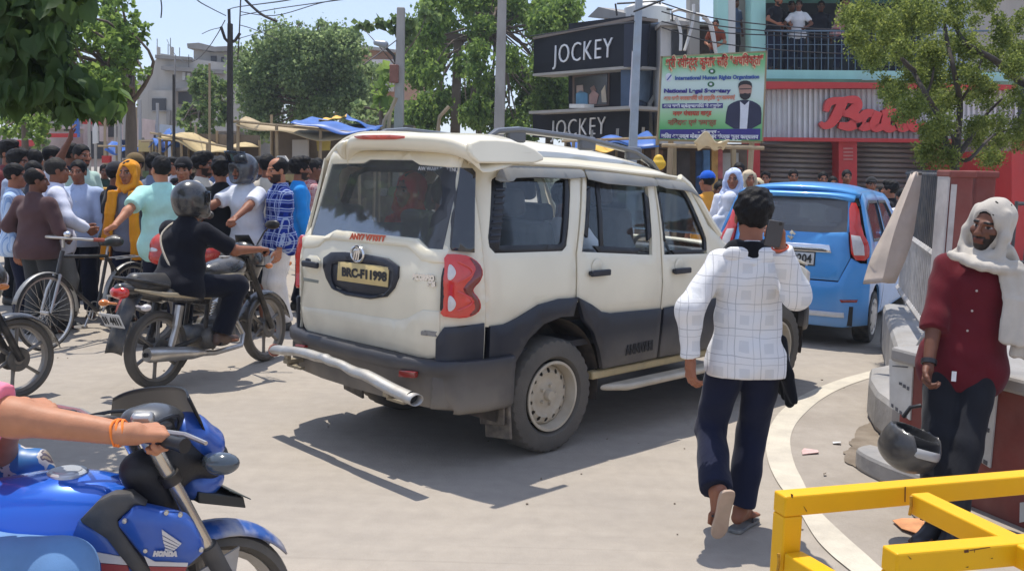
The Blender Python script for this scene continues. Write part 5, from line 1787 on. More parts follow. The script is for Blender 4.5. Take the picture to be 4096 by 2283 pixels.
whitew=mat('white_wall',(.62,.61,.58),.85,0,.14,.9,.2,20,stretch=(1,1,.3))
mint=mat('mint_wall',(.36,.62,.56),.75,0,.12,1.2,.2,20,stretch=(1,1,.3))
brickp=mat('brick_orange_wall',(.42,.25,.17),.9,0,.2,1.5,.4,14)
opening=mat('opening_dark',(.03,.03,.035),.5,0,.2,2)
signblk=mat('sign_black',(.010,.011,.017),.6,0,.25,1.2,.25,3,spec=.15,stretch=(.3,.3,2))
signnavy=mat('tarp_navy',(.014,.020,.040),.55,0,.3,1.2,.5,4)
whitel=mat('white_letters',(.80,.80,.80),.5,0,.05)
bluet=mat('blue_tarpaulin',(.04,.13,.42),.45,0,.2,2.5,.6,5)
oranget=mat('orange_tarpaulin',(.75,.42,.05),.6,0,.15,3,.5,6)
beiget=mat('beige_sheet',(.40,.31,.18),.85,0,.2,2,.5,7)
greent=mat('green_sheet',(.10,.20,.13),.7,0,.2,2,.5,6)
wood=mat('bamboo_pole',(.34,.26,.16),.8,0,.25,6,.3,30,stretch=(1,1,.2))
woodd=mat('plank_dark',(.13,.09,.06),.85,0,.3,5,.3,30)
redw=mat('red_signboard',(.46,.025,.025),.55,0,.12,1.5,dust=.06)
maroon=mat('maroon_wall',(.20,.045,.035),.8,0,.22,2.5,.35,20,dust=.25,dcol=(.34,.22,.18))
shutterm=mat('shutter_metal',(.23,.215,.20),.5,.3,.15,1.5,.1,20,dust=.4)
corrm=mat('corrugated_metal',(.60,.61,.61),.5,.1,.14,2.5,dust=.25,stretch=(1,1,.2))
# pole builders
def concrete_pole(label,x,ytop,ybot,Y,w0,m=concp,xt=None,group=None,name='utility_pole',cat='pole',arms=()):
 a=atY(x,ybot,Y);a.z=0
 b_=atY(xt if xt is not None else x,ytop,Y)
 o=thing(name,label,cat,(a.x,a.y,0),0,group)
 d=Vector((b_.x-a.x,0,0))
 w1=w0*.7
 bm=MB()
 V=[Vector((sx*w0/2,sy*w0/2,0))for sx,sy in((-1,-1),(1,-1),(1,1),(-1,1))]+[d+Vector((sx*w1/2,sy*w1/2,b_.z))for sx,sy in((-1,-1),(1,-1),(1,1),(-1,1))]
 bm.add(V,[(0,1,2,3),(7,6,5,4),(0,4,5,1),(1,5,6,2),(2,6,7,3),(3,7,4,0)])
 bm.build('pole',m,o,False,w0*.08)
 return o,a,b_
G_P='poles along the road'
o,a,b_=concrete_pole('square concrete pole carrying the street lamp, left of the tall tree',1002,20,322,26,.28,xt=1009,group=G_P)
lampo_,la=o,a
def lp_(x,y,Y=26):return atY(x,y,Y)-Vector((la.x,la.y,0))
MB().tube([lp_(998,250),lp_(1000,170),lp_(990,140),lp_(972,122),lp_(962,116)],.04,8).build('lamp_arm',ironm,o)
V,F=field_mesh([('c',lp_(968,113),lp_(945,108),.10,.07)],.03,.02)
np_mesh('lamp_head',V,F,mat('lamp_shell',(.30,.32,.34),.4,.3),o)
MB().box(lp_(994,188)+Vector((0,-.2,0)),(.22,.2,.45)).build('meter_box',mat('rust_box',(.22,.09,.06),.7,0,.2,6),o,bevel=.02)
concrete_pole('bare concrete pole in front of the tall tree',1256,-30,322,25,.30,xt=1264,group=G_P)
o,a,b_=concrete_pole('brown concrete pole with a transformer bracket behind the leaves',1143,92,340,33,.36,m=mat('pole_brown',(.16,.125,.095),.9,0,.2,3),xt=1152,group=G_P)
MB().box(atY(1150,95,33)-Vector((a.x,a.y,0)),(.7,.5,.18)).build('bracket',mat('bracket_brown',(.12,.09,.07),.8),o)
o,a,b_=concrete_pole('blue grey steel pole before the black shop',1590,-40,420,16,.15,steelb,1609,G_P)
o,a,b_=concrete_pole('dark iron pole with a forked bracket above the stalls',577,60,420,20,.13,ironm,579,G_P)
k=Vector((a.x,a.y,0))
MB().tube([atY(578,110,20)-k,atY(566,98,20)-k,atY(556,68,20)-k],.03,6).tube([atY(578,110,20)-k,atY(592,102,20)-k,atY(604,84,20)-k],.03,6).tube([atY(577,62,20)-k,atY(576,24,20)-k],.03,6).build('bracket',ironm,o)
concrete_pole('thin steel pole standing left of the iron pole',436,188,420,24,.07,ironm,437,G_P)
concrete_pole('slender pole beside the small bush',526,160,420,23,.06,wood,527,G_P)
for i,(x,yt,Y)in enumerate(((300,90,26),(326,238,28),(352,250,28),(396,260,28))):
 concrete_pole(['grey post among the pale shopfronts under the light tree','second grey post under the light tree','third grey post under the light tree','post at the foot of the grey house'][i],x,yt if i else 240,400,Y,.10,conc,None,G_P)
# wires
wirem=mat('wire_black',(.012,.012,.014),.6)
def wire(label,pts,r=.012,sag=0.0):
 P=[atY(*p)for p in pts]
 if len(P)==2 and sag:
  n=14
  P=[P[0].lerp(P[1],i/n)-Vector((0,0,sag*4*(i/n)*(1-i/n)))for i in range(n+1)]
 elif len(P)>2:
  P=curve_pts(P,5)
 return tag(MB().tube(P,r,5).build('overhead_wire',wirem),label,'wire','overhead wires')
wire('long sagging wire from the iron pole to the grey roof',[(566,52,20),(420,100,36)],.010,.8)
wire('wire from the iron pole rising to the top right',[(577,24,20),(600,18,18),(720,2,13),(760,-12,11)],.009)
wire('thick drooping cable hanging at the top centre of the sky',[(610,-10,9),(625,8,9),(660,38,9),(697,54,9)],.012)
wire('double vertical wire just right of the iron pole',[(606,-20,19),(602,80,20),(598,150,21)],.014)
wire('thin wire falling right of the iron pole towards the bush',[(604,64,20),(640,75,22),(700,100,26)],.009)
wire('short wire crossing from the pole to upper left',[(568,40,20),(532,22,18),(500,4,15),(485,-14,13)],.009)
wire('lowest wire between the pole bracket and the sky',[(556,70,20),(530,76,22),(508,86,24)],.008)
wire('hanging wire end at the top left of the sky',[(404,-6,9),(407,20,9),(405,46,9)],.006)
wire('wire from the lamp pole down to the round bush',[(1000,100,26),(960,130,25),(914,164,24)],.014)
wire('sagging wire crossing before the black sign',[(1595,55,15.8),(1480,70,20),(1330,92,24)],.012)
wire('cable rising over the white house',[(1595,30,15.8),(1660,4,15),(1720,-20,14)],.016)
for i,(y0,y1)in enumerate(((8,70),(30,84),(55,92),(70,130))):
 wire(['uppermost wire before the balcony','second wire before the balcony','third wire before the balcony','lowest wire before the balcony'][i],[(1665,y0,18),(1800,(y0+y1)/2+8,19),(2010,y1,20),(2200,y1+8,21)],.012)

# ------------------------------------------------------------------ far left houses
def house(label,parts,name='house'):
 """parts: (name, outline, Y, thickness, material)"""
 root=None
 o=thing(name,label,'house',(0,0,0))
 xs=[]
 for nm,pts,Y,t,m in parts:
  q=slab(nm,pts,Y,t,m,o)
  xs.append(q)
 c=sum((v.co for v in xs[0].data.vertices),Vector())/len(xs[0].data.vertices)
 base=Vector((c.x,c.y,0))
 o.location=base
 for q in xs:
  q.data.transform(Matrix.Translation(-base))
 return o
hs=house('bare grey concrete house with a slanted rooftop room',[
 ('wall',[(345,330),(345,205),(405,135),(480,148),(575,160),(640,185),(640,330)],62,8,conc),
 ('wall',rect(372,228,440,330),61.2,.8,conc),
 ('parapet',[(390,138),(480,144),(480,152),(390,147)],61.6,.4,conc2),
 ('parapet',[(405,166),(560,176),(560,186),(405,176)],61.4,.6,conc2),
 ('rooftop_room',[(487,182),(487,122),(530,132),(586,132),(590,186)],63,5,conc),
 ('roof',[(470,110),(500,108),(540,118),(586,116),(592,128),(540,130),(486,122),(472,122)],62.4,6,conc2),
 ('door',rect(530,141,544,178),62.9,.3,opening),('window',rect(556,144,562,156),62.9,.3,opening),
 ('window',rect(382,248,417,278),61.1,.3,opening),('sill',rect(380,278,419,281),60.9,.4,conc2),
 ('balcony',[(440,222),(560,214),(560,222),(440,230)],61,1.0,conc2),('opening',rect(445,232,490,262),61.8,.3,opening),
 ('window',rect(458,182,466,202),61.8,.3,mat('pale_frame',(.5,.5,.48),.8)),('window',rect(470,184,478,203),61.8,.3,MATS['pale_frame']),
 ('column',[(394,138),(394,118),(398,118),(398,138)],62.5,.4,conc),('column',[(427,146),(427,118),(432,118),(432,146)],62.5,.4,conc),
 ('rod',rect(394.5,98,395.5,118),62.5,.06,ironm),('rod',rect(428,96,429,118),62.5,.06,ironm),('rod',rect(422,112,423,144),62.5,.06,ironm),
 ('rod',rect(451,120,452,150),62.5,.06,ironm),('rod',rect(474,138,475,170),61,.06,ironm)]+
 [('rod',rect(598+7*i,122+6*(i%3),599+7*i,165),62.5,.06,ironm)for i in range(6)]+[('pipe',[(418,278),(428,278),(425,330),(419,330)],61.0,.2,conc2),('drainpipe',rect(438,140,440,335),60.8,.2,conc2)])
house('flat brown house behind the round bush',[('wall',[(840,300),(850,122),(880,112),(995,128),(995,300)],55,6,brickp),('roof_slab',[(840,118),(880,110),(1000,126),(1000,133),(880,118),(840,125)],54.4,7,conc),('wall',rect(935,150,990,230),54.6,.5,whitew)])
house('small reddish house behind the street lamp pole',[('wall',rect(1000,110,1050,320),50,5,brickp),('balcony',rect(1002,125,1052,132),49.4,.8,whitew),('window',rect(1018,145,1040,165),49.8,.3,opening)])
pink=mat('pale_pink_wall',(.50,.40,.38),.85,0,.18,1,.2,15)
bluew=mat('pale_blue_wall',(.36,.42,.50),.85,0,.18,1,.2,15)
house('pale pink shopfront under the light tree',[('wall',rect(210,292,300,420),40,4,pink),('awning',rect(205,300,260,312),39,1,redw),('opening',rect(222,330,262,400),39.8,.3,opening),('window',rect(268,318,290,345),39.8,.3,opening)])
house('pale blue shopfront with a blue board',[('wall',rect(300,312,395,420),44,4,bluew),('signboard',rect(310,322,345,345),43.5,.3,mat('board_blue',(.08,.22,.42),.6)),('opening',rect(352,340,392,400),43.8,.3,opening),('pillar',rect(296,305,304,420),43.2,.6,whitew)])
house('whitish house at the left edge of the street',[('wall',rect(110,252,212,420),46,4,conc),('window',rect(120,262,140,296),45.8,.3,opening),('window',rect(160,300,195,330),45.8,.3,opening),('ledge',rect(105,318,216,324),45.2,.8,pink)])
house('low shop with a red and white board at the far left',[('wall',rect(-60,330,112,430),38,4,pink),('signboard',rect(20,338,85,352),37.6,.3,whitew),('signboard',rect(20,352,85,368),37.6,.3,redw),('opening',rect(-20,372,90,425),37.8,.3,opening)])
house('grey rear block closing the street behind the stalls',[('wall',rect(395,318,840,430),66,4,conc2),('opening',rect(430,335,500,380),65.8,.3,opening)])

# ------------------------------------------------------------------ stalls with tarpaulin roofs
def tarp(name,P,m,parent=None,sag=.12,n=9,thick=.012,seed=0,drop=0.0):
 """P: four corner points (front left, front right, back right, back left)"""
 r_=random.Random(seed)
 ph=[r_.uniform(0,6)for _ in range(4)]
 def f(a,b_):
  p=(P[0]*(1-a)+P[1]*a)*(1-b_)+(P[3]*(1-a)+P[2]*a)*b_
  z=-sag*4*a*(1-a)*(.5+.5*math.sin(9*a+ph[0]))-sag*.6*math.sin(5*b_+ph[1])*math.sin(7*a+ph[2])
  return p+Vector((0,0,z-drop*max(0,1-b_/.2)))
 return MB().grid(f,2*n,n).build(name,m,parent,solid=thick)
def stall(label,x0,x1,ytop0,ytop1,Y,depth,top,group='market stalls with tarpaulin roofs',counter=True,seed=0,second=None):
 a=atY(x0,ytop0,Y);b_=atY(x1,ytop1,Y)
 o=thing('market_stall',label,'stall',(0,0,0),0,group)
 base=Vector(((a.x+b_.x)/2,Y,0))
 o.location=base
 A=a-base;B_=b_-base
 tarp('awning',[A,B_,B_+Vector((.0,depth,.02)),A+Vector((0,depth,-.05))],top,o,.16,seed=seed,drop=.16)
 if second:
  c=A.lerp(B_,.45)+Vector((0,-.1,.10));d=A.lerp(B_,1.0)+Vector((.2,-.1,.08))
  tarp('awning_patch',[c,d,d+Vector((0,depth*.7,.06)),c+Vector((0,depth*.7,.10))],second,o,.10,seed=seed+5,drop=.10)
 n=4
 for i in range(n):
  q=A.lerp(B_,i/(n-1))
  MB().tube([(q.x,q.y+.1,0),(q.x+.03*(-1)**i,q.y+.1,q.z-.05)],.035,6).build('post',wood,o)
  MB().tube([(q.x,q.y+depth-.1,0),(q.x,q.y+depth-.1,q.z+.2)],.035,6).build('post',wood,o)
 MB().tube([A+Vector((-.2,.1,-.06)),B_+Vector((.2,.1,-.06))],.03,6).build('beam',wood,o)
 if counter:
  r_=random.Random(seed)
  w_=B_.x-A.x
  MB().box(((A.x+B_.x)/2,depth*.5,.45),(w_*.9,.7,.9)).build('counter',woodd,o)
  MB().box(((A.x+B_.x)/2,depth-.05,(A.z+0)/2),(w_,.05,A.z)).build('back_wall',mat('stall_back',(.16,.13,.10),.9,0,.3,2),o)
  for i in range(7):
   x=A.x+w_*(.1+.8*r_.random());hh=r_.uniform(.15,.5)
   MB().box((x,depth*.45,.9+hh/2),(r_.uniform(.25,.6),.3,hh)).build('crate',mat('goods%d'%(i%5),[(.30,.24,.16),(.38,.36,.33),(.16,.22,.10),(.45,.38,.20),(.20,.13,.10)][i%5],.8,0,.2,4),o,bevel=.02)
 return o
stall('long stall under a sagging beige sheet and blue patches, left of the white vehicle',592,905,296,330,21,3.2,beiget,seed=3,second=bluet)
stall('stall with an orange and green awning touching the vehicle roof',800,1010,298,330,23,3,greent,seed=8)
stall('stall with a pale yellow sloping sheet behind the crowd',395,575,328,368,24,3,mat('cream_sheet',(.50,.38,.19),.85,0,.15,3,.4,7),seed=11)
stall('far stall with a plain blue sheet at the left',262,352,362,362,26,2,bluet,seed=15)
stall('small stall roofed with crumpled blue plastic',372,432,350,346,25,2,bluet,seed=17)
tag(tarp('tarpaulin',[atY(800,302,22.5),atY(868,292,22.5),atY(872,290,23.5),atY(815,298,23.5)],oranget,None,.06,seed=2),'orange strip of tarpaulin lying on the stall roof','tarpaulin')
tag(tarp('tarpaulin',[atY(866,296,22.6),atY(960,330,22.6),atY(955,322,24.5),atY(872,288,24.5)],bluet,None,.06,seed=4),'blue tarpaulin sloping down behind the orange strip','tarpaulin')
tag(tarp('tarpaulin',[atY(392,362,24.6),atY(432,330,24.6),atY(425,326,25.5),atY(380,352,25.5)],bluet,None,.1,seed=5),'bright blue rag of tarpaulin hanging over the yellow sheet','tarpaulin')
tag(slab('menu_board',rect(348,352,385,382),25.5,.06,mat('board_ochre',(.50,.40,.18),.7)),'ochre board hanging under the blue plastic roof','board')
stall('dark stall under blue plastic below the black shop',1440,1660,348,336,19,2.6,bluet,seed=21)
tag(tarp('tarpaulin',[atY(1480,372,18.4),atY(1600,378,18.4),atY(1620,366,20),atY(1500,352,20)],oranget,None,.05,seed=6),'yellow edge of tarpaulin under the blue plastic roof','tarpaulin')
for i,(x,yb,yt)in enumerate(((960,330,280),(975,322,246),(1100,320,268))):
 tag(MB().tube([atY(x,yb+20,24),atY(x+6,(yb+yt)/2,24),atY(x+22 if i<2 else x+30,yt,24)],.05,6).build('bamboo_pole',wood),['short leaning bamboo pole at the end of the stalls','long pale bamboo pole leaning under the lamp','dark leaning stick before the tall tree'][i],'pole')

# ------------------------------------------------------------------ the black shop
JL=Vector((.66,30.0,0));JR=Vector((3.06,25.5,0))
jd=(JR-JL).normalized();jn=Vector((jd.y,-jd.x,0))
if jn.y>0:jn=-jn
def jk(x,y,off=0.0):return onp(x,y,JL+jn*off,jn)
shop=thing('clothing_shop','black two storey clothing shop with white capital letters on its signs','shop',JR)
def jslab(name,pts,off,t,m,parent=shop,bevel=0):
 P=[jk(p[0],p[1],off)-JR for p in pts]
 n=len(P)
 return MB().add(P+[p-jn*t for p in P],[tuple(range(n)),tuple(range(2*n-1,n-1,-1))]+[(i,i+n,(i+1)%n+n,(i+1)%n)for i in range(n)]).build(name,m,parent,False,bevel)
s1=jslab('signboard',[(1343,98),(1594,48),(1590,166),(1343,187)],.5,.5,signblk)
s2=jslab('signboard',[(1340,284),(1592,272),(1590,350),(1340,346)],.5,.5,signblk)
jslab('sign_edge',[(1340,94),(1596,42),(1596,50),(1340,100)],.56,.7,mat('sign_edge_brown',(.20,.16,.13),.7),s1)
jslab('sign_edge',[(1340,186),(1592,165),(1592,172),(1340,192)],.56,.7,conc,s1)
jslab('ledge',[(1330,280),(1592,266),(1592,274),(1330,287)],1.0,1.3,conc)
jslab('wall',[(1430,60),(1594,40),(1590,440),(1430,440)],.0,.4,signblk)
jslab('window_frame',[(1440,190),(1532,178),(1530,266),(1440,270)],.04,.1,mat('window_frame_brown',(.14,.09,.07),.6))
wd_=jslab('shop_window',[(1445,196),(1528,185),(1526,262),(1445,266)],.06,.06,mat('shop_window_dark',(.05,.045,.05),.2,0,.3,1.5))
for pts,c in(([(1449,236),(1460,228),(1478,236),(1478,264),(1449,264)],(.10,.25,.38)),([(1450,216),(1466,214),(1468,234),(1450,234)],(.33,.24,.20)),([(1482,240),(1492,226),(1506,238),(1500,262),(1482,262)],(.42,.24,.20)),([(1512,230),(1522,214),(1526,258),(1514,258)],(.55,.45,.33)),([(1484,222),(1494,215),(1500,228),(1488,232)],(.20,.11,.08))):
 jslab('display_print',pts,.075,.01,mat('print%d'%int(c[0]*1000),c,.6,0,.25,2),wd_)
jslab('sill_goods',rect(1432,262,1470,272),.8,.3,whitew)
def jtext(s,x0,y0,x1,y1,hpx,par):
 p0=jk(x0,y0,.52)-JR;p1=jk(x1,y1,.52)-JR;pt=jk(x0,y0-hpx,.52)-JR
 text_mesh('lettering',s,whitel,par,p0,p1-p0,(0,0,1),(pt-p0).length,.03,(p1-p0).length,-.01,nrm=jn,space=1.12)
jtext('JOCKEY',1392,161,1541,145,47,s1)
jtext('JOCKEY',1387,345,1524,338,42,s2)
JS=Vector((4.25,27.2,0));jd2=(JS-JR).normalized();jn2=Vector((jd2.y,-jd2.x,0))
if jn2.y>0:jn2=-jn2
def js(x,y,off=0.0):return onp(x,y,JR+jn2*off,jn2)
def jsslab(name,pts,off,t,m,parent=shop):
 P=[js(p[0],p[1],off)-JR for p in pts]
 n=len(P)
 return MB().add(P+[p-jn2*t for p in P],[tuple(range(n)),tuple(range(2*n-1,n-1,-1))]+[(i,i+n,(i+1)%n+n,(i+1)%n)for i in range(n)]).build(name,m,parent,False)
jsslab('side_tarpaulin',[(1598,60),(1664,62),(1655,172),(1596,168)],.3,.3,signnavy)
jsslab('side_wall',[(1598,50),(1668,58),(1660,440),(1596,440)],0,.4,mat('side_blue',(.06,.10,.17),.6,0,.35,.8))
jsslab('side_print',[(1606,180),(1640,178),(1632,260),(1606,250)],.03,.03,mat('side_print_pale',(.20,.27,.36),.6,0,.35,1.2))
jsslab('side_print',[(1618,262),(1650,268),(1646,330),(1612,330)],.03,.03,mat('side_print_dark',(.04,.06,.10),.6,0,.35,1.2))
MB().tube([js(1650,172,.1)-JR,js(1648,240,.1)-JR,js(1634,262,.1)-JR,js(1638,350,.1)-JR],.06,8).build('drainpipe',conc,shop)
jslab('roof_slab',[(1478,44),(1505,18),(1600,40),(1600,50)],-.6,2.5,conc2)
tk2=atY(1628,38,27.4)-JR
MB().lathe([(.0,.75),(.25,.72),(.42,.62),(.62,.5),(.62,.0),(.0,.0)],'z',tk2-Vector((0,0,.35)),20).build('water_tank',whitew,shop)
b=MB()
for(x0,y0,x1,y1)in((1548,10,1552,40),(1552,10,1660,4),(1660,4,1662,44),(1640,20,1700,26),(1690,26,1692,60)):
 b.tube([atY(x0,y0,27)-JR,atY(x1,y1,27)-JR],.025,5)
b.build('roof_rails',ironm,shop)
pn=tag(tarp('flag',[atY(1582,268,22),atY(1592,272,22),atY(1594,130,22),atY(1590,128,22)],mat('flag_white',(.66,.62,.62),.8,0,.1,2,.4,6),None,.03),'narrow white flag with a faded red foot on the pole by the black shop','flag')

# ------------------------------------------------------------------ white house, mint house with balcony, red shop front
BY=24.0
house('white plastered house with peeling strips beside the mint columns',[('wall',rect(1662,60,1812,420),BY+.8,4,whitew),('wall',rect(1735,-40,1760,140),BY+.3,.5,conc),('opening',rect(1690,75,1728,140),BY+.7,.2,opening),('opening',rect(1744,60,1802,150),BY+.7,.2,mat('brown_room',(.10,.07,.06),.9)),('ledge',rect(1662,55,1815,64),BY+.4,1,conc)])
for i,pts in enumerate(([(1690,30),(1710,25),(1740,34),(1780,50),(1800,130)],[(1700,45),(1712,80),(1712,128)],[(1745,12),(1742,60),(1722,128)],[(1768,45),(1790,66),(1802,140)])):
 tag(MB().tube(curve_pts([atY(p[0],p[1],BY-.6)for p in pts],5),.10,8,flat=(1,.35)).build('cloth_strip',whitew),['white cloth strip arching over the house wall','white strip hanging left of the arch','white strip tied to the grey post','white strip falling to the right of the arch'][i],'cloth')
MBY=BY
mh=thing('house','mint green house with barred balcony above a red and corrugated shop front','house',(atY(2050,400,BY).x,BY,0))
mo_=Vector(mh.location)
def ms(name,pts,off,t,m,parent=None,bevel=0):
 q=slab(name,pts,BY+off,t,m,parent or mh,bevel)
 q.data.transform(Matrix.Translation(-mo_))
 return q
ms('column',rect(1805,-60,1832,150),-.3,.5,mint);ms('column',rect(1832,-60,1850,150),-.28,.5,whitew)
ms('column',rect(1890,-60,1926,210),-.4,.6,mint)
ms('column',rect(1850,-60,1888,200),1.0,.4,conc)
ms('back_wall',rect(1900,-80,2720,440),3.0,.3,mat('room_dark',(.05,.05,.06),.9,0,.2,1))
ms('balcony_slab',[(1924,176),(2180,178),(2700,184),(2700,206),(2180,202),(1924,200)],-.9,4.0,mint)
ms('slab_sheet',[(1924,198),(2170,200),(2160,208),(1924,206)],-1.2,.4,greent)
ms('ceiling',rect(1900,-120,2720,-60),-.9,4.0,mint)
rl=ms('railing',rect(1924,76,2180,80),-.85,.06,mat('rail_blue_grey',(.10,.15,.20),.5,.3))
for y in(112,146):
 ms('rail_bar',rect(1924,y,2330,y+1.5),-.83,.03,MATS['rail_blue_grey'],rl)
for i in range(24):
 x=1930+i*17
 ms('railing_bar',rect(x,78,x+1.6,178),-.84,.03,MATS['rail_blue_grey'],rl)
ms('railing',rect(2180,76,2500,80),-.85,.06,MATS['rail_blue_grey'])
ms('wall',rect(2330,0,2440,180),-.6,.3,bluew);ms('wall',rect(2440,-60,2700,180),-.6,.3,conc)
ms('signboard',[(1890,205),(2168,208),(2560,214),(2560,226),(2168,222),(1890,224)],-1.3,.4,redw)
# corrugated panel
x0,x1=1898,2560
A0=atY(x0,224,BY-1.0);A1=atY(x1,226,BY-1.0);B0=atY(x0,346,BY-1.0);B1=atY(x1,352,BY-1.0)
nc=50
def corr(a,b_):
 p=A0.lerp(A1,a).lerp(B0.lerp(B1,a),b_)
 ph=(a*nc)%1
 return p+Vector((0,-.07 if.2<ph<.62 else 0,0))-mo_
us=[]
for i in range(nc):
 us+=[(i+q)/nc for q in(0,.199,.2001,.62,.6201)]
us.append(1.0)
V=[corr(a,b_)for a in us for b_ in(0,1)]
MB().add(V,[(2*i,2*i+1,2*i+3,2*i+2)for i in range(len(us)-1)]).build('corrugated_sheet',corrm,mh,False,solid=.01)
ms('signboard',[(1880,345),(2560,352),(2560,362),(1880,354)],-1.35,.5,redw)
for(xa,xb)in((1880,1912),(2110,2156),(2350,2392),(2540,2600)):
 ms('pillar',rect(xa,352,xb,640),-1.2,.6,redw)
for(xa,xb)in((1912,2110),(2156,2350),(2392,2540)):
 P0=atY(xa,354,BY-.8);P1=atY(xb,356,BY-.8)
 sh_=ms('shutter',rect(xa,354,xb,640),-.62,.05,shutterm)
 for i in range(22):
  z0=P0.z-.03-i*.115
  if z0<.05:break
  o=MB().grid(lambda a,b_:Vector((P0.x+(P1.x-P0.x)*a,BY-.70-.035*math.sin(math.pi*b_),z0-.108*b_))-mo_,2,5).build('slat',shutterm,sh_,solid=.004)
nt_=[(2134,372+9*i)for i in range(4)]
for(x,y)in nt_:
 ms('notice_print',rect(x-12,y,x+12,y+4),-1.22,.02,mat('print_pale_red',(.45,.16,.14),.6),mh)
# script letters on the corrugated panel, built as thick brush strokes
redl2=mat('sign_letter_red',(.58,.025,.022),.4,0,.08,3,coat=.3)
LY=BY-1.25
def stroke(pts,w_):
 P=curve_pts([atY(p[0],p[1],LY)for p in pts],6)
 ws=w_ if hasattr(w_,'__len__')else[w_]*2
 n=len(P)
 L_,R_=[],[]
 for i,p in enumerate(P):
  t=(P[min(i+1,n-1)]-P[max(i-1,0)]);t.y=0;t.normalize()
  nn=Vector((-t.z,0,t.x))
  wv=float(np.interp(i/(n-1),np.linspace(0,1,len(ws)),ws))
  L_.append(p+nn*wv);R_.append(p-nn*wv)
 V=L_+R_+[q+Vector((0,.14,0))for q in L_]+[q+Vector((0,.14,0))for q in R_]
 F=[]
 for i in range(n-1):
  F+=[(i,i+1,n+i+1,n+i),(2*n+i,3*n+i,3*n+i+1,2*n+i+1),(i,2*n+i,2*n+i+1,i+1),(n+i,n+i+1,3*n+i+1,3*n+i)]
 F+=[(0,n,3*n,2*n),(n-1,3*n-1,4*n-1,2*n-1)]
 return[v-mo_ for v in V],F
cF=zc(2600,0,1496,2576)
def letter(strokes):
 b=MB()
 for k,(pts,w_)in enumerate(strokes):
  V,F=stroke([cF(*p)for p in pts],[q*.74 for q in w_])
  b.add([v+Vector((0,-.012*k,0))for v in V],F)
 b.build('letter',redl2,mh,False)
letter([([(1175,845),(1205,868),(1250,850),(1290,790),(1330,700)],[.05,.10,.13,.16,.15]),([(1215,770),(1240,705),(1330,690),(1410,690),(1425,730),(1380,775),(1330,785)],[.07,.12,.09,.13,.17,.14,.08]),([(1340,780),(1405,795),(1420,840),(1370,872),(1300,862)],[.08,.14,.18,.14,.09])])
letter([([(1545,780),(1490,785),(1455,830),(1470,872),(1520,865),(1560,820)],[.10,.14,.15,.14,.11,.08]),([(1575,770),(1545,850),(1560,882),(1610,872)],[.12,.14,.13,.09]),([(1420,868),(1450,860),(1470,850)],[.07,.07,.07])])
letter([([(1680,700),(1640,790),(1625,860),(1655,888),(1700,870)],[.10,.14,.14,.12,.09]),([(1600,778),(1660,772),(1740,775)],[.08,.10,.07])])
letter([([(1790,780),(1735,790),(1715,840),(1740,880),(1790,860),(1820,800)],[.10,.14,.15,.14,.11,.08]),([(1825,770),(1800,850),(1830,882),(1900,860)],[.12,.14,.13,.07])])
# ------------------------------------------------------------------ hoarding
HY=18.0
hd_=thing('hoarding','green and white printed hoarding with a bearded man in a dark suit','hoarding',(atY(1790,350,HY).x,HY,0))
ho=Vector(hd_.location)
def hs_(name,pts,off,t,m,parent=None,bevel=0):
 q=slab(name,pts,HY+off,t,m,parent or hd_,bevel)
 q.data.transform(Matrix.Translation(-ho))
 return q
bm_=bpy.data.materials.new('banner_print')
bm_.use_nodes=True
nt=bm_.node_tree
bs_=nt.nodes['Principled BSDF']
bs_.inputs['Roughness'].default_value=.55
tc=_nn(nt,'ShaderNodeTexCoord')
sp__=_nn(nt,'ShaderNodeSeparateXYZ')
nt.links.new(tc.outputs['Generated'],sp__.inputs[0])
cr_=_nn(nt,'ShaderNodeValToRGB')
e_=cr_.color_ramp.elements
e_[0].position=0.12;e_[0].color=(.10,.38,.12,1)
e_[1].position=1.0;e_[1].color=(.08,.36,.10,1)
for ps,c in((.30,(.32,.55,.30,1)),(.48,(.55,.66,.60,1)),(.66,(.55,.68,.62,1)),(.84,(.22,.50,.24,1))):
 q=cr_.color_ramp.elements.new(ps);q.color=c
nz=_nn(nt,'ShaderNodeTexNoise');nz.inputs['Scale'].default_value=1.2
nt.links.new(tc.outputs['Object'],nz.inputs['Vector'])
ad=_nn(nt,'ShaderNodeMath',_operation='MULTIPLY_ADD');ad.inputs[1].default_value=.22
nt.links.new(nz.outputs['Fac'],ad.inputs[0])
sb=_nn(nt,'ShaderNodeMath',_operation='SUBTRACT');sb.inputs[1].default_value=.11
nt.links.new(sp__.outputs[2],sb.inputs[0]);nt.links.new(sb.outputs[0],ad.inputs[2])
nt.links.new(ad.outputs[0],cr_.inputs[0]);nt.links.new(cr_.outputs[0],bs_.inputs['Base Color'])
MATS['banner_print']=bm_
ban=hs_('banner',[(1668,146),(1926,133),(1916,355),(1657,350)],0,.03,bm_)
hs_('banner_frame',[(1664,142),(1930,128),(1930,133),(1664,147)],.035,.05,wood);hs_('banner_frame',[(1655,350),(1918,356),(1918,361),(1655,355)],.035,.05,wood)
hs_('banner_frame',[(1662,142),(1667,142),(1656,356),(1652,356)],.035,.05,wood);hs_('banner_frame',[(1927,130),(1931,130),(1920,360),(1915,360)],.035,.05,wood)
for x in(1690,1895):
 q=MB().tube([(atY(x,352,HY).x-ho.x,.12,0),(atY(x,352,HY).x-ho.x,.10,atY(x,200,HY).z)],.05,8).build('post',wood,hd_)
def cH(x,y):return cF(x,y)
navyp=mat('print_navy',(.035,.025,.20),.55);suitp=mat('print_suit',(.018,.02,.055),.55);whitep=mat('print_white',(.62,.64,.70),.55);skinp=mat('print_skin',(.36,.20,.15),.55);blackp=mat('print_black',(.012,.012,.014),.55)
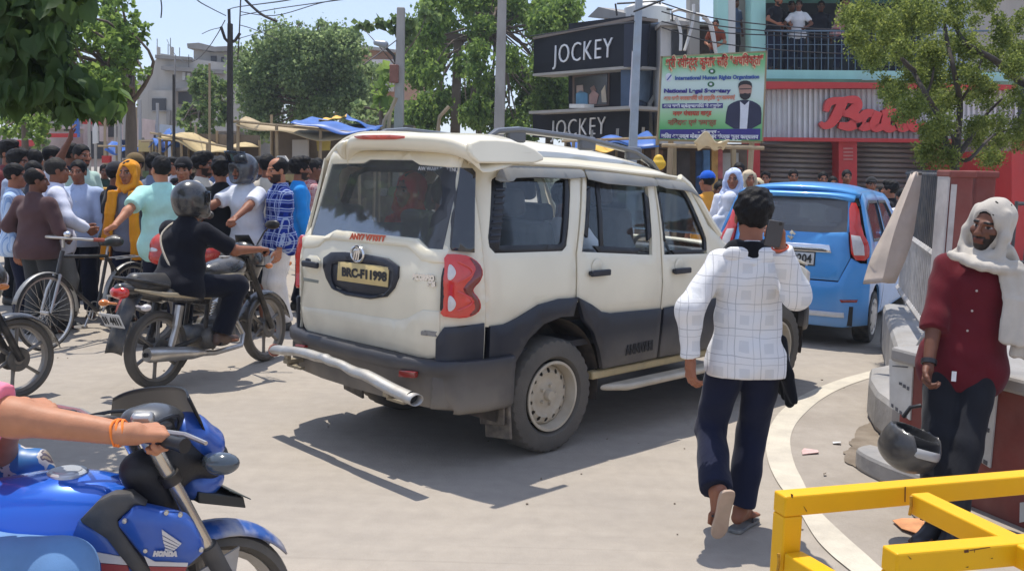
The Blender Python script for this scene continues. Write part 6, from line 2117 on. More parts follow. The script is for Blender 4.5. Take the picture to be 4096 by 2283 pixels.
redp_=mat('print_red',(.48,.05,.025),.55);creamp=mat('print_cream',(.62,.52,.30),.55);bluep_=mat('print_blue',(.04,.09,.30),.55);greenp=mat('print_green',(.015,.11,.03),.55)
Hs=lambda pts:[cH(*p)for p in pts]
hs_('print',Hs([(70,893),(762,887),(758,965),(66,955)]),-.004,.01,navyp,ban)
hs_('print',Hs(rounded([(515,887),(530,740),(560,712),(618,690),(690,690),(750,720),(770,750),(765,887)],1)),-.006,.01,suitp,ban)
hs_('print',Hs([(620,700),(652,725),(684,695),(678,760),(668,888),(618,888),(622,760)]),-.010,.01,whitep,ban)
hs_('print',Hs(rounded([(610,600),(614,570),(655,558),(698,570),(703,610),(695,665),(655,690),(620,665)],2)),-.012,.01,skinp,ban)
hs_('print',Hs(rounded([(608,612),(612,568),(655,553),(700,566),(705,612),(697,590),(655,580),(618,590)],1)),-.015,.008,blackp,ban)
hs_('print',Hs(rounded([(616,645),(640,648),(655,640),(672,648),(697,640),(690,675),(655,693),(622,675)],1)),-.015,.008,blackp,ban)
hs_('print',Hs([(615,612),(698,610),(698,616),(615,618)]),-.016,.006,blackp,ban)
hs_('print',Hs(rounded([(104,535),(115,508),(140,505),(156,530),(145,562),(115,566)],2)),-.006,.01,whitep,ban)
hs_('print',Hs([(116,550),(145,515),(150,520),(122,556)]),-.010,.008,bluep_,ban)
for(x,y)in((427,493),(420,582)):
 hs_('print',Hs([(x+24*math.cos(a*.5236),y+19*math.sin(a*.5236))for a in range(12)]),-.006,.01,greenp,ban)
 hs_('print',Hs(rect(x-10,y-9,x+8,y+7)),-.010,.008,whitep,ban)
hs_('print',Hs([(84,716),(503,712),(502,746),(84,748)]),-.006,.01,navyp,ban)
def htext(s,x0,y0,x1,y1,hpx,m,bold=.0,off=.012,shear=0):
 p0=atY(*cH(x0,y0),HY-off)-ho;p1=atY(*cH(x1,y1),HY-off)-ho;pt=atY(*cH(x0,y0-hpx),HY-off)-ho
 return text_mesh('lettering',s,m,ban,p0,p1-p0,(0,0,1),(pt-p0).length,.006,(p1-p0).length,bold,shear,nrm=(0,-1,0))
htext('श्री रवीन्द्र कुमार सिंह "अधिवक्ता"',106,468,778,444,62,creamp,.022,.008)
htext('श्री रवीन्द्र कुमार सिंह "अधिवक्ता"',106,466,778,442,60,redp_,.004,.014)
htext('International Human Rights Organization',172,552,752,542,26,bluep_,.004)
htext('National Legal Secretary',96,640,556,638,26,navyp,.005)
htext('आप सभी नगरवासियों को हार्दिक शुभकामनाएं',94,692,585,684,26,mat('print_orange',(.62,.22,.14),.55),.004)
htext('आप सभी क्षेत्रवासियों से अनुरोध',92,742,495,740,20,whitep,.003)
htext('नगर पंचायत वार्ड',156,798,424,794,30,redp_,.004)
htext('निवेदक एवं समस्त',122,862,456,860,34,mat('print_brown',(.30,.10,.05),.55),.004)
htext('- सौजन्य -',330,918,478,916,18,whitep,.003)
htext('जिला अध्यक्ष मोबाइल नम्बर संपर्क सूत्र कार्यालय',76,950,745,956,26,whitep,.004)
tag(MB().tube([atY(1665,366,17.6),atY(1922,373,17.6)],.035,8).build('bamboo_pole',wood),'horizontal bamboo pole under the green hoarding','pole')
tag(tarp('cloth',[atY(1745,352,17.4),atY(1835,352,17.4),atY(1820,378,17.6),atY(1755,378,17.6)],mat('cloth_cream',(.66,.55,.36),.85,0,.15,3,.4,6),None,-.1),'bulging cream cloth tied under the hoarding','cloth')
st2=thing('market_stall','dark open stall under the hoarding with hanging goods','stall',(atY(1760,400,20).x,20,0),0,'market stalls with tarpaulin roofs')
so=Vector(st2.location)
def ss(name,pts,Y,t,m):
 q=slab(name,pts,Y,t,m,st2);q.data.transform(Matrix.Translation(-so));return q
ss('back_wall',rect(1620,366,1880,640),21.5,.1,woodd);ss('roof',rect(1620,362,1890,372),19.6,2,woodd)
ss('post',rect(1692,370,1702,640),19.5,.15,wood);ss('post',rect(1842,372,1852,640),19.5,.15,wood);ss('fridge',rect(1818,385,1858,640),20.2,.6,mat('fridge_grey',(.42,.42,.40),.5))
for i,(xa,xb,ya,yb,c)in enumerate(((1640,1668,378,470,(.20,.12,.09)),(1704,1735,380,520,(.06,.05,.05)),(1770,1786,378,500,(.10,.22,.45)),(1790,1806,376,480,(.62,.35,.12)),(1806,1818,374,450,(.55,.16,.18)),(1752,1768,380,500,(.05,.10,.22)))):
 ss('hanging_goods',rect(xa,ya,xb,yb),19.9+.05*i,.12,mat('hang%d'%i,c,.8,0,.3,4,.5,8))
V,F=field_mesh([('c',atY(1657,410,17.5),atY(1657,402,17.5),.13,.09),('c',atY(1657,402,17.5),atY(1658,394,17.5),.05,.02)],.02,.04)
tag(np_mesh('hanging_bag',V,F,mat('bag_yellow',(.65,.40,.02),.6,0,.1,5)),'yellow bag hanging in the dark stall behind the vehicle roof','bag')
MB().build if False else None
# red house edge at the right
house('red walled house behind the right gate pillar',[('wall',rect(2545,380,2760,700),20,3,redw),('wall',rect(2470,352,2545,640),21.5,2,conc2)])

wire('thin wire sweeping from the iron pole bracket over the round bush',[(592,100,20),(640,86,22),(716,62,25)],.008)
wire('upper thin wire from the iron pole to the top right of the sky',[(604,40,19),(700,22,17),(905,-6,14)],.008)
wire('second thin wire above the round bush',[(604,30,19),(690,40,18),(800,10,16),(868,-4,15)],.008)

for lb,nm,ct,pts,Y,m in(
 ('blue cloth hanging before the pale pink shopfront','hanging_cloth','cloth',[(176,300),(196,296),(198,345),(180,348)],33,bluet),
 ('long red awning board at the foot of the pale shopfronts','signboard','signboard',rect(112,336,190,346),32,redw),
 ('white upright banner between the grey posts','banner','banner',[(232,306),(243,304),(244,360),(233,362)],30,whitew),
 ('faded pink poster board beside the white banner','poster_board','board',rect(250,318,268,356),31,pink),
 ('small ochre shop board left of the near tree trunk','signboard','signboard',rect(268,300,290,312),34,MATS['board_ochre']),
 ('dark blue cloth hanging under the yellow sloping sheet','hanging_cloth','cloth',rect(300,352,318,398),27,signnavy),
 ('red cooler box on the stall counter at the left','cooler_box','box',rect(256,392,276,410),24,redw),
 ('pale sack leaning on the long stall counter','sack','sack',[(690,402),(698,392),(716,392),(724,404),(724,425),(690,425)],20.6,whitew),
 ('grey metal cabinet standing in the long stall','cabinet','cabinet',rect(735,352,775,425),21.4,conc),
 ('yellow plastic sheet hanging at the vehicle end of the stall','plastic_sheet','sheet',[(795,345),(830,342),(828,378),(798,380)],21.8,mat('sheet_yellow',(.52,.42,.10),.6,0,.2,3,.4,6))):
 tag(slab(nm,pts,Y,.12,m,None),lb,ct)
for i,(x,yt,Y)in enumerate(((222,262,29),(238,250,33),(262,270,31),(288,262,35),(312,255,30),(340,270,33))):
 concrete_pole(['first thin post left of the white banner','thin post behind the white banner','thin post beside the pink poster board','thin post under the ochre board','thin post right of the near tree trunk','thin post before the grey house wall'][i],x,yt,410,Y,.09,[conc,concp,wood][i%3],x+2,G_P)
# ------------------------------------------------------------------ roadside ledge, fence and gate pillars at the right
cR=zc(3400,650,696,612)
WA=gnd(2250,1195);WB=gnd(2563,1325)
wv=(WB-WA).normalized();wn=Vector((-wv.y,wv.x,0))
if wn.x<0:wn=-wn  # into the wall, away from the road
def wp(x,y,off=0.0):return onp(x,y,WA+wn*off,wn)
LZ=.78
ledge=thing('ledge','low maroon roadside wall with grey concrete top and white paper notices','wall',WA)
def wl_(s,o,z):return wv*s+wn*o+Vector((0,0,z))
greyc=mat('ledge_concrete',(.30,.29,.28),.75,0,.25,2.5,.35,25,dust=.3)
b=MB()
L_=3.4
prs=[(0,0),(L_,0),(L_,.95),(0,.95)]
b.prism(prs,lambda s,o:wl_(s,o,0),(0,0,LZ-.09)).build('wall',maroon,ledge,False,.01)
MB().prism([(-.06,-.05),(L_,-.05),(L_,1.0),(-.06,1.0)],lambda s,o:wl_(s,o,LZ-.088),(0,0,.088)).build('top_slab',greyc,ledge,False,.02)
MB().prism(rounded([(-.30,-.05),(-.22,-.17),(.30,-.20),(.62,-.12),(.75,.05),(-.30,.05)],2),lambda s,o:wl_(s*.8,o,0),(0,0,.13)).build('foot_step',greyc,ledge,False,.04)
paper=mat('notice_paper',(.60,.60,.58),.75,0,.14,5,.2,15,dust=.3)
inkg=mat('notice_ink',(.10,.10,.11),.8,0,.4,9)
def notice(pts,lines,name='notice'):
 P=[wp(p[0],p[1],-.012)-WA for p in pts]
 q=MB().add(P+[p+wn*.010 for p in P],[(0,1,2,3),(7,6,5,4),(0,4,5,1),(1,5,6,2),(2,6,7,3),(3,7,4,0)]).build(name,paper,ledge,False)
 for(u0,v0,u1,v1)in lines:
  def at(u,v):return(P[0]*(1-u)+P[1]*u)*(1-v)+(P[3]*(1-u)+P[2]*u)*v-wn*.003
  MB().add([at(u0,v0),at(u1,v0),at(u1,v1),at(u0,v1)]+[at(u0,v0)+wn*.002,at(u1,v0)+wn*.002,at(u1,v1)+wn*.002,at(u0,v1)+wn*.002],[(0,1,2,3),(7,6,5,4),(0,4,5,1),(1,5,6,2),(2,6,7,3),(3,7,4,0)]).build('print_block',inkg,q,False)
notice([cG(905,60),cG(1062,62),cG(1040,455),cG(908,368)],[(.15,.12,.8,.14),(.45,.42,.58,.47),(.62,.44,.75,.50),(.8,.46,.9,.52),(.1,.9,.2,.97),(.3,.92,.42,.99),(.5,.94,.62,1.0),(.70,.95,.85,1.0)])
notice([cG(1470,280),cG(1605,285),cG(1560,765),cG(1392,660)],[(.5,.18,.6,.22),(.7,.18,.85,.22),(.3,.48,.5,.53),(.6,.48,.85,.54),(.1,.95,.3,1),(.5,.95,.7,1),(.75,.93,.9,.99)])
notice([cG(1755,990),cG(1800,985),cG(1800,1110),cG(1752,1120)],[],'notice')
# far ledge that carries the fence
F0=Vector((3.06,7.2,0));F1=Vector((3.95,10.2,0))
fv=(F1-F0).normalized();fn_=Vector((-fv.y,fv.x,0))
far_l=thing('ledge','grey rounded concrete ledge under the iron fence by the blue hatchback','wall',F0)
b=MB().prism([(-.15,-.20),(3.2,-.12),(3.2,.5),(-.15,.5)],lambda s,o:fv*s-fn_*o*-1 if False else fv*s-fn_*(-o)*-1,(0,0,.46))
b.build('wall',greyc,far_l,False,.06)
b=MB().prism(rounded([(-1.0,-.25),(-.3,-.42),(.6,-.36),(.6,.2),(-1.0,.2)],1),lambda s,o:fv*s-fn_*(-o)*-1,(0,0,.30))
b.build('foot_step',greyc,far_l,False,.05)
fence=thing('iron_fence','dark iron bar fence with pale lower half between the leaning sheet and the pillar','fence',F0)
ironb=mat('fence_dark',(.06,.065,.075),.6,.3,.2,6,dust=.3);ironw=mat('fence_pale',(.46,.44,.42),.7,.1,.25,6,dust=.3)
for i in range(22):
 p=fv*(.05+i*.13)
 MB().tube([p+Vector((0,0,1.22)),p+Vector((0,0,1.83))],.013,6).build('bar',ironb,fence)
 MB().tube([p+Vector((0,0,.62)),p+Vector((0,0,1.22))],.016,6).build('bar',ironw,fence)
for z,m_,r in((1.80,ironb,.016),(1.22,ironw,.03),(.66,ironw,.03)):
 MB().tube([Vector((0,0,z)),fv*2.95+Vector((0,0,z))],r,6).build('rail',m_,fence)
r_=random.Random(3)
for i in range(12):
 p=fv*(.02+i*.05)
 MB().tube([p+Vector((0,0,.66)),p+Vector((r_.uniform(-.05,.05),-.03,.60)),p+Vector((r_.uniform(-.05,.05),0,.46))],.010,5).build('twisted_rod',ironw,fence)
def pillar(label,x0,x1,ytop,Y,dpt,m_left=None):
 a=atY(x0,600,Y);c=atY(x1,600,Y);zt=atY(x0,ytop,Y).z
 o=thing('gate_pillar',label,'pillar',((a.x+c.x)/2,Y+dpt/2,0),0,'gate pillars')
 w2=(c.x-a.x)/2
 MB().box((0,0,zt/2),(2*w2,dpt,zt)).build('shaft',maroon,o,False,.015)
 MB().box((0,0,zt-.02),(2*w2+.03,dpt+.03,.05)).build('cap',maroon,o,False,.012)
 if m_left:
  MB().box((-w2-.006,0,zt*.55),(.012,dpt*.96,zt*.86)).build('whitewash',m_left,o,False,.003)
  MB().box((-w2*.70,-dpt/2-.004,zt*.5),(w2*.5,.008,zt*.9)).build('whitewash',m_left,o,False,.002)
peel=mat('peeling_whitewash',(.50,.46,.43),.85,0,.3,3,.4,12,dust=.35,dcol=(.36,.25,.20))
pillar('maroon gate pillar with peeling whitewash on its road side',2380,2438,430,7.0,.20,peel)
pillar('plain maroon gate pillar behind the leaning man in red',2442,2495,431,7.4,.22)
b=MB()
o=thing('iron_gate','dark iron railing at the right edge behind the leaning man','gate',(4.1,8.2,0))
for i in range(14):
 MB().tube([(i*.11,0,.3),(i*.11,0,1.60)],.014,6).build('bar',ironb,o)
for z in(.35,1.1,1.58):
 MB().tube([(0,0,z),(1.5,0,z)],.018,6).build('rail',ironb,o)
# leaning beige sheet
SP0=Vector(atY(2290,520,7.6));sheet_n=(-.35,-1,.25)
bq=[onp(*cR(*p),SP0,sheet_n)for p in[(215,36),(253,38),(247,100),(238,160),(214,292),(160,425),(130,441),(50,444),(45,425),(75,330),(130,220)]]
sh0=thing('leaning_sheet','creased beige sheet leaning from the fence top towards the blue hatchback','sheet',Vector((bq[0].x,bq[0].y,0)))
q0_=Vector((bq[0].x,bq[0].y,0))
V=[p-q0_ for p in bq]
nn=Vector(sheet_n).normalized()
crease=[(V[0]*.55+V[1]*.45)+nn*.05,(V[9]*.5+V[3]*.5)+nn*.07,(V[8]*.42+V[5]*.58)+nn*.06]
b=MB()
L1=[V[0],V[10],V[9],V[8],V[7]];
left_edge=curve_pts([V[0],V[10],V[9],V[8]],4);mid=curve_pts([crease[0],crease[1],crease[2]],6);right_edge=curve_pts([V[1],V[2],V[3],V[4],V[5]],3)
n=len(left_edge)-1
def res_(c,k):
 out=[]
 for i in range(k+1):
  t=i/k*(len(c)-1);j=min(int(t),len(c)-2);out.append(c[j].lerp(c[j+1],t-j))
 return out
le_,mi_,re_=res_(left_edge,12),res_(mid,12),res_(right_edge,12)
V2=[];F2=[]
for i in range(13):
 wob=.012*math.sin(i*1.7)
 V2+=[le_[i],le_[i].lerp(mi_[i],.5)+nn*(-.01+wob),mi_[i],mi_[i].lerp(re_[i],.5)-nn*(.02+wob),re_[i]]
for i in range(12):
 for j in range(4):
  F2.append((i*5+j,i*5+j+1,i*5+j+6,i*5+j+5))
b.add(V2,F2).build('sheet',mat('sheet_beige',(.50,.41,.34),.8,0,.16,3,.3,14,dust=.3),sh0,True,0,60,solid=.018)
MB().tube([V[0],V[1]],.015,6).build('edge_rod',ironb,sh0)
# litter
def litter(label,pts,m,lift=.015):
 P=[gnd(*cG(*p))for p in pts]
 c=sum(P,Vector())/len(P)
 V=[]
 for p in P:V.append(p-c+Vector((0,0,.012+lift*random.random())))
 V+=[v-Vector((0,0,.004))for v in V]
 n=len(P)
 o=MB().add(V,[tuple(range(n)),tuple(range(2*n-1,n-1,-1))]+[(i,i+n,(i+1)%n+n,(i+1)%n)for i in range(n)]).build('litter_paper',m,None,False)
 o.location=c
 return tag(o,label,'litter')
litter('orange paper wrapper lying on the dusty ground behind the barricade',[(925,1130),(985,1110),(1130,1130),(1135,1200),(1090,1225),(985,1185)],mat('wrapper_orange',(.62,.28,.12),.6,0,.25,12),.03)
litter('small pink packet lying inside the painted curve',[(335,665),(350,655),(440,660),(446,680),(340,688)],mat('packet_pink',(.62,.42,.38),.6,0,.2,20))
litter('white paper scrap near the soil heap',[(536,607),(590,610),(588,622),(540,618)],whitew)
litter('tiny dark leaf on the ground by the barricade',[(475,815),(495,815),(493,824),(478,825)],soilm)
for i,p in enumerate(((1590,1222),(1700,1148))):
 pass
for i in range(160):
 pass
b=MB()
r_=random.Random(11)
for i in range(170):
 x=r_.uniform(-6,4);y=r_.uniform(4.6,14)
 s=r_.uniform(.005,.013)
 b.box((x,y,.004),(s,s*r_.uniform(.6,1.6),s*.6),Matrix.Rotation(r_.uniform(0,3),3,'Z'))
tag(b.build('gravel',soilm,None,False),kind='stuff')
# ------------------------------------------------------------------ yellow barricade
BZ=.97
yel=mat('barricade_yellow',(.80,.42,.004),.45,0,.05,3,.05,60,spec=.25,dust=.04)
rust=mat('barricade_rust',(.10,.035,.015),.9,0,.3,40)
bar=thing('barricade','bright yellow square tube barricade frame with chipped corners','barricade',(1.2,2.5,0))
bo=Vector((1.2,2.5,0))
T_=.056
def sq(name,a,c,w_=T_,up=(0,0,1)):
 a=Vector(a)-bo;c=Vector(c)-bo
 d=c-a;L=d.length;d.normalize()
 u=Vector(up)-d*Vector(up).dot(d);u.normalize();s=d.cross(u)
 V=[p+s*x*w_/2+u*z*w_/2 for p in(a,c)for x,z in((-1,-1),(1,-1),(1,1),(-1,1))]
 return MB().add(V,[(0,1,2,3),(7,6,5,4),(0,4,5,1),(1,5,6,2),(2,6,7,3),(3,7,4,0)]).build(name,yel,bar,False,.005)
zz=BZ-T_/2
A_=gnd(1985,1238,BZ);A_.z=zz
Bq=gnd(2576,1188,BZ);dirf=(Bq-A_);dirf.z=0;dirf.normalize()
Bf=A_+dirf*1.9;Bf.z=zz
sq('top_rail',A_-dirf*T_/2,Bf)
sq('post',A_+Vector((0,0,-T_/2-.0005)),(A_.x,A_.y,0),up=(-dirf.y,dirf.x,0))
C_=gnd(2265,1378,BZ);C_.z=zz
Cq=gnd(2576,1352,BZ);dirn=(Cq-C_);dirn.z=0;dirn.normalize()
sq('top_rail',C_-dirn*T_/2,C_+dirn*1.5)
sq('post',C_+Vector((0,0,-T_/2-.0005)),(C_.x,C_.y,0),up=(-dirn.y,dirn.x,0))
sq('lower_rail',C_+Vector((0,0,-.13))+dirn*T_*.5,C_+dirn*1.5+Vector((0,0,-.13)))
D0=gnd(2305,1232,BZ);D1=gnd(2600,1372,BZ);D0.z=D1.z=zz-.002
dd=(D1-D0).normalized()
sq('brace',D0+dd*.012,D1+dd*.03)
sq('side_rail',A_+Vector((.012,-T_*.5,-.15)),C_+Vector((-.012,T_*.5,-.15)))
for q,dq in((Bf,dirf),(C_+dirn*1.5,dirn)):
 sq('post',q-dq*.1+Vector((0,0,-T_/2-.0005)),(q.x-dq.x*.1,q.y-dq.y*.1,0),up=(-dq.y,dq.x,0))
b=MB()
def chip(x,y,pl,nrm,pts):
 P=[onp(*cG(*p),pl,nrm)-bo for p in pts]
 nv=Vector(nrm).normalized()
 if nv.y>0:nv=-nv
 b.add([p+nv*.0012 for p in P],[tuple(range(len(P)))])
nf=Vector((-dirf.y,dirf.x,0));nn2=Vector((-dirn.y,dirn.x,0))
fa=A_-nf*T_/2 if nf.y>0 else A_+nf*T_/2
fc=C_-nn2*T_/2 if nn2.y>0 else C_+nn2*T_/2
for pts in([(1004,885),(1012,885),(1010,985),(1003,985)],[(345,1010),(352,1016),(372,1048),(364,1046)],[(262,930),(280,936),(276,962),(266,952)]):
 chip(0,0,fa,nf,pts)
for pts in([(1390,1298),(1420,1292),(1422,1312),(1392,1316)],[(1425,1296),(1560,1276),(1560,1281),(1425,1303)],[(1562,1350),(1580,1346),(1572,1356)],[(1456,1290),(1462,1290),(1460,1312),(1456,1312)],[(1020,1330),(1052,1356),(1040,1356)],[(1398,1408),(1420,1402),(1416,1412)]):
 chip(0,0,fc,nn2,pts)
b.build('rust_chip',rust,bar,False)
for p_,d_ in((D0,dirf),(D1,dirn),(A_+Vector((0,0,-.15)),dirf),(C_+Vector((0,0,-.13)),dirn)):
 for sg in(-1,1):
  q=p_+d_*sg*.03-bo+Vector((0,-.029,0))
  MB().tube([q+Vector((0,0,-.026)),q+Vector((.002,-.001,0)),q+Vector((0,0,.026))],.0042,6).build('weld_bead',mat('weld',(.50,.25,.01),.7,0,.4,60,.6,200),bar)
# ------------------------------------------------------------------ blue motorcycle in the foreground
HB=78.0
hp0=Vector((-1.0,2.85,0))
hv_=Vector((math.sin(R(HB)),math.cos(R(HB)),0));hl_=Vector((-hv_.y,hv_.x,0))
STR=R(33)
sv_=Matrix.Rotation(STR,3,'Z')@hv_;sl_=Vector((-sv_.y,sv_.x,0))
hm=thing('motorcycle','glossy blue motorcycle with dark windscreen and silver wing emblem in the foreground','motorcycle',hp0,math.pi/2-R(HB))
c6=zc(0,1480,1300,2325)
def hA(x,y,off):
 """crop point on the bike plane lying off metres to its left; returns local (x, y, z)"""
 p=onp(*c6(x,y),hp0+hl_*off,hl_)-hp0
 return Vector((p.dot(hv_),p.dot(hl_),p.z))
def hS(x,y,off):
 p=onp(*c6(x,y),hp0+sl_*off,sl_)-hp0
 return Vector((p.dot(hv_),p.dot(hl_),p.z))
def SL(x,y,z):
 p=sv_*x+sl_*y
 return Vector((p.dot(hv_),p.dot(hl_),z))
hblue=mat('honda_blue',(.010,.13,.66),.22,.25,.03,3,coat=1.0,dust=.04)
hblue2=mat('blue_scuffed',(.012,.085,.40),.35,.2,.12,6,coat=.6,dust=.14,dcol=(.30,.32,.36))
hgrey=mat('shroud_grey',(.035,.037,.042),.5,0,.12,5,.1,200,dust=.2)
hblk=mat('smoked_black',(.008,.009,.012),.35,0,.1,5,spec=.3)
def aplate(name,pts,off,t,m,parent=hm,edge=.006,bulge=0.0,sm=1):
 P=[hA(p[0],p[1],off)for p in pts]
 uv=[(p.x,p.z)for p in P]
 if sm:uv=rounded(uv,sm)
 cx=sum(p[0]for p in uv)/len(uv);cz_=sum(p[1]for p in uv)/len(uv)
 return panel(name,uv,lambda u,v:(u,off-bulge*max(0,1-((u-cx)/.18)**2-((v-cz_)/.16)**2),v),m,parent,(),t,.035,edge,hint=(0,-1,0))
# tank
tc_=hA(485,725,0)
def tp(x,y,off):return tuple(hA(x,y,off))
cap_c=hA(485,728,0)
zt=cap_c.z
cx_=cap_c.x
TK=[('e',(cx_-.02,0,zt-.115),(.27,.150,.118)),('e',(cx_-.20,0,zt-.13),(.24,.135,.105)),('e',(cx_+.17,0,zt-.15),(.12,.125,.085)),('e',(cx_-.03,-.075,zt-.17),(.22,.095,.075)),('e',(cx_-.03,.075,zt-.17),(.22,.095,.075)),('e',(cx_-.05,-.10,zt-.24),(.26,.075,.07)),('e',(cx_-.05,.10,zt-.24),(.26,.075,.07))]
V,F=field_mesh(TK,.009,.03,smooth=2)
tnk=np_mesh('fuel_tank',V,F,hblue,hm)
MB().lathe([(.056,-.01),(.056,.006),(.051,.010),(.040,.010),(.038,.013),(.0,.014)],'z',(cx_,0,zt-.004),32).build('tank_cap',mat('cap_white_silver',(.62,.64,.66),.3,.5,.06,8),tnk)
aplate('frame_cover',[(575,1065),(700,935),(800,888),(930,880),(1045,965),(965,962),(845,1062),(852,1112),(1065,1425),(1075,1500),(990,1500),(935,1420),(770,1200),(585,1085)],-.175,.06,hgrey,bulge=.01,sm=0)
shr=aplate('shroud',[(845,1075),(965,965),(1000,965),(1200,1005),(1330,1045),(1385,1100),(1465,1265),(1455,1300),(1345,1400),(1215,1365),(1100,1360),(1025,1325),(850,1110)],-.185,.06,hblue2,edge=.010,bulge=.02,sm=0)
aplate('lower_cowl',[(560,1080),(770,1205),(940,1425),(960,1520),(690,1520),(600,1300),(520,1180)],-.165,.05,hblue2,sm=0)
sdec=mat('decal_silver_white',(.62,.58,.55),.35,.2,.06,8);rdec=mat('decal_red',(.30,.04,.04),.35)
def decal(pts,off,m,parent):
 P=[hA(p[0],p[1],off)for p in pts]
 n=len(P)
 return MB().add(P+[p+Vector((0,.004,0))for p in P],[tuple(range(n)),tuple(range(2*n-1,n-1,-1))]+[(i,i+n,(i+1)%n+n,(i+1)%n)for i in range(n)]).build('decal',m,parent,False)
decal([(690,1302),(868,1332),(912,1392),(720,1376)],-.172,sdec,hm);decal([(722,1382),(912,1396),(930,1450),(728,1450)],-.172,rdec,hm)
decal([(1030,1326),(1108,1368),(1215,1372),(1345,1376),(1340,1404),(1062,1398)],-.200,sdec,hm);decal([(1066,1404),(1338,1408),(1320,1450),(1085,1450)],-.199,rdec,hm)
for pts in([(1157,1140),(1298,1238),(1290,1250),(1160,1176)],[(1162,1184),(1286,1252),(1276,1262),(1165,1211)],[(1167,1219),(1271,1266),(1261,1276),(1172,1241)],[(1175,1249),(1256,1278),(1246,1289),(1180,1264)],[(1180,1274),(1242,1291),(1178,1293)]):
 decal(pts,-.212,sdec,shr)
t0=hA(1093,1322,-.212);t1=hA(1268,1324,-.212);th_=hA(1093,1292,-.212)
text_mesh('lettering','HONDA',sdec,shr,t0,t1-t0,(0,0,1),(th_-t0).length,.004,(t1-t0).length,.002,.28,nrm=(0,-1,0))
# steering group
GZ=1.05
gr=gnd(452,1118,GZ)-hp0;gl_=gnd(80,1030,GZ)-hp0
gr=Vector((gr.dot(hv_),gr.dot(hl_),GZ));gl_=Vector((gl_.dot(hv_),gl_.dot(hl_),GZ))
bd=(gl_-gr).normalized()
mid_b=(gr+gl_)/2+SL(.06,0,0)
hb=MB().tube(curve_pts([gr+bd*.12,gr+bd*.20+Vector((0,0,.0)),mid_b-bd*.06,mid_b+bd*.06,gl_-bd*.20,gl_-bd*.12],5),.013,8).build('handlebar',blkmet,hm)
MB().tube([gr-bd*.012,gr,gr+bd*.13],[.017,.019,.018],14).tube([gr-bd*.02,gr-bd*.005],.021,14).build('grip',blacktrim,hb)
MB().lathe([(.009,0),(.0,.002)],'z',(0,0,0),10).build('bar_end',blkmet,hb)
MB().tube([gl_,gl_-bd*.13],.018,12).build('grip',blacktrim,hb)
MB().tube([gr+bd*.20+SL(.05,0,.0),gr+bd*.10+SL(.09,0,-.005),gr+bd*-.0+SL(.075,0,-.01)],[.008,.007,.006],6).build('lever',silverm,hb)
MB().tube([gl_-bd*.20+SL(.05,0,.0),gl_-bd*.10+SL(.08,0,.0),gl_+SL(.07,0,0)],.007,6).build('lever',silverm,hb)
MB().box(gr+bd*.165,(.05,.05,.045)).build('switch_box',blacktrim,hb,bevel=.012)
MB().box(gl_-bd*.165,(.05,.05,.045)).build('switch_box',blacktrim,hb,bevel=.012)
MB().box(gr+bd*.20+SL(.04,0,.03),(.06,.05,.04)).build('brake_reservoir',silverm,hb,bevel=.012)
# forks: right leg read from the photograph
ft=hS(1150,640,-.095);fb=hS(1500,1290,-.095)
fd_=(fb-ft).normalized()
ax_l=ft+fd_*((.30-ft.z)/fd_.z)
fork_s=mat('fork_gold_silver',(.60,.55,.47),.25,.8,.06,8)
for k in(0,1):
 sh_=SL(0,.19*k,0)
 q=MB().tube([ft+sh_+fd_*-.05,fb+sh_],.020,14).build('fork',fork_s,hm)
 MB().tube([fb+sh_-fd_*.02,ax_l+sh_+fd_*.03],[.030,.027],14).build('fork_lower',hgrey,q)
 MB().tube([fb+sh_-fd_*.29,fb+sh_-fd_*.26],.030,14).build('fork_clamp',blkmet,q)
 MB().tube([ft+sh_-fd_*.085,ft+sh_-fd_*.045],.027,16).build('fork_cap',silverm,q)
ax_l=ax_l+SL(-.13,0,0)+Vector((0,0,.065))
ax_c=ax_l+SL(0,.095,0)
wroot=bpy.data.objects.new('front_wheel',None)
COL.objects.link(wroot);wroot.parent=hm
wroot.location=ax_c-Vector((0,0,.30));wroot.rotation_euler=(0,0,STR)
w0_=moto_wheel(hm,0,.30,.055,5,'wheel')
for q in[w0_]+list(w0_.children):
 q.data.transform(Matrix.Translation(ax_c-Vector((0,0,.30)))@Matrix.Rotation(STR,4,'Z'))
bpy.data.objects.remove(wroot)
w0_.data.materials[0]=mat('alloy_pale',(.38,.35,.31),.4,.5,.1,8,dust=.4)
MB().tube([ax_l-SL(0,.02,0),ax_l+SL(0,.21,0)],.014,10).build('axle',silverm,hm)
def mg(a,b_):
 an_=R(40+125*a);rr=.335
 y=(2*b_-1)*(.075-.02*abs(2*a-1))
 p=SL(rr*math.cos(an_),y,0)
 return ax_c+p+Vector((0,0,rr*math.sin(an_)-.035*(2*b_-1)**2))
MB().grid(mg,22,11).build('front_mudguard',mat('mudguard_blue_worn',(.02,.09,.33),.4,.1,.1,8,coat=.3,dust=1.0,dcol=(.55,.50,.43)),hm,solid=.006)
for k in(0,1):
 s_=SL(0,.095-.19*k+(-.0),0)
 MB().add([ax_c+SL(-.10,.095-.19*k,.22),ax_c+SL(.06,.095-.19*k,.27),ax_c+SL(.02,.10-.20*k,.06),ax_c+SL(-.03,.10-.20*k,.06)],[(0,1,2,3)]).build('mudguard_stay',mat('stay_dusty',(.40,.38,.36),.6,.2,.15,8,dust=.6),hm,False,solid=.008)
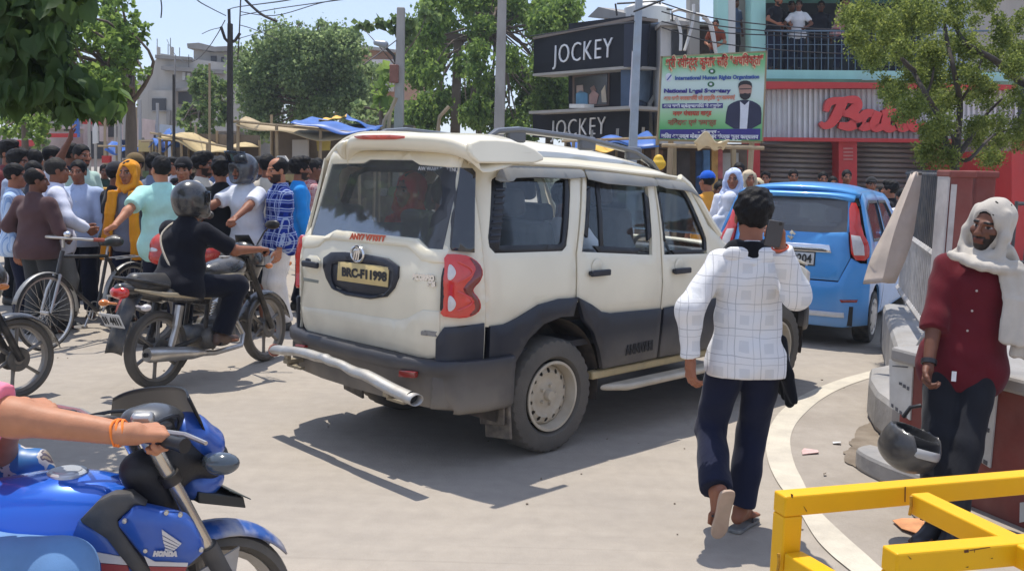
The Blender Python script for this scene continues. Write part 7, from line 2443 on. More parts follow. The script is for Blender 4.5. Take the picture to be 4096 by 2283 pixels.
# cowl, windscreen, instruments, indicator, plate bracket
cow=[hS(1330,430,0),hS(1450,520,0),hS(1440,640,0),hS(1400,820,0)]
CW=[('e',tuple(cow[0]),(.07,.07,.055)),('e',tuple(cow[1]),(.065,.085,.055)),('c',tuple(hS(1420,470,-.06)),tuple(hS(1520,560,-.05)),.035,.028),('c',tuple(hS(1420,470,.06)),tuple(hS(1520,560,.05)),.035,.028),('e',tuple(hS(1430,800,0)),(.06,.06,.05)),('c',tuple(hS(1380,800,0)),tuple(hS(1530,760,0)),.045,.03)]
V,F=field_mesh(CW,.009,.03)
cwl=np_mesh('headlamp_cowl',V,F,hblue2,hm)
V,F=field_mesh([('c',tuple(hS(1250,560,-.03)),tuple(hS(1480,660,-.02)),.06,.05),('c',tuple(hS(1180,650,0)),tuple(hS(1100,880,0)),.065,.06),('c',tuple(hS(1000,720,-.02)),tuple(hS(1250,690,-.02)),.05,.055),('c',tuple(hS(1000,720,-.02)),tuple(hS(1130,900,-.02)),.045,.05),('c',tuple(hS(1120,900,0)),tuple(hS(1270,1010,0)),.055,.03),('c',tuple(hS(1270,1000,0)),tuple(hS(1330,1030,0)),.04,.03),('e',tuple(hS(1480,610,0)),(.06,.07,.05))],.010,.04)
np_mesh('steering_bulk',V,F,hgrey if False else mat('bulk_black',(.012,.012,.015),.55,0,.15,6,.15,100),hm)  # black rounded bulk filling the space between fork and instruments
np_dash=[('e',tuple(hS(1090,350,0)),(.075,.085,.045)),('c',tuple(hS(960,370,0)),tuple(hS(1220,380,0)),.04,.045)]
V,F=field_mesh(np_dash,.008,.02)
np_mesh('instrument_panel',V,F,mat('instrument_grey',(.055,.058,.065),.35,0,.15,8,coat=.3),hm)
def hQ(x,y,f):
 p=onp(x,y,hp0+sv_*f,sv_)-hp0
 return Vector((p.dot(hv_),p.dot(hl_),p.z))
wTL,wTR,wBR,wBL=hQ(283,986,.02),hQ(476,986,.02),hQ(532,1112,.10),hQ(276,1066,.10)
def wsc(a,b_):
 e=lambda t:t*t*(3-2*t)
 p=wBL.lerp(wBR,a).lerp(wTL.lerp(wTR,a),b_)
 return p+SL(.10*(1-(2*a-1)**2)*(1-.4*b_),0,0)+Vector((0,0,.012*math.sin(math.pi*a)*b_-.02*abs(2*a-1)**6*b_))
MB().grid(wsc,25,13).build('windscreen',hblk,hm,solid=.006,sharp=80)
V,F=field_mesh([('c',tuple(hS(1500,650,-.10)),tuple(hS(1560,665,-.17)),.025,.03),('e',tuple(hS(1590,668,-.20)),(.05,.035,.032))],.008,.02)
np_mesh('indicator',V,F,mat('indicator_smoke',(.05,.065,.08),.15,0,.1,6,coat=.8),hm)
V,F=field_mesh([('c',tuple(hS(1400,640,.10)),tuple(hS(1450,650,.17)),.025,.03),('e',tuple(hS(1480,655,.20)),(.05,.035,.032))],.008,.02)
np_mesh('indicator',V,F,MATS['indicator_smoke'],hm)
p0=hS(1420,870,-.06);p1=hS(1780,910,-.06)
b=MB()
dv=(p1-p0)
ww=SL(0,.14,0)
dn_=Vector((0,0,-.035))
b.add([p0,p1-dv*.1,p1-dv*.1+ww,p0+ww,p0+dn_,p1-dv*.05+dn_,p1-dv*.05+ww+dn_,p0+ww+dn_],[(0,1,2,3),(7,6,5,4),(0,4,5,1),(1,5,6,2),(2,6,7,3),(3,7,4,0)])
pb_=b.build('plate_bracket',mat('bracket_black',(.025,.027,.026),.5,0,.15,8),hm,False,.004)
b=MB()
b.add([p0+dv*.55+Vector((0,0,.02))-ww*.1,p1-ww*.1+Vector((0,0,-.0)),p1+ww*1.1,p0+dv*.55+ww*1.1+Vector((0,0,.02)),p0+dv*.55+Vector((0,0,.016))-ww*.1,p1-ww*.1+Vector((0,0,-.004)),p1+ww*1.1+Vector((0,0,-.004)),p0+dv*.55+ww*1.1+Vector((0,0,.016))],[(0,1,2,3),(7,6,5,4),(0,4,5,1),(1,5,6,2),(2,6,7,3),(3,7,4,0)])
b.build('number_plate',mat('plate_dark',(.03,.04,.035),.4),hm,False,.003)
# mirror at the far side, seat, engine, rear wheel
V,F=field_mesh([('c',(cx_-.35,0,zt-.17),(cx_-.65,0,zt-.12),.11,.11),('c',(cx_-.65,0,zt-.10),(cx_-.95,0,zt-.04),.10,.07)],.02,.04)
np_mesh('seat',V,F,seatblk,hm)
V,F=field_mesh([('c',(cx_-.10,-.10,.40),(cx_-.10,.10,.40),.14,.14),('c',(cx_+.08,0,.45),(cx_+.15,0,.62),.09,.08)],.02,.03)
np_mesh('engine',V,F,enginem,hm)
w1_=moto_wheel(hm,cx_-.72,.30,.06,5,'wheel')
for k,(a_,c_)in enumerate(((gr+bd*.19,hS(1180,700,-.03)),(gr+bd*.17,hS(1230,640,-.04)),(gl_-bd*.19,hS(1050,700,.05)))):
 m0=(a_+c_)/2+SL(.07,0,.05)
 MB().tube(curve_pts([a_,m0+Vector((0,0,.03)),c_,c_+Vector((0,0,-.25))],5),.0055,6).build('cable',blacktrim,hm)
for p in((1290,1035),(1440,1285),(1040,1290),(890,1080),(1190,1020)):
 q=hA(p[0],p[1],-.205)
 MB().lathe([(.0,-.004),(.006,-.003),(.007,.006)],'y',tuple(q),8).build('screw',silverm,shr)
# bag on the far side of the tank
V,F=field_mesh([('c',tuple(hA(30,650,.23)),tuple(hA(270,660,.23)),.05,.045),('c',tuple(hA(20,760,.23)),tuple(hA(260,740,.23)),.06,.05),('c',tuple(hA(-60,600,.23)),tuple(hA(-60,780,.23)),.06,.06)],.011,.05,noise=fold_noise(.006,77,1.6))
bagm=bpy.data.materials.new('bag_print');bagm.use_nodes=True
nt=bagm.node_tree;bs_=nt.nodes['Principled BSDF'];bs_.inputs['Roughness'].default_value=.4
tc=_nn(nt,'ShaderNodeTexCoord');wv_=_nn(nt,'ShaderNodeTexNoise');wv_.inputs['Scale'].default_value=7;wv_.inputs['Detail'].default_value=3;wv_.inputs['Distortion'].default_value=1.2
cr_=_nn(nt,'ShaderNodeValToRGB');cr_.color_ramp.interpolation='CONSTANT'
e_=cr_.color_ramp.elements;e_[0].color=(.03,.14,.36,1);e_[1].position=.47;e_[1].color=(.50,.46,.42,1)
for ps,c in((.53,(.10,.08,.10,1)),(.57,(.30,.24,.18,1)),(.63,(.55,.52,.5,1))):
 q=cr_.color_ramp.elements.new(ps);q.color=c
nt.links.new(tc.outputs['Object'],wv_.inputs['Vector']);nt.links.new(wv_.outputs['Fac'],cr_.inputs[0]);nt.links.new(cr_.outputs[0],bs_.inputs['Base Color'])
bg_=np_mesh('plastic_bag',V,F,bagm)
bg_.location=hp0;bg_.rotation_euler=(0,0,math.pi/2-R(HB))
tag(bg_,'printed blue and brown plastic bag hanging behind the blue tank','bag')
# ------------------------------------------------------------------ people
def W2L(loc,face,h,p):
 """world point to the person's own coordinates (unscaled, for a 1.70 m body)"""
 d=Vector(p)-Vector(loc)
 a=R(face);s=h/1.70
 return((d.x*math.cos(a)-d.y*math.sin(a))/s,(d.x*math.sin(a)+d.y*math.cos(a))/s,d.z/s)
def plaid(name,base,lines,sx=9.0,sz=9.0,line_w=.10,col2=None,tilt=0.0,mixv=.8):
 m=bpy.data.materials.new(name);m.use_nodes=True
 nt=m.node_tree;L=nt.links;b=nt.nodes['Principled BSDF']
 b.inputs['Roughness'].default_value=.9;b.inputs['Specular IOR Level'].default_value=.1
 tc=_nn(nt,'ShaderNodeTexCoord');mp=_nn(nt,'ShaderNodeMapping');mp.inputs['Rotation'].default_value=(0,tilt,0)
 nz=_nn(nt,'ShaderNodeTexNoise');nz.inputs['Scale'].default_value=5
 ad=_nn(nt,'ShaderNodeVectorMath',_operation='MULTIPLY_ADD');ad.inputs[1].default_value=(.035,.035,.035)
 L.new(tc.outputs['Object'],nz.inputs['Vector']);L.new(nz.outputs['Color'],ad.inputs[0]);L.new(tc.outputs['Object'],ad.inputs[2]);L.new(ad.outputs[0],mp.inputs[0])
 sp=_nn(nt,'ShaderNodeSeparateXYZ');L.new(mp.outputs[0],sp.inputs[0])
 def mth(op,a,b_=None,c=None):
  n=_nn(nt,'ShaderNodeMath',_operation=op)
  for i,v in enumerate((a,b_,c)):
   if v is None:continue
   if isinstance(v,(int,float)):n.inputs[i].default_value=v
   else:L.new(v,n.inputs[i])
  return n.outputs[0]
 def line(co,sc,w_,off=0.0):
  f=mth('FRACT',mth('MULTIPLY_ADD',co,sc,off))
  return mth('LESS_THAN',mth('ABSOLUTE',mth('SUBTRACT',f,.5)),w_/2)
 lx=mth('MAXIMUM',line(sp.outputs[0],sx,line_w),line(sp.outputs[0],sx,line_w*.6,.28));lz=mth('MAXIMUM',line(sp.outputs[2],sz,line_w),line(sp.outputs[2],sz,line_w*.6,.28))
 bx=line(sp.outputs[0],sx,.38,.64);bz=line(sp.outputs[2],sz,.38,.64)
 mx=_nn(nt,'ShaderNodeMix',_data_type='RGBA');mx.inputs[6].default_value=_col(base);mx.inputs[7].default_value=_col(col2 or base)
 L.new(mth('MULTIPLY',bx,bz),mx.inputs[0])
 m2=_nn(nt,'ShaderNodeMix',_data_type='RGBA');L.new(mx.outputs[2],m2.inputs[6]);m2.inputs[7].default_value=_col(lines)
 L.new(mth('MULTIPLY',mth('MAXIMUM',lx,lz),mixv),m2.inputs[0])
 L.new(m2.outputs[2],b.inputs['Base Color'])
 creases(m,3.2,.6)
 MATS[name]=m
 return m
plaid_w=plaid('plaid_white',(.70,.69,.68),(.22,.22,.23),8.5,8.0,.030,(.60,.60,.60),mixv=.55)
plaid_b=plaid('plaid_blue',(.012,.035,.26),(.42,.50,.66),13,12,.13,(.008,.02,.13))
plaid_r=plaid('plaid_red',(.40,.13,.13),(.55,.40,.38),14,14,.2)
stripe_b=plaid('stripe_blue',(.50,.62,.78),(.20,.33,.58),22,.01,.22)
check_p=plaid('pattern_cloth',(.45,.40,.34),(.12,.11,.10),26,26,.3)
navy=lin(26,30,50);dark=lin(22,24,30);black=lin(18,19,24);grey=lin(110,108,108);dgrey=lin(58,58,62);white=lin(214,216,224);cream_c=lin(205,200,185)
# the walking man in the white checked shirt
loc=gnd(1862,1345)
loc=Vector((loc.x,loc.y+.03,0))
H1=1.675
lhw=atY(1742,905,4.72);rhw=atY(1968,622,4.52)
pm,J=person('person in white checked shirt and dark trousers walking away in flip-flops',loc+Vector((-.01,0,0)),4,H1,'b','messy',0,
 dict(col=white,sleeve='long',hem=-.12,loose=.022,mat=plaid_w,fold=.006),dict(col=navy,loose=.020,fold=.006),vox=.0088,face_vox=.006,hv=.004,shoes=None,build=.91,head=(-8,8,6),
 pose=dict(hip=(.0,0,.935),lean=.05,side=-.02,lh=W2L(loc,4,H1,lhw),le=(-.7,-.6,-.1),rh=W2L(loc,4,H1,rhw),re=(.42,-.3,-1),rf=(.02,.05,.109),lf=(-.15,-.25,.29),toe_l=(-.10,.30,-1.0),toe_r=(.55,.85,0),rk=(.15,1,0),lk=(-.05,1,0),
              pal_l=(.9,.4,0),curl=(.35,.5,.35),pal_r=(-.6,-.3,.2),hd_r=(-.25,.35,.9),curlr=(.9,.9,.7),th_r=(0,0,1)))
tag(pm,None,None,None)
sandal=mat('flipflop_grey',(.16,.17,.17),.7,0,.2,10,dust=.4);sole_b=mat('flipflop_sole',(.42,.30,.22),.85,0,.15,8,dust=.4)
def sandal_at(J,sd,toe,body,m):
 t=unit(toe);dn=np.array([0,0,-1.0]);dn=unit(dn-t*(dn@t));lt=np.cross(t,dn);a0=J['an'][sd];s=J['s']
 c=a0+t*.055*s+dn*.088*s
 out=[(-.135,-.034),(-.10,-.042),(0,-.036),(.09,-.046),(.13,-.03),(.145,0),(.13,.03),(.09,.042),(0,.034),(-.10,.040),(-.135,.03)]
 out=rounded(out,1)
 b=MB().prism(out,lambda u,v:Vector(c+t*u*s+lt*v*s),Vector(dn*.018*s))
 q=b.build('flipflop',m,body,bevel=.003)
 MB().tube([Vector(c+t*.02*s+lt*.04*s-dn*.005),Vector(c+t*.05*s+lt*.02*s-dn*.045),Vector(c+t*.10*s-dn*.018)],.006,6).tube([Vector(c+t*.02*s-lt*.04*s-dn*.005),Vector(c+t*.05*s-lt*.02*s-dn*.045),Vector(c+t*.10*s-dn*.018)],.006,6).build('strap',blacktrim,q)
sandal_at(J,1,(.55,.85,0),pm,sandal);sandal_at(J,-1,(-.10,.30,-1.0),pm,sole_b)
# black inner collar and the black cloth that shows under the shirt
T=J['T'];s=J['s']
V,F=field_mesh([('c',T(-.07,-.01,.50),T(.07,-.01,.50),.055,.055),('c',T(0,-.035,.48),T(0,-.03,.545),.075,.066,1),('c',T(-.09,.03,.505),T(-.13,.08,.47),.03,.02),('c',T(.09,.03,.505),T(.13,.08,.47),.03,.02)],.010,.02)
np_mesh('inner_collar',V,F,fabric('cloth_black',black),pm)
V,F=field_mesh([('c',T(-.10,-.075,.49),T(.10,-.075,.49),.030,.030),('c',T(-.12,-.06,.475),T(.0,-.10,.44),.02,.015),('c',T(.12,-.06,.475),T(.0,-.10,.44),.02,.015)],.009,.03)
np_mesh('collar',V,F,plaid_w,pm)
JP=[]
for k in range(5):
 y=-.06+.045*k
 JP+=[('c',T(.155,y*.7,.06),T(.185,y,-.10),.026,.026),('c',T(.185,y,-.10),T(.222-.010*k,y*1.2,-.25+.02*abs(k-1)),.026,.022)]
V,F=field_mesh(JP,.0085,.03,noise=lambda P:.003*np.sin(70*P[...,1]+20*P[...,2]))
np_mesh('black_jacket',V,F,MATS['cloth_black'],pm)
ph=thing('mobile_phone','dark mobile phone held up by the man in the checked shirt','phone',(0,0,0))
pc=Vector(atY(1948,588,4.48));ph.location=pc
MB().box((0,0,0),(.072,.010,.118),Matrix.Rotation(R(8),3,'Y')).build('case',mat('phone_case',(.05,.045,.045),.5),ph,bevel=.006)
MB().box((-.006,.0056,.004),(.064,.003,.106),Matrix.Rotation(R(8),3,'Y')).build('screen',mat('phone_screen',(.02,.02,.022),.1),ph,bevel=.002)
MB().tube([pc*0+Vector((.024,-.004,.045)),Vector((.024,-.007,.045))],.008,8).build('lens',mat('lens_dark',(.01,.01,.012),.1),ph)
tr_=MB().lathe([(.034,-.006),(.040,0),(.034,.006)],'z',(0,0,0),16,close=True).build('wrist_thread',mat('thread_red',(.55,.10,.05),.8),pm)
tr_.matrix_parent_inverse=Matrix.Identity(4);tr_.location=Vector(J['wr'][1]);tr_.rotation_euler=(.4,-.2,0)
# the leaning man in the red shirt
loc=Vector((2.335,5.02,0));F2_=203;H2=1.74
toe=gnd(2345,1345)
rhw=atY(2318,1015,4.86)
pr,J=person('person in dark red shirt and white head scarf leaning on the ledge',loc,F2_,H2,'c','short',3,
 dict(col=lin(94,28,36),sleeve='rolled',hem=-.17,loose=.018,fold=.006),dict(col=lin(34,35,40),loose=.014,fold=.006),vox=.0088,face_vox=.005,hv=.0042,shoes=(.025,.024,.026),build=1.0,head=(-32,6,-4),
 pose=dict(hip=(.02,-.05,.86),lean=-.05,side=-.13,rh=W2L(loc,F2_,H2,rhw),re=(.9,-.5,0),lh=(-.42,.02,.86),le=(-.7,-.6,0),rf=(.10,.30,.085),lf=(.02,.34,.085),toe_r=(.45,.9,0),toe_l=(.3,.95,0),lk=(.35,1,0),rk=(.2,1,0),pal_r=(-.7,.3,0),curlr=(.7,.8,.5)),
 scarf=dict(col=lin(186,178,166),w=.05,tails=[[(-.10,.12,.50),(-.17,.15,.33),(-.19,.17,.13)],[(-.20,.08,.47),(-.25,.10,.25),(-.25,.11,.07)],[(.12,.10,.49),(0,.15,.46),(-.12,.13,.47)]]))
wb=MB().lathe([(.033,-.014),(.038,-.012),(.038,.012),(.033,.014)],'z',(0,0,0),18,close=True).build('wrist_band',blacktrim,pr)
wb.location=Vector(J['wr'][1]+(J['el'][1]-J['wr'][1])*.08);wb.rotation_euler=Vector(J['wr'][1]-J['el'][1]).to_track_quat('Z','Y').to_euler()
T=J['T']
for i in range(5):
 MB().lathe([(.0,.003),(.006,.002),(.006,0)],'y',tuple(T(.015,.137-.004*i,.34-.10*i)),8).build('shirt_button',mat('button_grey',(.45,.40,.36),.4),pr)
lt=T(.03,.165,-.09)
MB().box(lt,(.022,.006,.05)).build('shirt_tag',whitel,pr)
he=gnd(2300,1185);hc_=Vector(onp(2292,1118,(2.17,4.78,.6),(0,-1,.2)))
V,F=field_mesh([('e',(0,0,0),(.135,.155,.135)),('e',(.0,.03,-.05),(.115,.14,.08))],.010,.03,subs=[('e',(0,.0,.09),(.105,.125,.15)),('e',(.02,-.13,.06),(.10,.10,.07))])
hl_o=np_mesh('helmet',V,F,mat('helmet_grey',(.03,.03,.032),.4,0,.12,6,coat=.3,dust=.2))
hl_o.location=hc_;hl_o.rotation_euler=(.15,.25,.3)
tag(hl_o,'scratched grey motorcycle helmet held upside down by the leaning man','helmet')
V,F=field_mesh([('e',(0,0,.015),(.118,.138,.118))],.010,.03,subs=[('e',(0,.0,.10),(.095,.115,.15))])
np_mesh('helmet_lining',V,F,fabric('lining_black',(.015,.015,.016)),hl_o)
b=MB().tube([(.10*math.cos(a),-.02+.145*math.sin(a)*-1,-.02+.03*math.sin(a))for a in[i*math.pi/12 for i in range(13)]],.014,8,flat=(.5,1.6))
b.build('helmet_visor',mat('visor_pale',(.36,.35,.33),.15,0,.1,5,coat=.6),hl_o)
MB().tube([(-.02,.10,.10),(-.01,.09,.16),(.02,.06,.19)],.010,6).build('chin_strap',blacktrim,hl_o)
# rider of the blue motorcycle (only the arm, sleeve and thigh reach into the picture)
loc=Vector((hp0.x,hp0.y,0))-hv_*.63
loc.z=0
def hw(p):return hp0+hv_*p.x+hl_*p.y+Vector((0,0,p.z))
rw=hw(gr+bd*.075)-sv_*.078+Vector((0,0,.028));lw=hw(gl_-bd*.07)-sv_*.085+Vector((0,0,.03))
HR=1.92
pb,J=person('person in pink shirt and blue jeans gripping the bars of the blue motorcycle',loc,HB,HR,'d','short',1,dict(col=lin(232,130,150),sleeve='half',hem=-.05,loose=.02),dict(col=lin(92,132,176),loose=.02,fold=.004,mat=mat('denim_light',lin(96,134,178),.9,0,.16,4,.12,300)),vox=.009,hv=.0036,build=1.06,shoes=(.03,.03,.03),
 pose=dict(hip=(0,0,.62),lean=-.02,lh=W2L(loc,HB,HR,lw),rh=W2L(loc,HB,HR,rw),le=(-.7,-.4,-.6),re=(.55,-.3,-.75),lf=(-.30,-.05,.08),rf=(.25,.34,.22),lk=(-.5,1,0),rk=(.6,1,.2),
              hd_r=W2L((0,0,0),HB,1.7,sv_*.9+Vector((0,0,-.10))),pal_r=(0,-.3,-1),th_r=tuple(W2L((0,0,0),HB,1.7,Vector(hv_)*0+(hl_ if True else hl_))),curlr=(1.0,1.1,.7),
              hd_l=W2L((0,0,0),HB,1.7,sv_*.9+Vector((0,0,-.10))),pal_l=(0,-.3,-1),th_l=tuple(W2L((0,0,0),HB,1.7,-hl_)),curl=(1.0,1.1,.7),thumb=.8))
wdir=unit(J['wr'][1]-J['el'][1])
b=MB()
for k in range(3):
 c=Vector(J['wr'][1]-wdir*(.030-.010*k))
 q=Vector(wdir).to_track_quat('Z','Y').to_matrix()
 P=[c+q@Vector((.0345*math.cos(t),.0345*math.sin(t),.006*math.sin(2*t+k)))for t in[i*math.pi/9 for i in range(19)]]
 b.tube(P,.0035,6,cap=False)
b.build('wrist_thread',mat('thread_orange',(.85,.22,.03),.8),pb)
# rider in black
HH=1.66
loc=mloc(moto1,(.24,0,0));loc.z=0
p1=[mloc(moto1,(.76,-.36,1.045)),mloc(moto1,(.76,.36,1.045))]
pk_,J=person('person in black tee shirt and black helmet riding the black motorcycle',loc,26,HH,'b',None,0,dict(col=lin(22,23,32),sleeve='half',hem=-.10,loose=.022),dict(col=lin(20,23,36),loose=.026),vox=.012,shoes=(.10,.06,.045),build=1.12,belly=.35,head=(-12,0,0),
 pose=dict(hip=(0,0,.81),lean=.24,rh=W2L(loc,26,HH,p1[0]),lh=W2L(loc,26,HH,p1[1]),re=(.6,-.4,-.7),le=(-.6,-.4,-.7),rf=(.22,.24,.38),lf=(-.22,.24,.38),rk=(.5,1,.3),lk=(-.5,1,.3),pal_r=(0,-.2,-1),pal_l=(0,-.2,-1),th_r=(-1,0,0),th_l=(1,0,0),curl=(.9,1,.6)),helmet=dict(col=(.020,.023,.028),n='black'))
T=J['T']
MB().tube(curve_pts([T(-.15,.06,.42),T(-.09,-.05,.49),T(-.13,-.14,.35),T(.0,-.155,.15),T(.16,-.10,.0)],5),.011,6,flat=(1,.5)).build('bag_strap',dustsil,pk_)
# rider in white on the red motorcycle
xl=Vector((atY(628,600,10.5).x,10.5,0));HH=min(1.9,atY(628,403,10.5).z)
p1=[mloc(moto2,(.77,-.36,1.045)),mloc(moto2,(.77,.36,1.045))]
person('person in white polo shirt and open dark helmet astride the red motorcycle',xl,212,HH,'b',None,1,dict(col=white,sleeve='short',hem=-.14,loose=.028),dict(col=dark,len=.02),vox=.012,build=1.08,head=(-6,0,0),
 pose=dict(lean=.12,rh=W2L(xl,212,HH,p1[0]),lh=W2L(xl,212,HH,p1[1]),re=(.9,-.3,-.3),le=(-.9,-.3,-.3),rf=(.26,.05,.08),lf=(-.26,.05,.08),rk=(.3,1,0),lk=(-.3,1,0),pal_r=(0,-.2,-1),pal_l=(0,-.2,-1),th_r=(-1,0,0),th_l=(1,0,0),curl=(.9,1,.6)),helmet=dict(col=(.035,.042,.055),n='slate',full=False,lift=.12))
# the crowd: head tops read from the photograph, distance from head size
c4=lambda x,y:(x*.3175,y*.3175+314.4)
GC='people standing in the left crowd'
def at_px(x,y,Y,lo=1.50,hi=1.86):
 p=atY(x,y,Y)
 return Vector((p.x,Y,0)),min(max(p.z,lo),hi)
def crowd(label,c,Y,face,skin,hair,shirt,pants,group=GC,**k):
 x,y=c
 loc,h=at_px(x,y,Y)
 k.setdefault('vox',.013 if Y<11 else(.016 if Y<15 else.021))
 return person(label,loc,face,h,skin,hair,k.pop('beard',0),shirt,pants,k.pop('pose',None),group=group,**k)
S=lambda c,sl='long',hem=-.14,**k:dict(col=c,sleeve=sl,hem=hem,**k)
Pn=lambda c,**k:dict(col=c,**k)
crowd('person with receding hair in a brown shirt, seen from behind at the left',c4(275,362),9.7,20,'c','bald',S(lin(88,66,66),'long',-.13,loose=.024),Pn(lin(62,64,66),loose=.026),build=1.12,belly=.5,head=(-38,0,0),pose=dict(lh=(-.24,.14,.98),rh=(.20,.22,1.0)))
bl,JJ=crowd('person in long white shirt and grey trousers standing beside the bicycle',c4(440,282),10.1,62,'b','short',S(lin(212,214,228),'long',-.24,loose=.03),Pn(lin(122,120,116),loose=.03),build=1.05,hairc=(.03,.026,.022),pose=dict(rh=(.20,.26,1.02),lh=(-.16,.28,1.02),re=(.9,-.4,-.3)))
crowd('person in pale blue shirt and navy trousers facing us behind the bicycle',c4(622,298),10.8,176,'b','short',S(lin(176,190,216),'long',-.14,loose=.022),Pn(navy,loose=.026),build=1.15,belly=.6)
crowd('person in blue striped shirt at the left edge looking right',c4(110,325),10.0,78,'b','short',S(white,'long',-.16,mat=stripe_b),Pn(navy),build=1.05)
crowd('person with thick black hair behind the striped shirt',c4(135,218),11.2,95,'b','messy',S(lin(150,160,180),'long'),Pn(dark))
crowd('tall person at the far left with hair above the rest',c4(62,142),11.6,100,'b','messy',S(lin(120,60,60)),Pn(dark))
crowd('person in white shirt seen from behind, left of the brown shirt',c4(272,212),11.6,330,'b','short',S(white),Pn(dgrey))
crowd('person with round black hair directly above the bald head',c4(262,306),10.6,10,'c','short',S(lin(60,62,70)),Pn(dark))
bb_,JJ=crowd('person in white shirt raising one bare arm over the crowd',c4(410,186),11.8,80,'c','short',S(white,'short'),Pn(dark),pose=dict(rh=(.30,.36,1.98),re=(.6,.5,-.4),hd_r=(.1,.1,1),pal_r=(0,1,0)))
crowd('person with black hair in dark clothes behind the raised arm',c4(560,150),12.4,60,'c','short',S(lin(36,40,56)),Pn(dark))
crowd('bearded person in pale green shirt behind the pale blue shirt',c4(642,172),12.2,120,'b','short',S(lin(176,200,186)),Pn(dark),beard=2)
crowd('person in black tee shirt and dark cap, turned away beside the orange scarf',c4(915,316),10.6,40,'c','short',S(lin(24,25,30),'short',-.12),Pn(lin(30,32,36)),cap=lin(52,52,56),build=1.05)
crowd('person wrapped in an orange yellow head scarf over grey clothes',c4(1030,300),10.3,195,'b','short',S(lin(110,112,125),'short',-.14),Pn(navy),scarf=dict(col=lin(222,146,40),w=.045,tails=[[(-.12,.12,.47),(-.14,.15,.25),(-.16,.16,-.02),(-.16,.15,-.2)],[(.12,.12,.47),(.15,.14,.25),(.20,.13,0),(.24,.12,-.22)]]))
gr_w=[mloc(bike,(.72,.275,1.0)),mloc(bike,(.72,-.275,1.0))]
tgt=onp(258,603,(-3.6,9.3,0),(0,1,0))
gb=min(gr_w,key=lambda p:(Vector((p.x,p.y,0))-Vector((tgt.x,tgt.y,0))).length)
xl,hl=at_px(406,400,9.75)
person('person in mint green shirt seen from behind holding the bicycle handlebar',xl,350,hl,'a','short',0,dict(col=lin(178,226,214),sleeve='short',hem=-.20,loose=.032),dict(col=navy,loose=.024),dict(lh=W2L(xl,350,hl,gb+Vector((.07,-.02,.04))),le=(-.6,-.4,-.6),pal_l=(.2,.3,-1),curl=(.8,.9,.6),hd_l=(-.8,.3,-.3)),vox=.012,group=GC,head=(35,0,0))
crowd('person with dark hair right behind the mint shirt',c4(1222,240),11.5,20,'c','short',S(lin(120,130,150)),Pn(dark))
crowd('person with patterned cloth cap behind the orange scarf',c4(1072,246),11.6,200,'b','short',S(lin(90,88,84)),Pn(dark),cap=lin(110,92,62))
crowd('person in black cap with flushed face between mint and black shirts',c4(1455,282),10.9,175,'a','short',S(lin(60,26,30)),Pn(dark),cap=lin(26,26,30))
crowd('bearded person in cream shirt looking right above the black helmet',c4(1602,240),11.4,95,'b','messy',S(lin(206,196,178)),Pn(dgrey),beard=2)
crowd('person in black shirt with bare elbow, back turned behind the helmets',c4(1748,282),10.6,330,'b','messy',S(lin(26,27,32),'short'),Pn(lin(34,36,44)),pose=dict(rh=(.22,.22,1.08)))
crowd('person in pale lavender blue shirt behind the black shirt',c4(1850,244),11.6,330,'b','short',S(lin(190,198,224)),Pn(dark))
crowd('small dark person far behind the cream shirt',c4(1680,318),14.5,180,'c','short',S(lin(110,70,50)),Pn(dark))
crowd('person in beige shirt half hidden left of the blue checked shirt',c4(2118,252),11.6,20,'b','short',S(lin(200,190,172)),Pn(dgrey))
vl,vh=at_px(703,403,10.35)
person('person in blue checked shirt and white trousers standing left of the vehicle',vl,238,vh,'a','bald',3,dict(col=navy,sleeve='long',hem=-.17,loose=.024,mat=plaid_b),dict(col=lin(222,216,208),loose=.028),dict(lh=(-.26,.10,.78),rh=(.20,.12,.86)),vox=.0115,face_vox=.007,group=GC,head=(8,4,0),shoes=(.06,.06,.06))
crowd('person in bright blue shirt just behind the checked shirt',c4(2372,278),11.6,70,'b','messy',S(lin(40,140,215),'long',-.2),Pn(navy),beard=2)
crowd('person in faded red checked shirt by the vehicle edge',c4(2470,284),12.8,60,'c','short',S(lin(160,80,80),'long',-.18,mat=plaid_r),Pn(dgrey))
crowd('person in black shirt partly hidden by the tailgate glass',c4(2510,300),13.6,200,'c','short',S(lin(40,34,38)),Pn(dark))
GF='small figures at the far end of the left crowd'
rr_=random.Random(5)
far_l_=[('person in white far behind the fence of heads at the left',20,402,16,white),('person in grey far left behind the white house',48,412,15,grey),('person with black hair far behind the raised arm',158,404,16,lin(70,72,80)),('person in dark green far behind the yellow chair',262,418,17,lin(50,70,60)),('person in maroon far behind the dark cap',318,412,16.5,lin(96,40,44)),
          ('person in pale shirt far behind the mint shirt',440,402,16,lin(170,170,176)),('person in black between mint shirt and cap',468,400,14.5,black),('person in brown far behind the iron pole',556,396,16,lin(100,74,56)),('person in grey blue between the two helmets',545,402,14,lin(90,104,130)),('person in dark shirt behind the open helmet',652,398,15,lin(48,44,50)),
          ('person in white far right of the open helmet',672,404,15.5,white),('person in red far behind the blue shirt',775,404,15.5,lin(130,60,60)),('person in dark clothes beside the vehicle pillar',800,402,16.5,lin(50,40,44)),('person in pale pink next to the vehicle pillar',812,412,18,lin(190,160,160)),('person in grey deep behind the black shirt',590,404,17,dgrey),('person in white cap far behind the brown shirt',92,392,14.5,lin(180,180,184))]
for i,(lb,x,y,Y,c)in enumerate(far_l_):
 crowd(lb,(x,y),Y,rr_.choice([30,150,200,330,90]),rr_.choice('bcb'),rr_.choice(['short','messy','short']),S(c,rr_.choice(['long','short'])),Pn(rr_.choice([dark,navy,dgrey])),group=GF,cap=white if 'white cap' in lb else None)
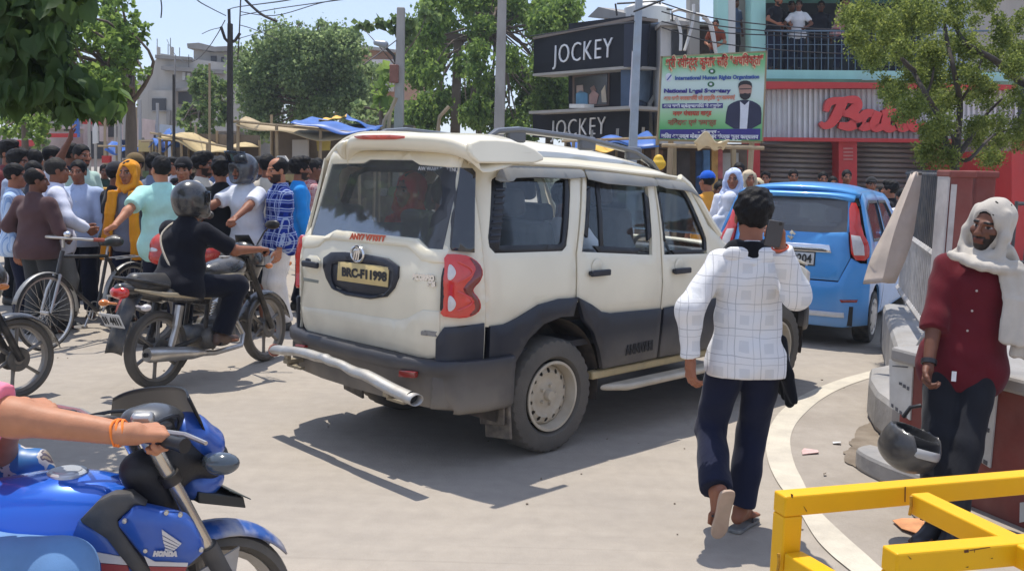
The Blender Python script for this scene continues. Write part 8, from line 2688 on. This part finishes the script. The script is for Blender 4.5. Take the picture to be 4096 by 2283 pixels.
# right of the vehicle
cK=lambda x,y:cF(x,y)
GR='people gathered before the red shop front'
crowd('person in blue cap and orange yellow vest behind the vehicle front',cK(400,1195),13,330,'b','short',S(lin(214,150,60),'short',-.14),Pn(dgrey),group=GR,cap=lin(30,90,190))
crowd('person in white head cloth and white shirt beside the blue cap',cK(580,1175),12.5,200,'b','short',S(white,'long',-.2),Pn(cream_c),group=GR,scarf=dict(col=lin(196,206,232),tails=[[(.1,.12,.46),(.1,.14,.2)]]))
crowd('bearded person in white shirt standing tall before the red pillar',cK(615,1112),16,190,'c','short',S(lin(226,226,228)),Pn(dgrey),group=GR,beard=3)
crowd('person in dark brown clothes between the blue cap and the white cloth',cK(480,1262),14,170,'c','short',S(lin(62,40,36)),Pn(dark),group=GR)
crowd('person with a patterned beige head cloth near the red pillar',cK(680,1186),15,170,'b','short',S(lin(170,150,126)),Pn(dgrey),group=GR,scarf=dict(col=lin(196,178,150),tails=[]))
crowd('small person in beige cloth left of the blue hatchback roof',cK(742,1240),15.5,190,'b','short',S(lin(150,140,126)),Pn(dgrey),group=GR,scarf=dict(col=lin(214,196,160),tails=[]))
crowd('person in white shirt with back turned just left of the checked shirt',zc(2700,550,1000,1596)(350,360),11.5,350,'b',None,S(white,'long',-.2),Pn(cream_c),group=GR,scarf=dict(col=white,tails=[]))
for lb,x,y,Y,c,hr in(('woman with long dark hair before the shutter at its left end',800,1190,18,lin(70,40,40),'woman'),('person with combed hair facing us before the left shutter',988,1178,18.5,lin(120,120,120),'short'),('person in dark shirt before the right end of the left shutter',1192,1194,18.5,lin(40,42,52),'short'),('person standing before the red pillar between the shutters',1356,1180,18.5,lin(70,70,78),'short'),
                           ('person with flat dark cap before the right shutter',1525,1232,17,lin(80,76,72),'short'),('young person in black shirt right of the hatchback roof',1662,1258,14.5,black,'messy'),('person with pale face behind the black shirt by the hatchback',1612,1290,16.5,lin(150,110,90),'short'),('person in white shirt mostly hidden behind the leaning sheet',1742,1310,13.5,white,'short'),('person with dark hair half hidden by the hatchback roof',1260,1225,18,lin(60,64,70),'short')):
 crowd(lb,cK(x,y),Y,{'woman with':200}.get(lb[:10],185 if 'black' not in lb else 300),'b',hr,S(c),Pn(dgrey),group=GR,cap=lin(40,40,42)if 'flat dark cap' in lb else None)
# people on the balcony and the roof edge
GB='people watching from the balcony'
fl=atY(2000,176,BY-.6).z
def balc(label,x,y,Y,face,skin,shirt,pants,fz=fl,**k):
 p=atY(x,y,Y)
 return person(label,Vector((p.x,Y,fz)),face,min(max(p.z-fz,1.45),1.85),skin,k.pop('hair','short'),k.pop('beard',0),shirt,pants,k.pop('pose',None),vox=.02,group=GB,**k)
lean_p=dict(lean=.18,lh=(-.22,.34,1.02),rh=(.22,.34,1.02),le=(-.8,-.2,-.5),re=(.8,-.2,-.5))
xx=lambda x,y:cF(x,y)
balc('person in black shirt leaning on the balcony rail at its left end',*xx(862,-25),BY-.35,150,'b',S(lin(24,25,32),'short'),Pn(lin(30,36,54)),pose=lean_p,beard=2)
balc('person in white shirt leaning on the middle of the balcony rail',*xx(1030,12),BY-.35,200,'c',S(lin(206,206,208),'short'),Pn(lin(28,34,50)),pose=lean_p)
balc('person in dark shirt between the black and white shirts on the balcony',*xx(975,15),BY+.2,170,'c',S(lin(30,32,40),'short'),Pn(navy))
balc('person in red checked shirt at the right of the balcony',*xx(1310,-20),BY-.2,120,'c',S(lin(150,44,44),'long',mat=plaid_r),Pn(navy),pose=lean_p)
balc('person in dark grey clothes deep in the balcony shade',*xx(1180,15),BY+.6,190,'c',S(lin(44,44,54)),Pn(lin(24,30,46)))
balc('person in grey blue shirt between the mint columns',*xx(590,15),BY+.5,150,'c',S(lin(96,110,140),'short'),Pn(dgrey),fz=atY(1840,150,BY).z)
balc('person in brown vest bending forward under the white strips',*xx(470,140),BY-.1,200,'a',S(lin(130,70,52),'short'),Pn(dgrey),fz=atY(1810,205,BY).z,pose=dict(lean=.7,lh=(-.15,.5,.9),rh=(.15,.5,.9)))
# passengers in the vehicle
def rider_in(label,p,face,shirt,hair='short',scarf=None,skin='c',cap=None,h=1.6,leg=.42):
 w_=Vector(suv.matrix_world@Vector(p))if False else Vector((SUVX,SUVY,0))+Vector(_F)*p[0]+Vector(_L)*p[1]
 person(label,Vector((w_.x,w_.y,p[2])),45+face,h,skin,hair,0,shirt,dict(col=dark),dict(hip=(0,0,.46),rf=(.12,leg,.12),lf=(-.12,leg,.12),rk=(.1,.8,1),lk=(-.1,.8,1),rh=(.16,.34,.62),lh=(-.16,.34,.62),lean=-.12),vox=.014,scarf=scarf,cap=cap,group='passengers in the vehicle')
rider_in('passenger in white shirt sitting behind the middle side window',(.52,-.50,.52),0,S(lin(214,214,218)),skin='c')
rider_in('passenger with orange cap on the far side of the middle seat',(.50,.34,.50),0,S(lin(140,110,90)),cap=lin(220,130,50))
rider_in('passenger in red head scarf seen through the rear window',(-.30,.26,.54),180,S(lin(200,50,44)),scarf=dict(col=lin(205,40,36),tails=[[(-.1,.1,.45),(-.08,.13,.2)],[(.1,.1,.45),(.1,.13,.2)]]),skin='b',leg=.12)
rider_in('passenger in white shirt seen through the rear window',(-.32,-.20,.52),330,S(lin(222,224,228)),skin='b',leg=.12)
# yellow chair
yc=gnd(252,500)
yc=Vector((atY(252,465,12.6).x,12.6,0))
ch=thing('plastic_chair','yellow plastic armchair standing in the gap of the crowd','chair',(yc.x,yc.y,.42),R(200))
ym=mat('chair_yellow',(.70,.36,.04),.45,0,.06,4)
MB().box((0,0,.42),(.46,.44,.03)).build('seat',ym,ch,bevel=.012)
for i in range(5):
 MB().box((-.16+i*.08,-.23,.63),(.045,.02,.36)).build('slat',ym,ch,bevel=.006)
MB().tube([(-.24,-.22,.42),(-.25,-.25,.82),(-.15,-.26,.90),(.15,-.26,.90),(.25,-.25,.82),(.24,-.22,.42)],.022,8).build('back_frame',ym,ch)
for sx in(-1,1):
 MB().tube([(.25*sx,-.24,.64),(.27*sx,0,.66),(.26*sx,.20,.62),(.23*sx,.21,.0)],.022,8).build('arm',ym,ch)
 MB().tube([(.21*sx,-.2,.42),(.24*sx,-.26,0)],.022,8).build('leg',ym,ch)
MB().box((0,0,-.22),(.7,.7,.40)).build('pedestal',woodd,ch)if False else None
# ------------------------------------------------------------------ trees
def leaf_mat(name,c1,c2,c3,trans=.35):
 m=bpy.data.materials.new(name);m.use_nodes=True
 nt=m.node_tree;L=nt.links
 b=nt.nodes['Principled BSDF'];out=nt.nodes['Material Output']
 b.inputs['Roughness'].default_value=.55;b.inputs['Specular IOR Level'].default_value=.3
 g=_nn(nt,'ShaderNodeNewGeometry')
 cr=_nn(nt,'ShaderNodeValToRGB')
 e=cr.color_ramp.elements
 e[0].color=_col(c1);e[1].color=_col(c3)
 q=cr.color_ramp.elements.new(.5);q.color=_col(c2)
 L.new(g.outputs['Random Per Island'],cr.inputs[0])
 L.new(cr.outputs[0],b.inputs['Base Color'])
 t=_nn(nt,'ShaderNodeBsdfTranslucent')
 hs=_nn(nt,'ShaderNodeHueSaturation');hs.inputs['Value'].default_value=1.5;hs.inputs['Hue'].default_value=.48
 L.new(cr.outputs[0],hs.inputs['Color']);L.new(hs.outputs[0],t.inputs[0])
 ms=_nn(nt,'ShaderNodeMixShader');ms.inputs[0].default_value=trans
 L.new(b.outputs[0],ms.inputs[1]);L.new(t.outputs[0],ms.inputs[2]);L.new(ms.outputs[0],out.inputs[0])
 MATS[name]=m
 return m
def leaves_mesh(name,P,size,m,parent,rng,droop=.3,aspect=.45,N=None):
 """one folded four-sided leaf blade per point"""
 n=len(P)
 d=rng.normal(size=(n,3));d[:,2]-=droop*1.5
 d/=np.linalg.norm(d,axis=1)[:,None]
 a=rng.normal(size=(n,3));a-=d*(a*d).sum(1)[:,None];a/=np.linalg.norm(a,axis=1)[:,None]
 u=np.cross(d,a)
 s=size*rng.uniform(.6,1.35,n)[:,None]
 V=np.stack([P,P+d*s*.5+a*s*aspect+u*s*.12,P+d*s,P+d*s*.5-a*s*aspect+u*s*.12],1).reshape(-1,3)
 F=np.arange(4*n).reshape(n,4)
 o=np_mesh(name,V,F,m,parent)
 o.data.polygons.foreach_set('use_smooth',np.zeros(n,bool))
 return o
def crown_points(clumps,per,rng,spread=1.0,shell=.5):
 """clumps: (centre, radius); leaves gather in twigs inside each clump, denser near its skin"""
 out=[]
 for c,r in clumps:
  c=np.array(c,float)
  k=max(3,int(per*(r if np.isscalar(r)else np.mean(r))**2))
  tw=max(4,k//9)
  dr=rng.normal(size=(tw,3));dr/=np.linalg.norm(dr,axis=1)[:,None]
  rad=rng.uniform(shell,1.05,tw)[:,None]**.8
  tc=c+dr*rad*np.array(r)
  idx=rng.integers(0,tw,k)
  rr=(r if np.isscalar(r)else min(r))
  out.append(tc[idx]+rng.normal(size=(k,3))*rr*.16*spread)
 return np.concatenate(out)
def blob_clumps(rng,centre,radii,n,r0,r1):
 o=[]
 for i in range(n):
  d=rng.normal(size=3);d/=np.linalg.norm(d)
  p=np.array(centre)+d*np.array(radii)*rng.uniform(.35,1.0)**.6
  o.append((p,rng.uniform(r0,r1)))
 return o
barkm=mat('bark_brown',(.13,.10,.075),.9,0,.3,5,.6,25,stretch=(1,1,.25))
barkd=mat('bark_dark',(.06,.05,.042),.9,0,.3,5,.6,25,stretch=(1,1,.25))
def tree(label,base,trunk,clumps,per,size,lm,bark=barkm,group=None,name='tree',seed=1,limbs=True,droop=.3,spread=1.0,cat='tree',aspect=.45,tr=.2):
 rng=np.random.default_rng(seed)
 o=thing(name,label,cat,base,0,group)
 B_=np.array(base,float)
 b=MB()
 tp=[Vector(np.array(p)-B_)for p in trunk]
 n=len(tp)
 b.tube(curve_pts(tp,4),list(np.linspace(tr,tr*.45,(n-1)*4+1)),9)
 if limbs:
  for c,r in clumps:
   if rng.random()<.75:
    e=Vector(np.array(c)-B_)
    st=tp[-1].lerp(tp[max(0,n-2)],rng.uniform(0,.9))
    md=st.lerp(e,.55)+Vector(rng.normal(size=3)*.12*(e-st).length)
    b.tube(curve_pts([st,md,e],4),list(np.linspace(tr*.38,tr*.08,9)),5)
 b.build('trunk',bark,o,sharp=0)
 leaves_mesh('crown',crown_points(clumps,per,rng,spread)-B_,size,lm,o,rng,droop,aspect)
 return o
def px_clumps(lst,dpx=2.5156):
 """(x, y, Y, radius in picture units)"""
 return[(np.array(atY(x,y,Y)),r/2.5156/1000*Y)for x,y,Y,r in lst]
lm_fresh=leaf_mat('leaf_fresh',(.07,.13,.028),(.13,.225,.05),(.22,.33,.08),.52)
lm_mid=leaf_mat('leaf_mid',(.065,.115,.038),(.115,.18,.06),(.18,.26,.09),.5)
lm_grey=leaf_mat('leaf_greyish',(.095,.15,.06),(.17,.25,.10),(.28,.37,.17),.55)
lm_dark=leaf_mat('leaf_dark',(.022,.048,.015),(.040,.080,.024),(.11,.19,.045),.45)
lm_olive=leaf_mat('leaf_olive',(.075,.115,.025),(.14,.19,.04),(.25,.30,.08),.5)
# tall tree behind the poles
r_=random.Random(4)
cl=[]
for x,y,r,k in((1150,60,95,7),(1290,50,110,8),(1400,60,60,4),(1130,190,95,7),(1250,200,110,9),(1370,220,80,7),(1050,175,45,3),(1180,280,80,6),(1320,300,90,7),(1420,290,60,4),(1060,270,55,4),(1230,-30,120,7),(1380,-20,80,5),(1090,120,50,3)):
 for _ in range(k):
  cl.append((x+r_.uniform(-r,r)*.8,y+r_.uniform(-r,r)*.75,33+r_.uniform(-3.5,3),r_.uniform(22,42)))
b0=atY(1210,420,33)
tree('tall fresh green tree with drooping sprays behind the poles',(b0.x,33,0),[(b0.x,33,0),atY(1205,330,33),atY(1190,240,33),atY(1230,120,33),atY(1250,20,33)],px_clumps(cl),3400,.15,lm_fresh,seed=3,droop=.9,tr=.13,aspect=.34,spread=1.6)
tree('sparse leafy branch reaching out left over the lamp pole',tuple(atY(1010,300,27)-Vector((0,0,atY(1010,300,27).z))),[atY(1010,420,27),atY(1012,200,27),atY(1000,70,27)],px_clumps([(1030,50,27,22),(1000,72,27,18),(960,52,27,14),(930,62,27,12),(905,62,27,10),(1025,90,27,20),(985,45,27,12),(1075,25,27,20)]),1500,.19,lm_mid,seed=5,droop=.9,tr=.06)
def bush(label,spec,Y,lm,per,size,seed,group=None,base=None,droop=.1,tr=.18,name='tree',cat='tree',spread=1.3):
 r_=random.Random(seed)
 cl=[]
 for x,y,r,k in spec:
  for _ in range(k):
   cl.append((x+r_.uniform(-r,r)*.85,y+r_.uniform(-r,r)*.8,Y+r_.uniform(-1.5,1.5),r_.uniform(.28,.5)*r))
 bx=base or(sum(s[0]for s in spec)/len(spec))
 g0=atY(bx,420,Y)
 ty=min(s[1]for s in spec)
 return tree(label,(g0.x,Y,0),[(g0.x,Y,0),atY(bx,350,Y),atY(bx,280,Y),atY(bx,(ty+280)/2,Y)],px_clumps(cl),per,size,lm,seed=seed,droop=droop,tr=tr,group=group,name=name,cat=cat,spread=spread)
GT='trees behind the stalls'
bush('broad grey green tree behind the beige stall',[(660,200,75,10),(760,160,95,14),(860,170,90,13),(720,260,90,10),(830,260,90,11),(920,230,60,7),(640,270,55,6),(780,105,40,7),(870,105,45,6),(770,75,22,5),(815,70,18,5),(725,95,20,4),(850,72,20,4),(890,85,16,3),(660,125,25,4),(700,125,40,5),(940,160,35,4)],38,lm_grey,2300,.13,7,GT,droop=-.5,spread=1.8)
bush('light green tree touching the grey house',[(520,200,32,6),(540,250,45,8),(500,290,45,7),(565,290,40,5),(470,290,25,3)],36,lm_mid,1600,.16,9,GT)
bush('feathery light tree behind the dark hanging leaves',[(230,60,70,9),(285,40,55,7),(200,130,75,9),(300,130,60,8),(250,200,75,9),(330,190,40,5),(180,220,60,6),(320,240,35,4),(140,70,60,6),(350,60,25,3)],19,lm_fresh,3600,.10,12,base=330,tr=.13)
bush('yellow green shrub at the left edge above the crowd',[(20,280,40,6),(70,290,45,6),(20,330,40,4),(110,300,30,3),(95,340,30,3)],20,lm_fresh,3600,.10,13,tr=.08)
bush('small dark shrub among the pale shopfronts',[(118,350,28,4),(100,375,20,3)],30,lm_mid,1800,.12,14,tr=.06)
bush('banana like plant beside the lamp pole',[(960,200,25,4),(945,240,22,4),(970,260,20,3)],27,lm_fresh,900,.30,15,tr=.08)
bush('tree filling the gap left of the black shop',[(1370,230,45,6),(1400,200,40,5),(1330,260,45,5),(1420,250,30,4),(1390,300,45,5)],36,lm_mid,1500,.18,16,GT)
bush('dark tree standing behind the blue tarpaulins',[(1000,290,45,5),(1080,300,45,5),(930,290,45,5),(1010,330,45,4)],34,lm_grey,1500,.18,18,GT)
# right-hand tree with fine leaves
r_=random.Random(8)
cl=[]
for x,y,r,k in((2180,60,55,6),(2250,30,60,6),(2340,40,70,7),(2450,30,75,8),(2560,40,70,6),(2240,110,55,6),(2300,150,60,7),(2400,120,65,7),(2500,130,70,7),(2590,150,60,5),(2250,215,40,5),(2330,230,50,6),(2420,220,55,6),(2520,240,65,7),(2600,270,60,5),(2290,280,38,4),(2370,300,45,5),(2450,310,45,4),(2540,340,55,5),(2190,130,30,3),(2160,40,30,3),(2315,375,35,3),(2500,395,30,2),(2370,380,25,2),(2680,100,80,6),(2680,250,70,5),(2300,-40,80,6),(2500,-50,90,7)):
 for _ in range(k):
  cl.append((x+r_.uniform(-r,r)*.85,y+r_.uniform(-r,r)*.7,10.2+r_.uniform(-1.0,1.2),r_.uniform(14,30)))
b0=atY(2400,430,9.8)
rt=tree('fine leaved olive green tree with thin forked branches behind the gate pillars',(b0.x,9.8,0),[(b0.x,9.8,0),atY(2405,520,9.8),atY(2402,430,9.8),atY(2404,395,9.8)],px_clumps(cl),58000,.031,lm_olive,barkd,seed=21,limbs=False,droop=.3,tr=.07,aspect=.3,spread=1.9)
b=MB()
bo2=Vector((b0.x,9.8,0))
for pts,r0 in(([(2404,400),(2380,360),(2365,300),(2330,240),(2290,170),(2250,130)],.05),([(2404,400),(2410,330),(2415,260),(2400,180),(2380,90),(2370,20)],.05),([(2404,400),(2440,350),(2480,290),(2520,250)],.04),([(2640,240),(2560,200),(2500,150),(2430,110),(2400,60)],.06),([(2404,400),(2390,380),(2340,370),(2310,372)],.02),([(2300,180),(2270,150),(2262,110)],.035),([(2404,400),(2440,400),(2500,340),(2570,320)],.03),([(2330,240),(2345,200),(2350,150)],.022),([(2404,400),(2395,340),(2380,320)],.025),([(2415,260),(2450,200),(2470,150)],.022)):
 P=[atY(p[0],p[1],10.0+.3*math.sin(i*1.9+r0*100))-bo2 for i,p in enumerate(pts)]
 P=curve_pts(P,4)
 b.tube(P,list(np.linspace(r0*.8,r0*.25,len(P))),6)
b.build('branch',barkd,rt,sharp=0)
# near dark tree with heart shaped leaves at the upper left
def heart_leaf():
 out=[(0,0),(.22,-.10),(.40,.02),(.46,.22),(.40,.45),(.24,.68),(.08,.88),(0,1.12),(-.08,.88),(-.24,.68),(-.40,.45),(-.46,.22),(-.40,.02),(-.22,-.10)]
 V=[Vector((x,.16*abs(x)+.06*math.sin(3*y),-y))for x,y in out]+[Vector((0,-.02,-.35))]
 n=len(out)
 return V,[(i,(i+1)%n,n)for i in range(n)]
nt_o=thing('near_tree','dark overhanging tree with large heart shaped leaves at the upper left','tree',(-4.6,5.6,0))
nb_=Vector((-4.6,5.6,0))
MB().tube(curve_pts([Vector((0,0,0)),Vector((.05,0,1.6)),Vector((.1,.1,2.8)),Vector((.5,.2,3.6))],4),list(np.linspace(.22,.10,13)),10).build('trunk',barkd,nt_o,sharp=0)
rng=np.random.default_rng(31)
r_=random.Random(31)
reg=[(30,30,70),(90,60,70),(30,120,60),(90,140,55),(40,200,45),(120,30,55),(170,-10,50),(20,-40,90),(110,-60,90),(90,215,40),(150,215,32),(190,238,30),(230,222,34),(270,238,32),(225,256,22),(170,258,22),(285,262,16),(20,240,30),(130,100,35),(200,-40,40),(-30,100,70),(-30,0,80),(190,185,20),(140,175,25)]
P=[]
for x,y,r in reg:
 for _ in range(int(r*2.7)):
  a=r_.uniform(0,6.28);q=math.sqrt(r_.random())
  P.append(np.array(atY(x+r*q*math.cos(a),y+r*q*.9*math.sin(a),r_.uniform(5.3,7.2))))
P=np.array(P)
# twigs
b=MB()
for x,y,r in reg:
 e=atY(x,y,6.2)-nb_
 st=Vector((.45,.2,3.5))if y<150 else Vector((.2,.2,3.1))
 md=st.lerp(e,.5)+Vector((0,0,.18))
 b.tube(curve_pts([st,md,e],4),list(np.linspace(.035,.008,9)),5)
b.build('branch',barkd,nt_o,sharp=0)
lv,lf_=heart_leaf()
lme=None
near=sorted(range(len(P)),key=lambda i:P[i][1])
shown=near[:300]
for n_,i in enumerate(shown):
 if lme is None:
  o=link_mesh('leaf',lv,lf_,lm_dark,nt_o,True,0);lme=o.data
 else:
  o=bpy.data.objects.new('leaf',lme);COL.objects.link(o);o.parent=nt_o
 o.location=Vector(P[i])-nb_
 s=r_.uniform(.080,.135)
 o.scale=(s,s,s)
 o.rotation_euler=(r_.gauss(0,.45),r_.gauss(0,.4),r_.uniform(0,6.28))
rest=P[near[300:]]
k=len(rest)
VV=[];FF=[]
for i,p in enumerate(rest):
 M_=Matrix.Translation(Vector(p)-nb_)@Matrix.Rotation(r_.uniform(0,6.28),4,'Z')@Matrix.Rotation(r_.gauss(0,.5),4,'X')@Matrix.Scale(r_.uniform(.075,.125),4)
 st=len(VV)
 VV+=[tuple(M_@v)for v in lv];FF+=[tuple(j+st for j in f)for f in lf_]
cr=link_mesh('crown',VV,FF,lm_dark,nt_o,True,0)
cr['kind']='stuff'

# ------------------------------------------------------------------ thin dust haze in the air
hzm=bpy.data.materials.new('haze')
hzm.use_nodes=True
nt=hzm.node_tree
nt.nodes.remove(nt.nodes['Principled BSDF'])
pv=_nn(nt,'ShaderNodeVolumePrincipled')
pv.inputs['Color'].default_value=(.80,.86,.95,1)
pv.inputs['Density'].default_value=.0011
nt.links.new(pv.outputs[0],nt.nodes['Material Output'].inputs['Volume'])
hz_=MB().box((0,60,9.5),(220,170,21.2)).build('haze',hzm,None,False)
tag(hz_,kind='stuff')
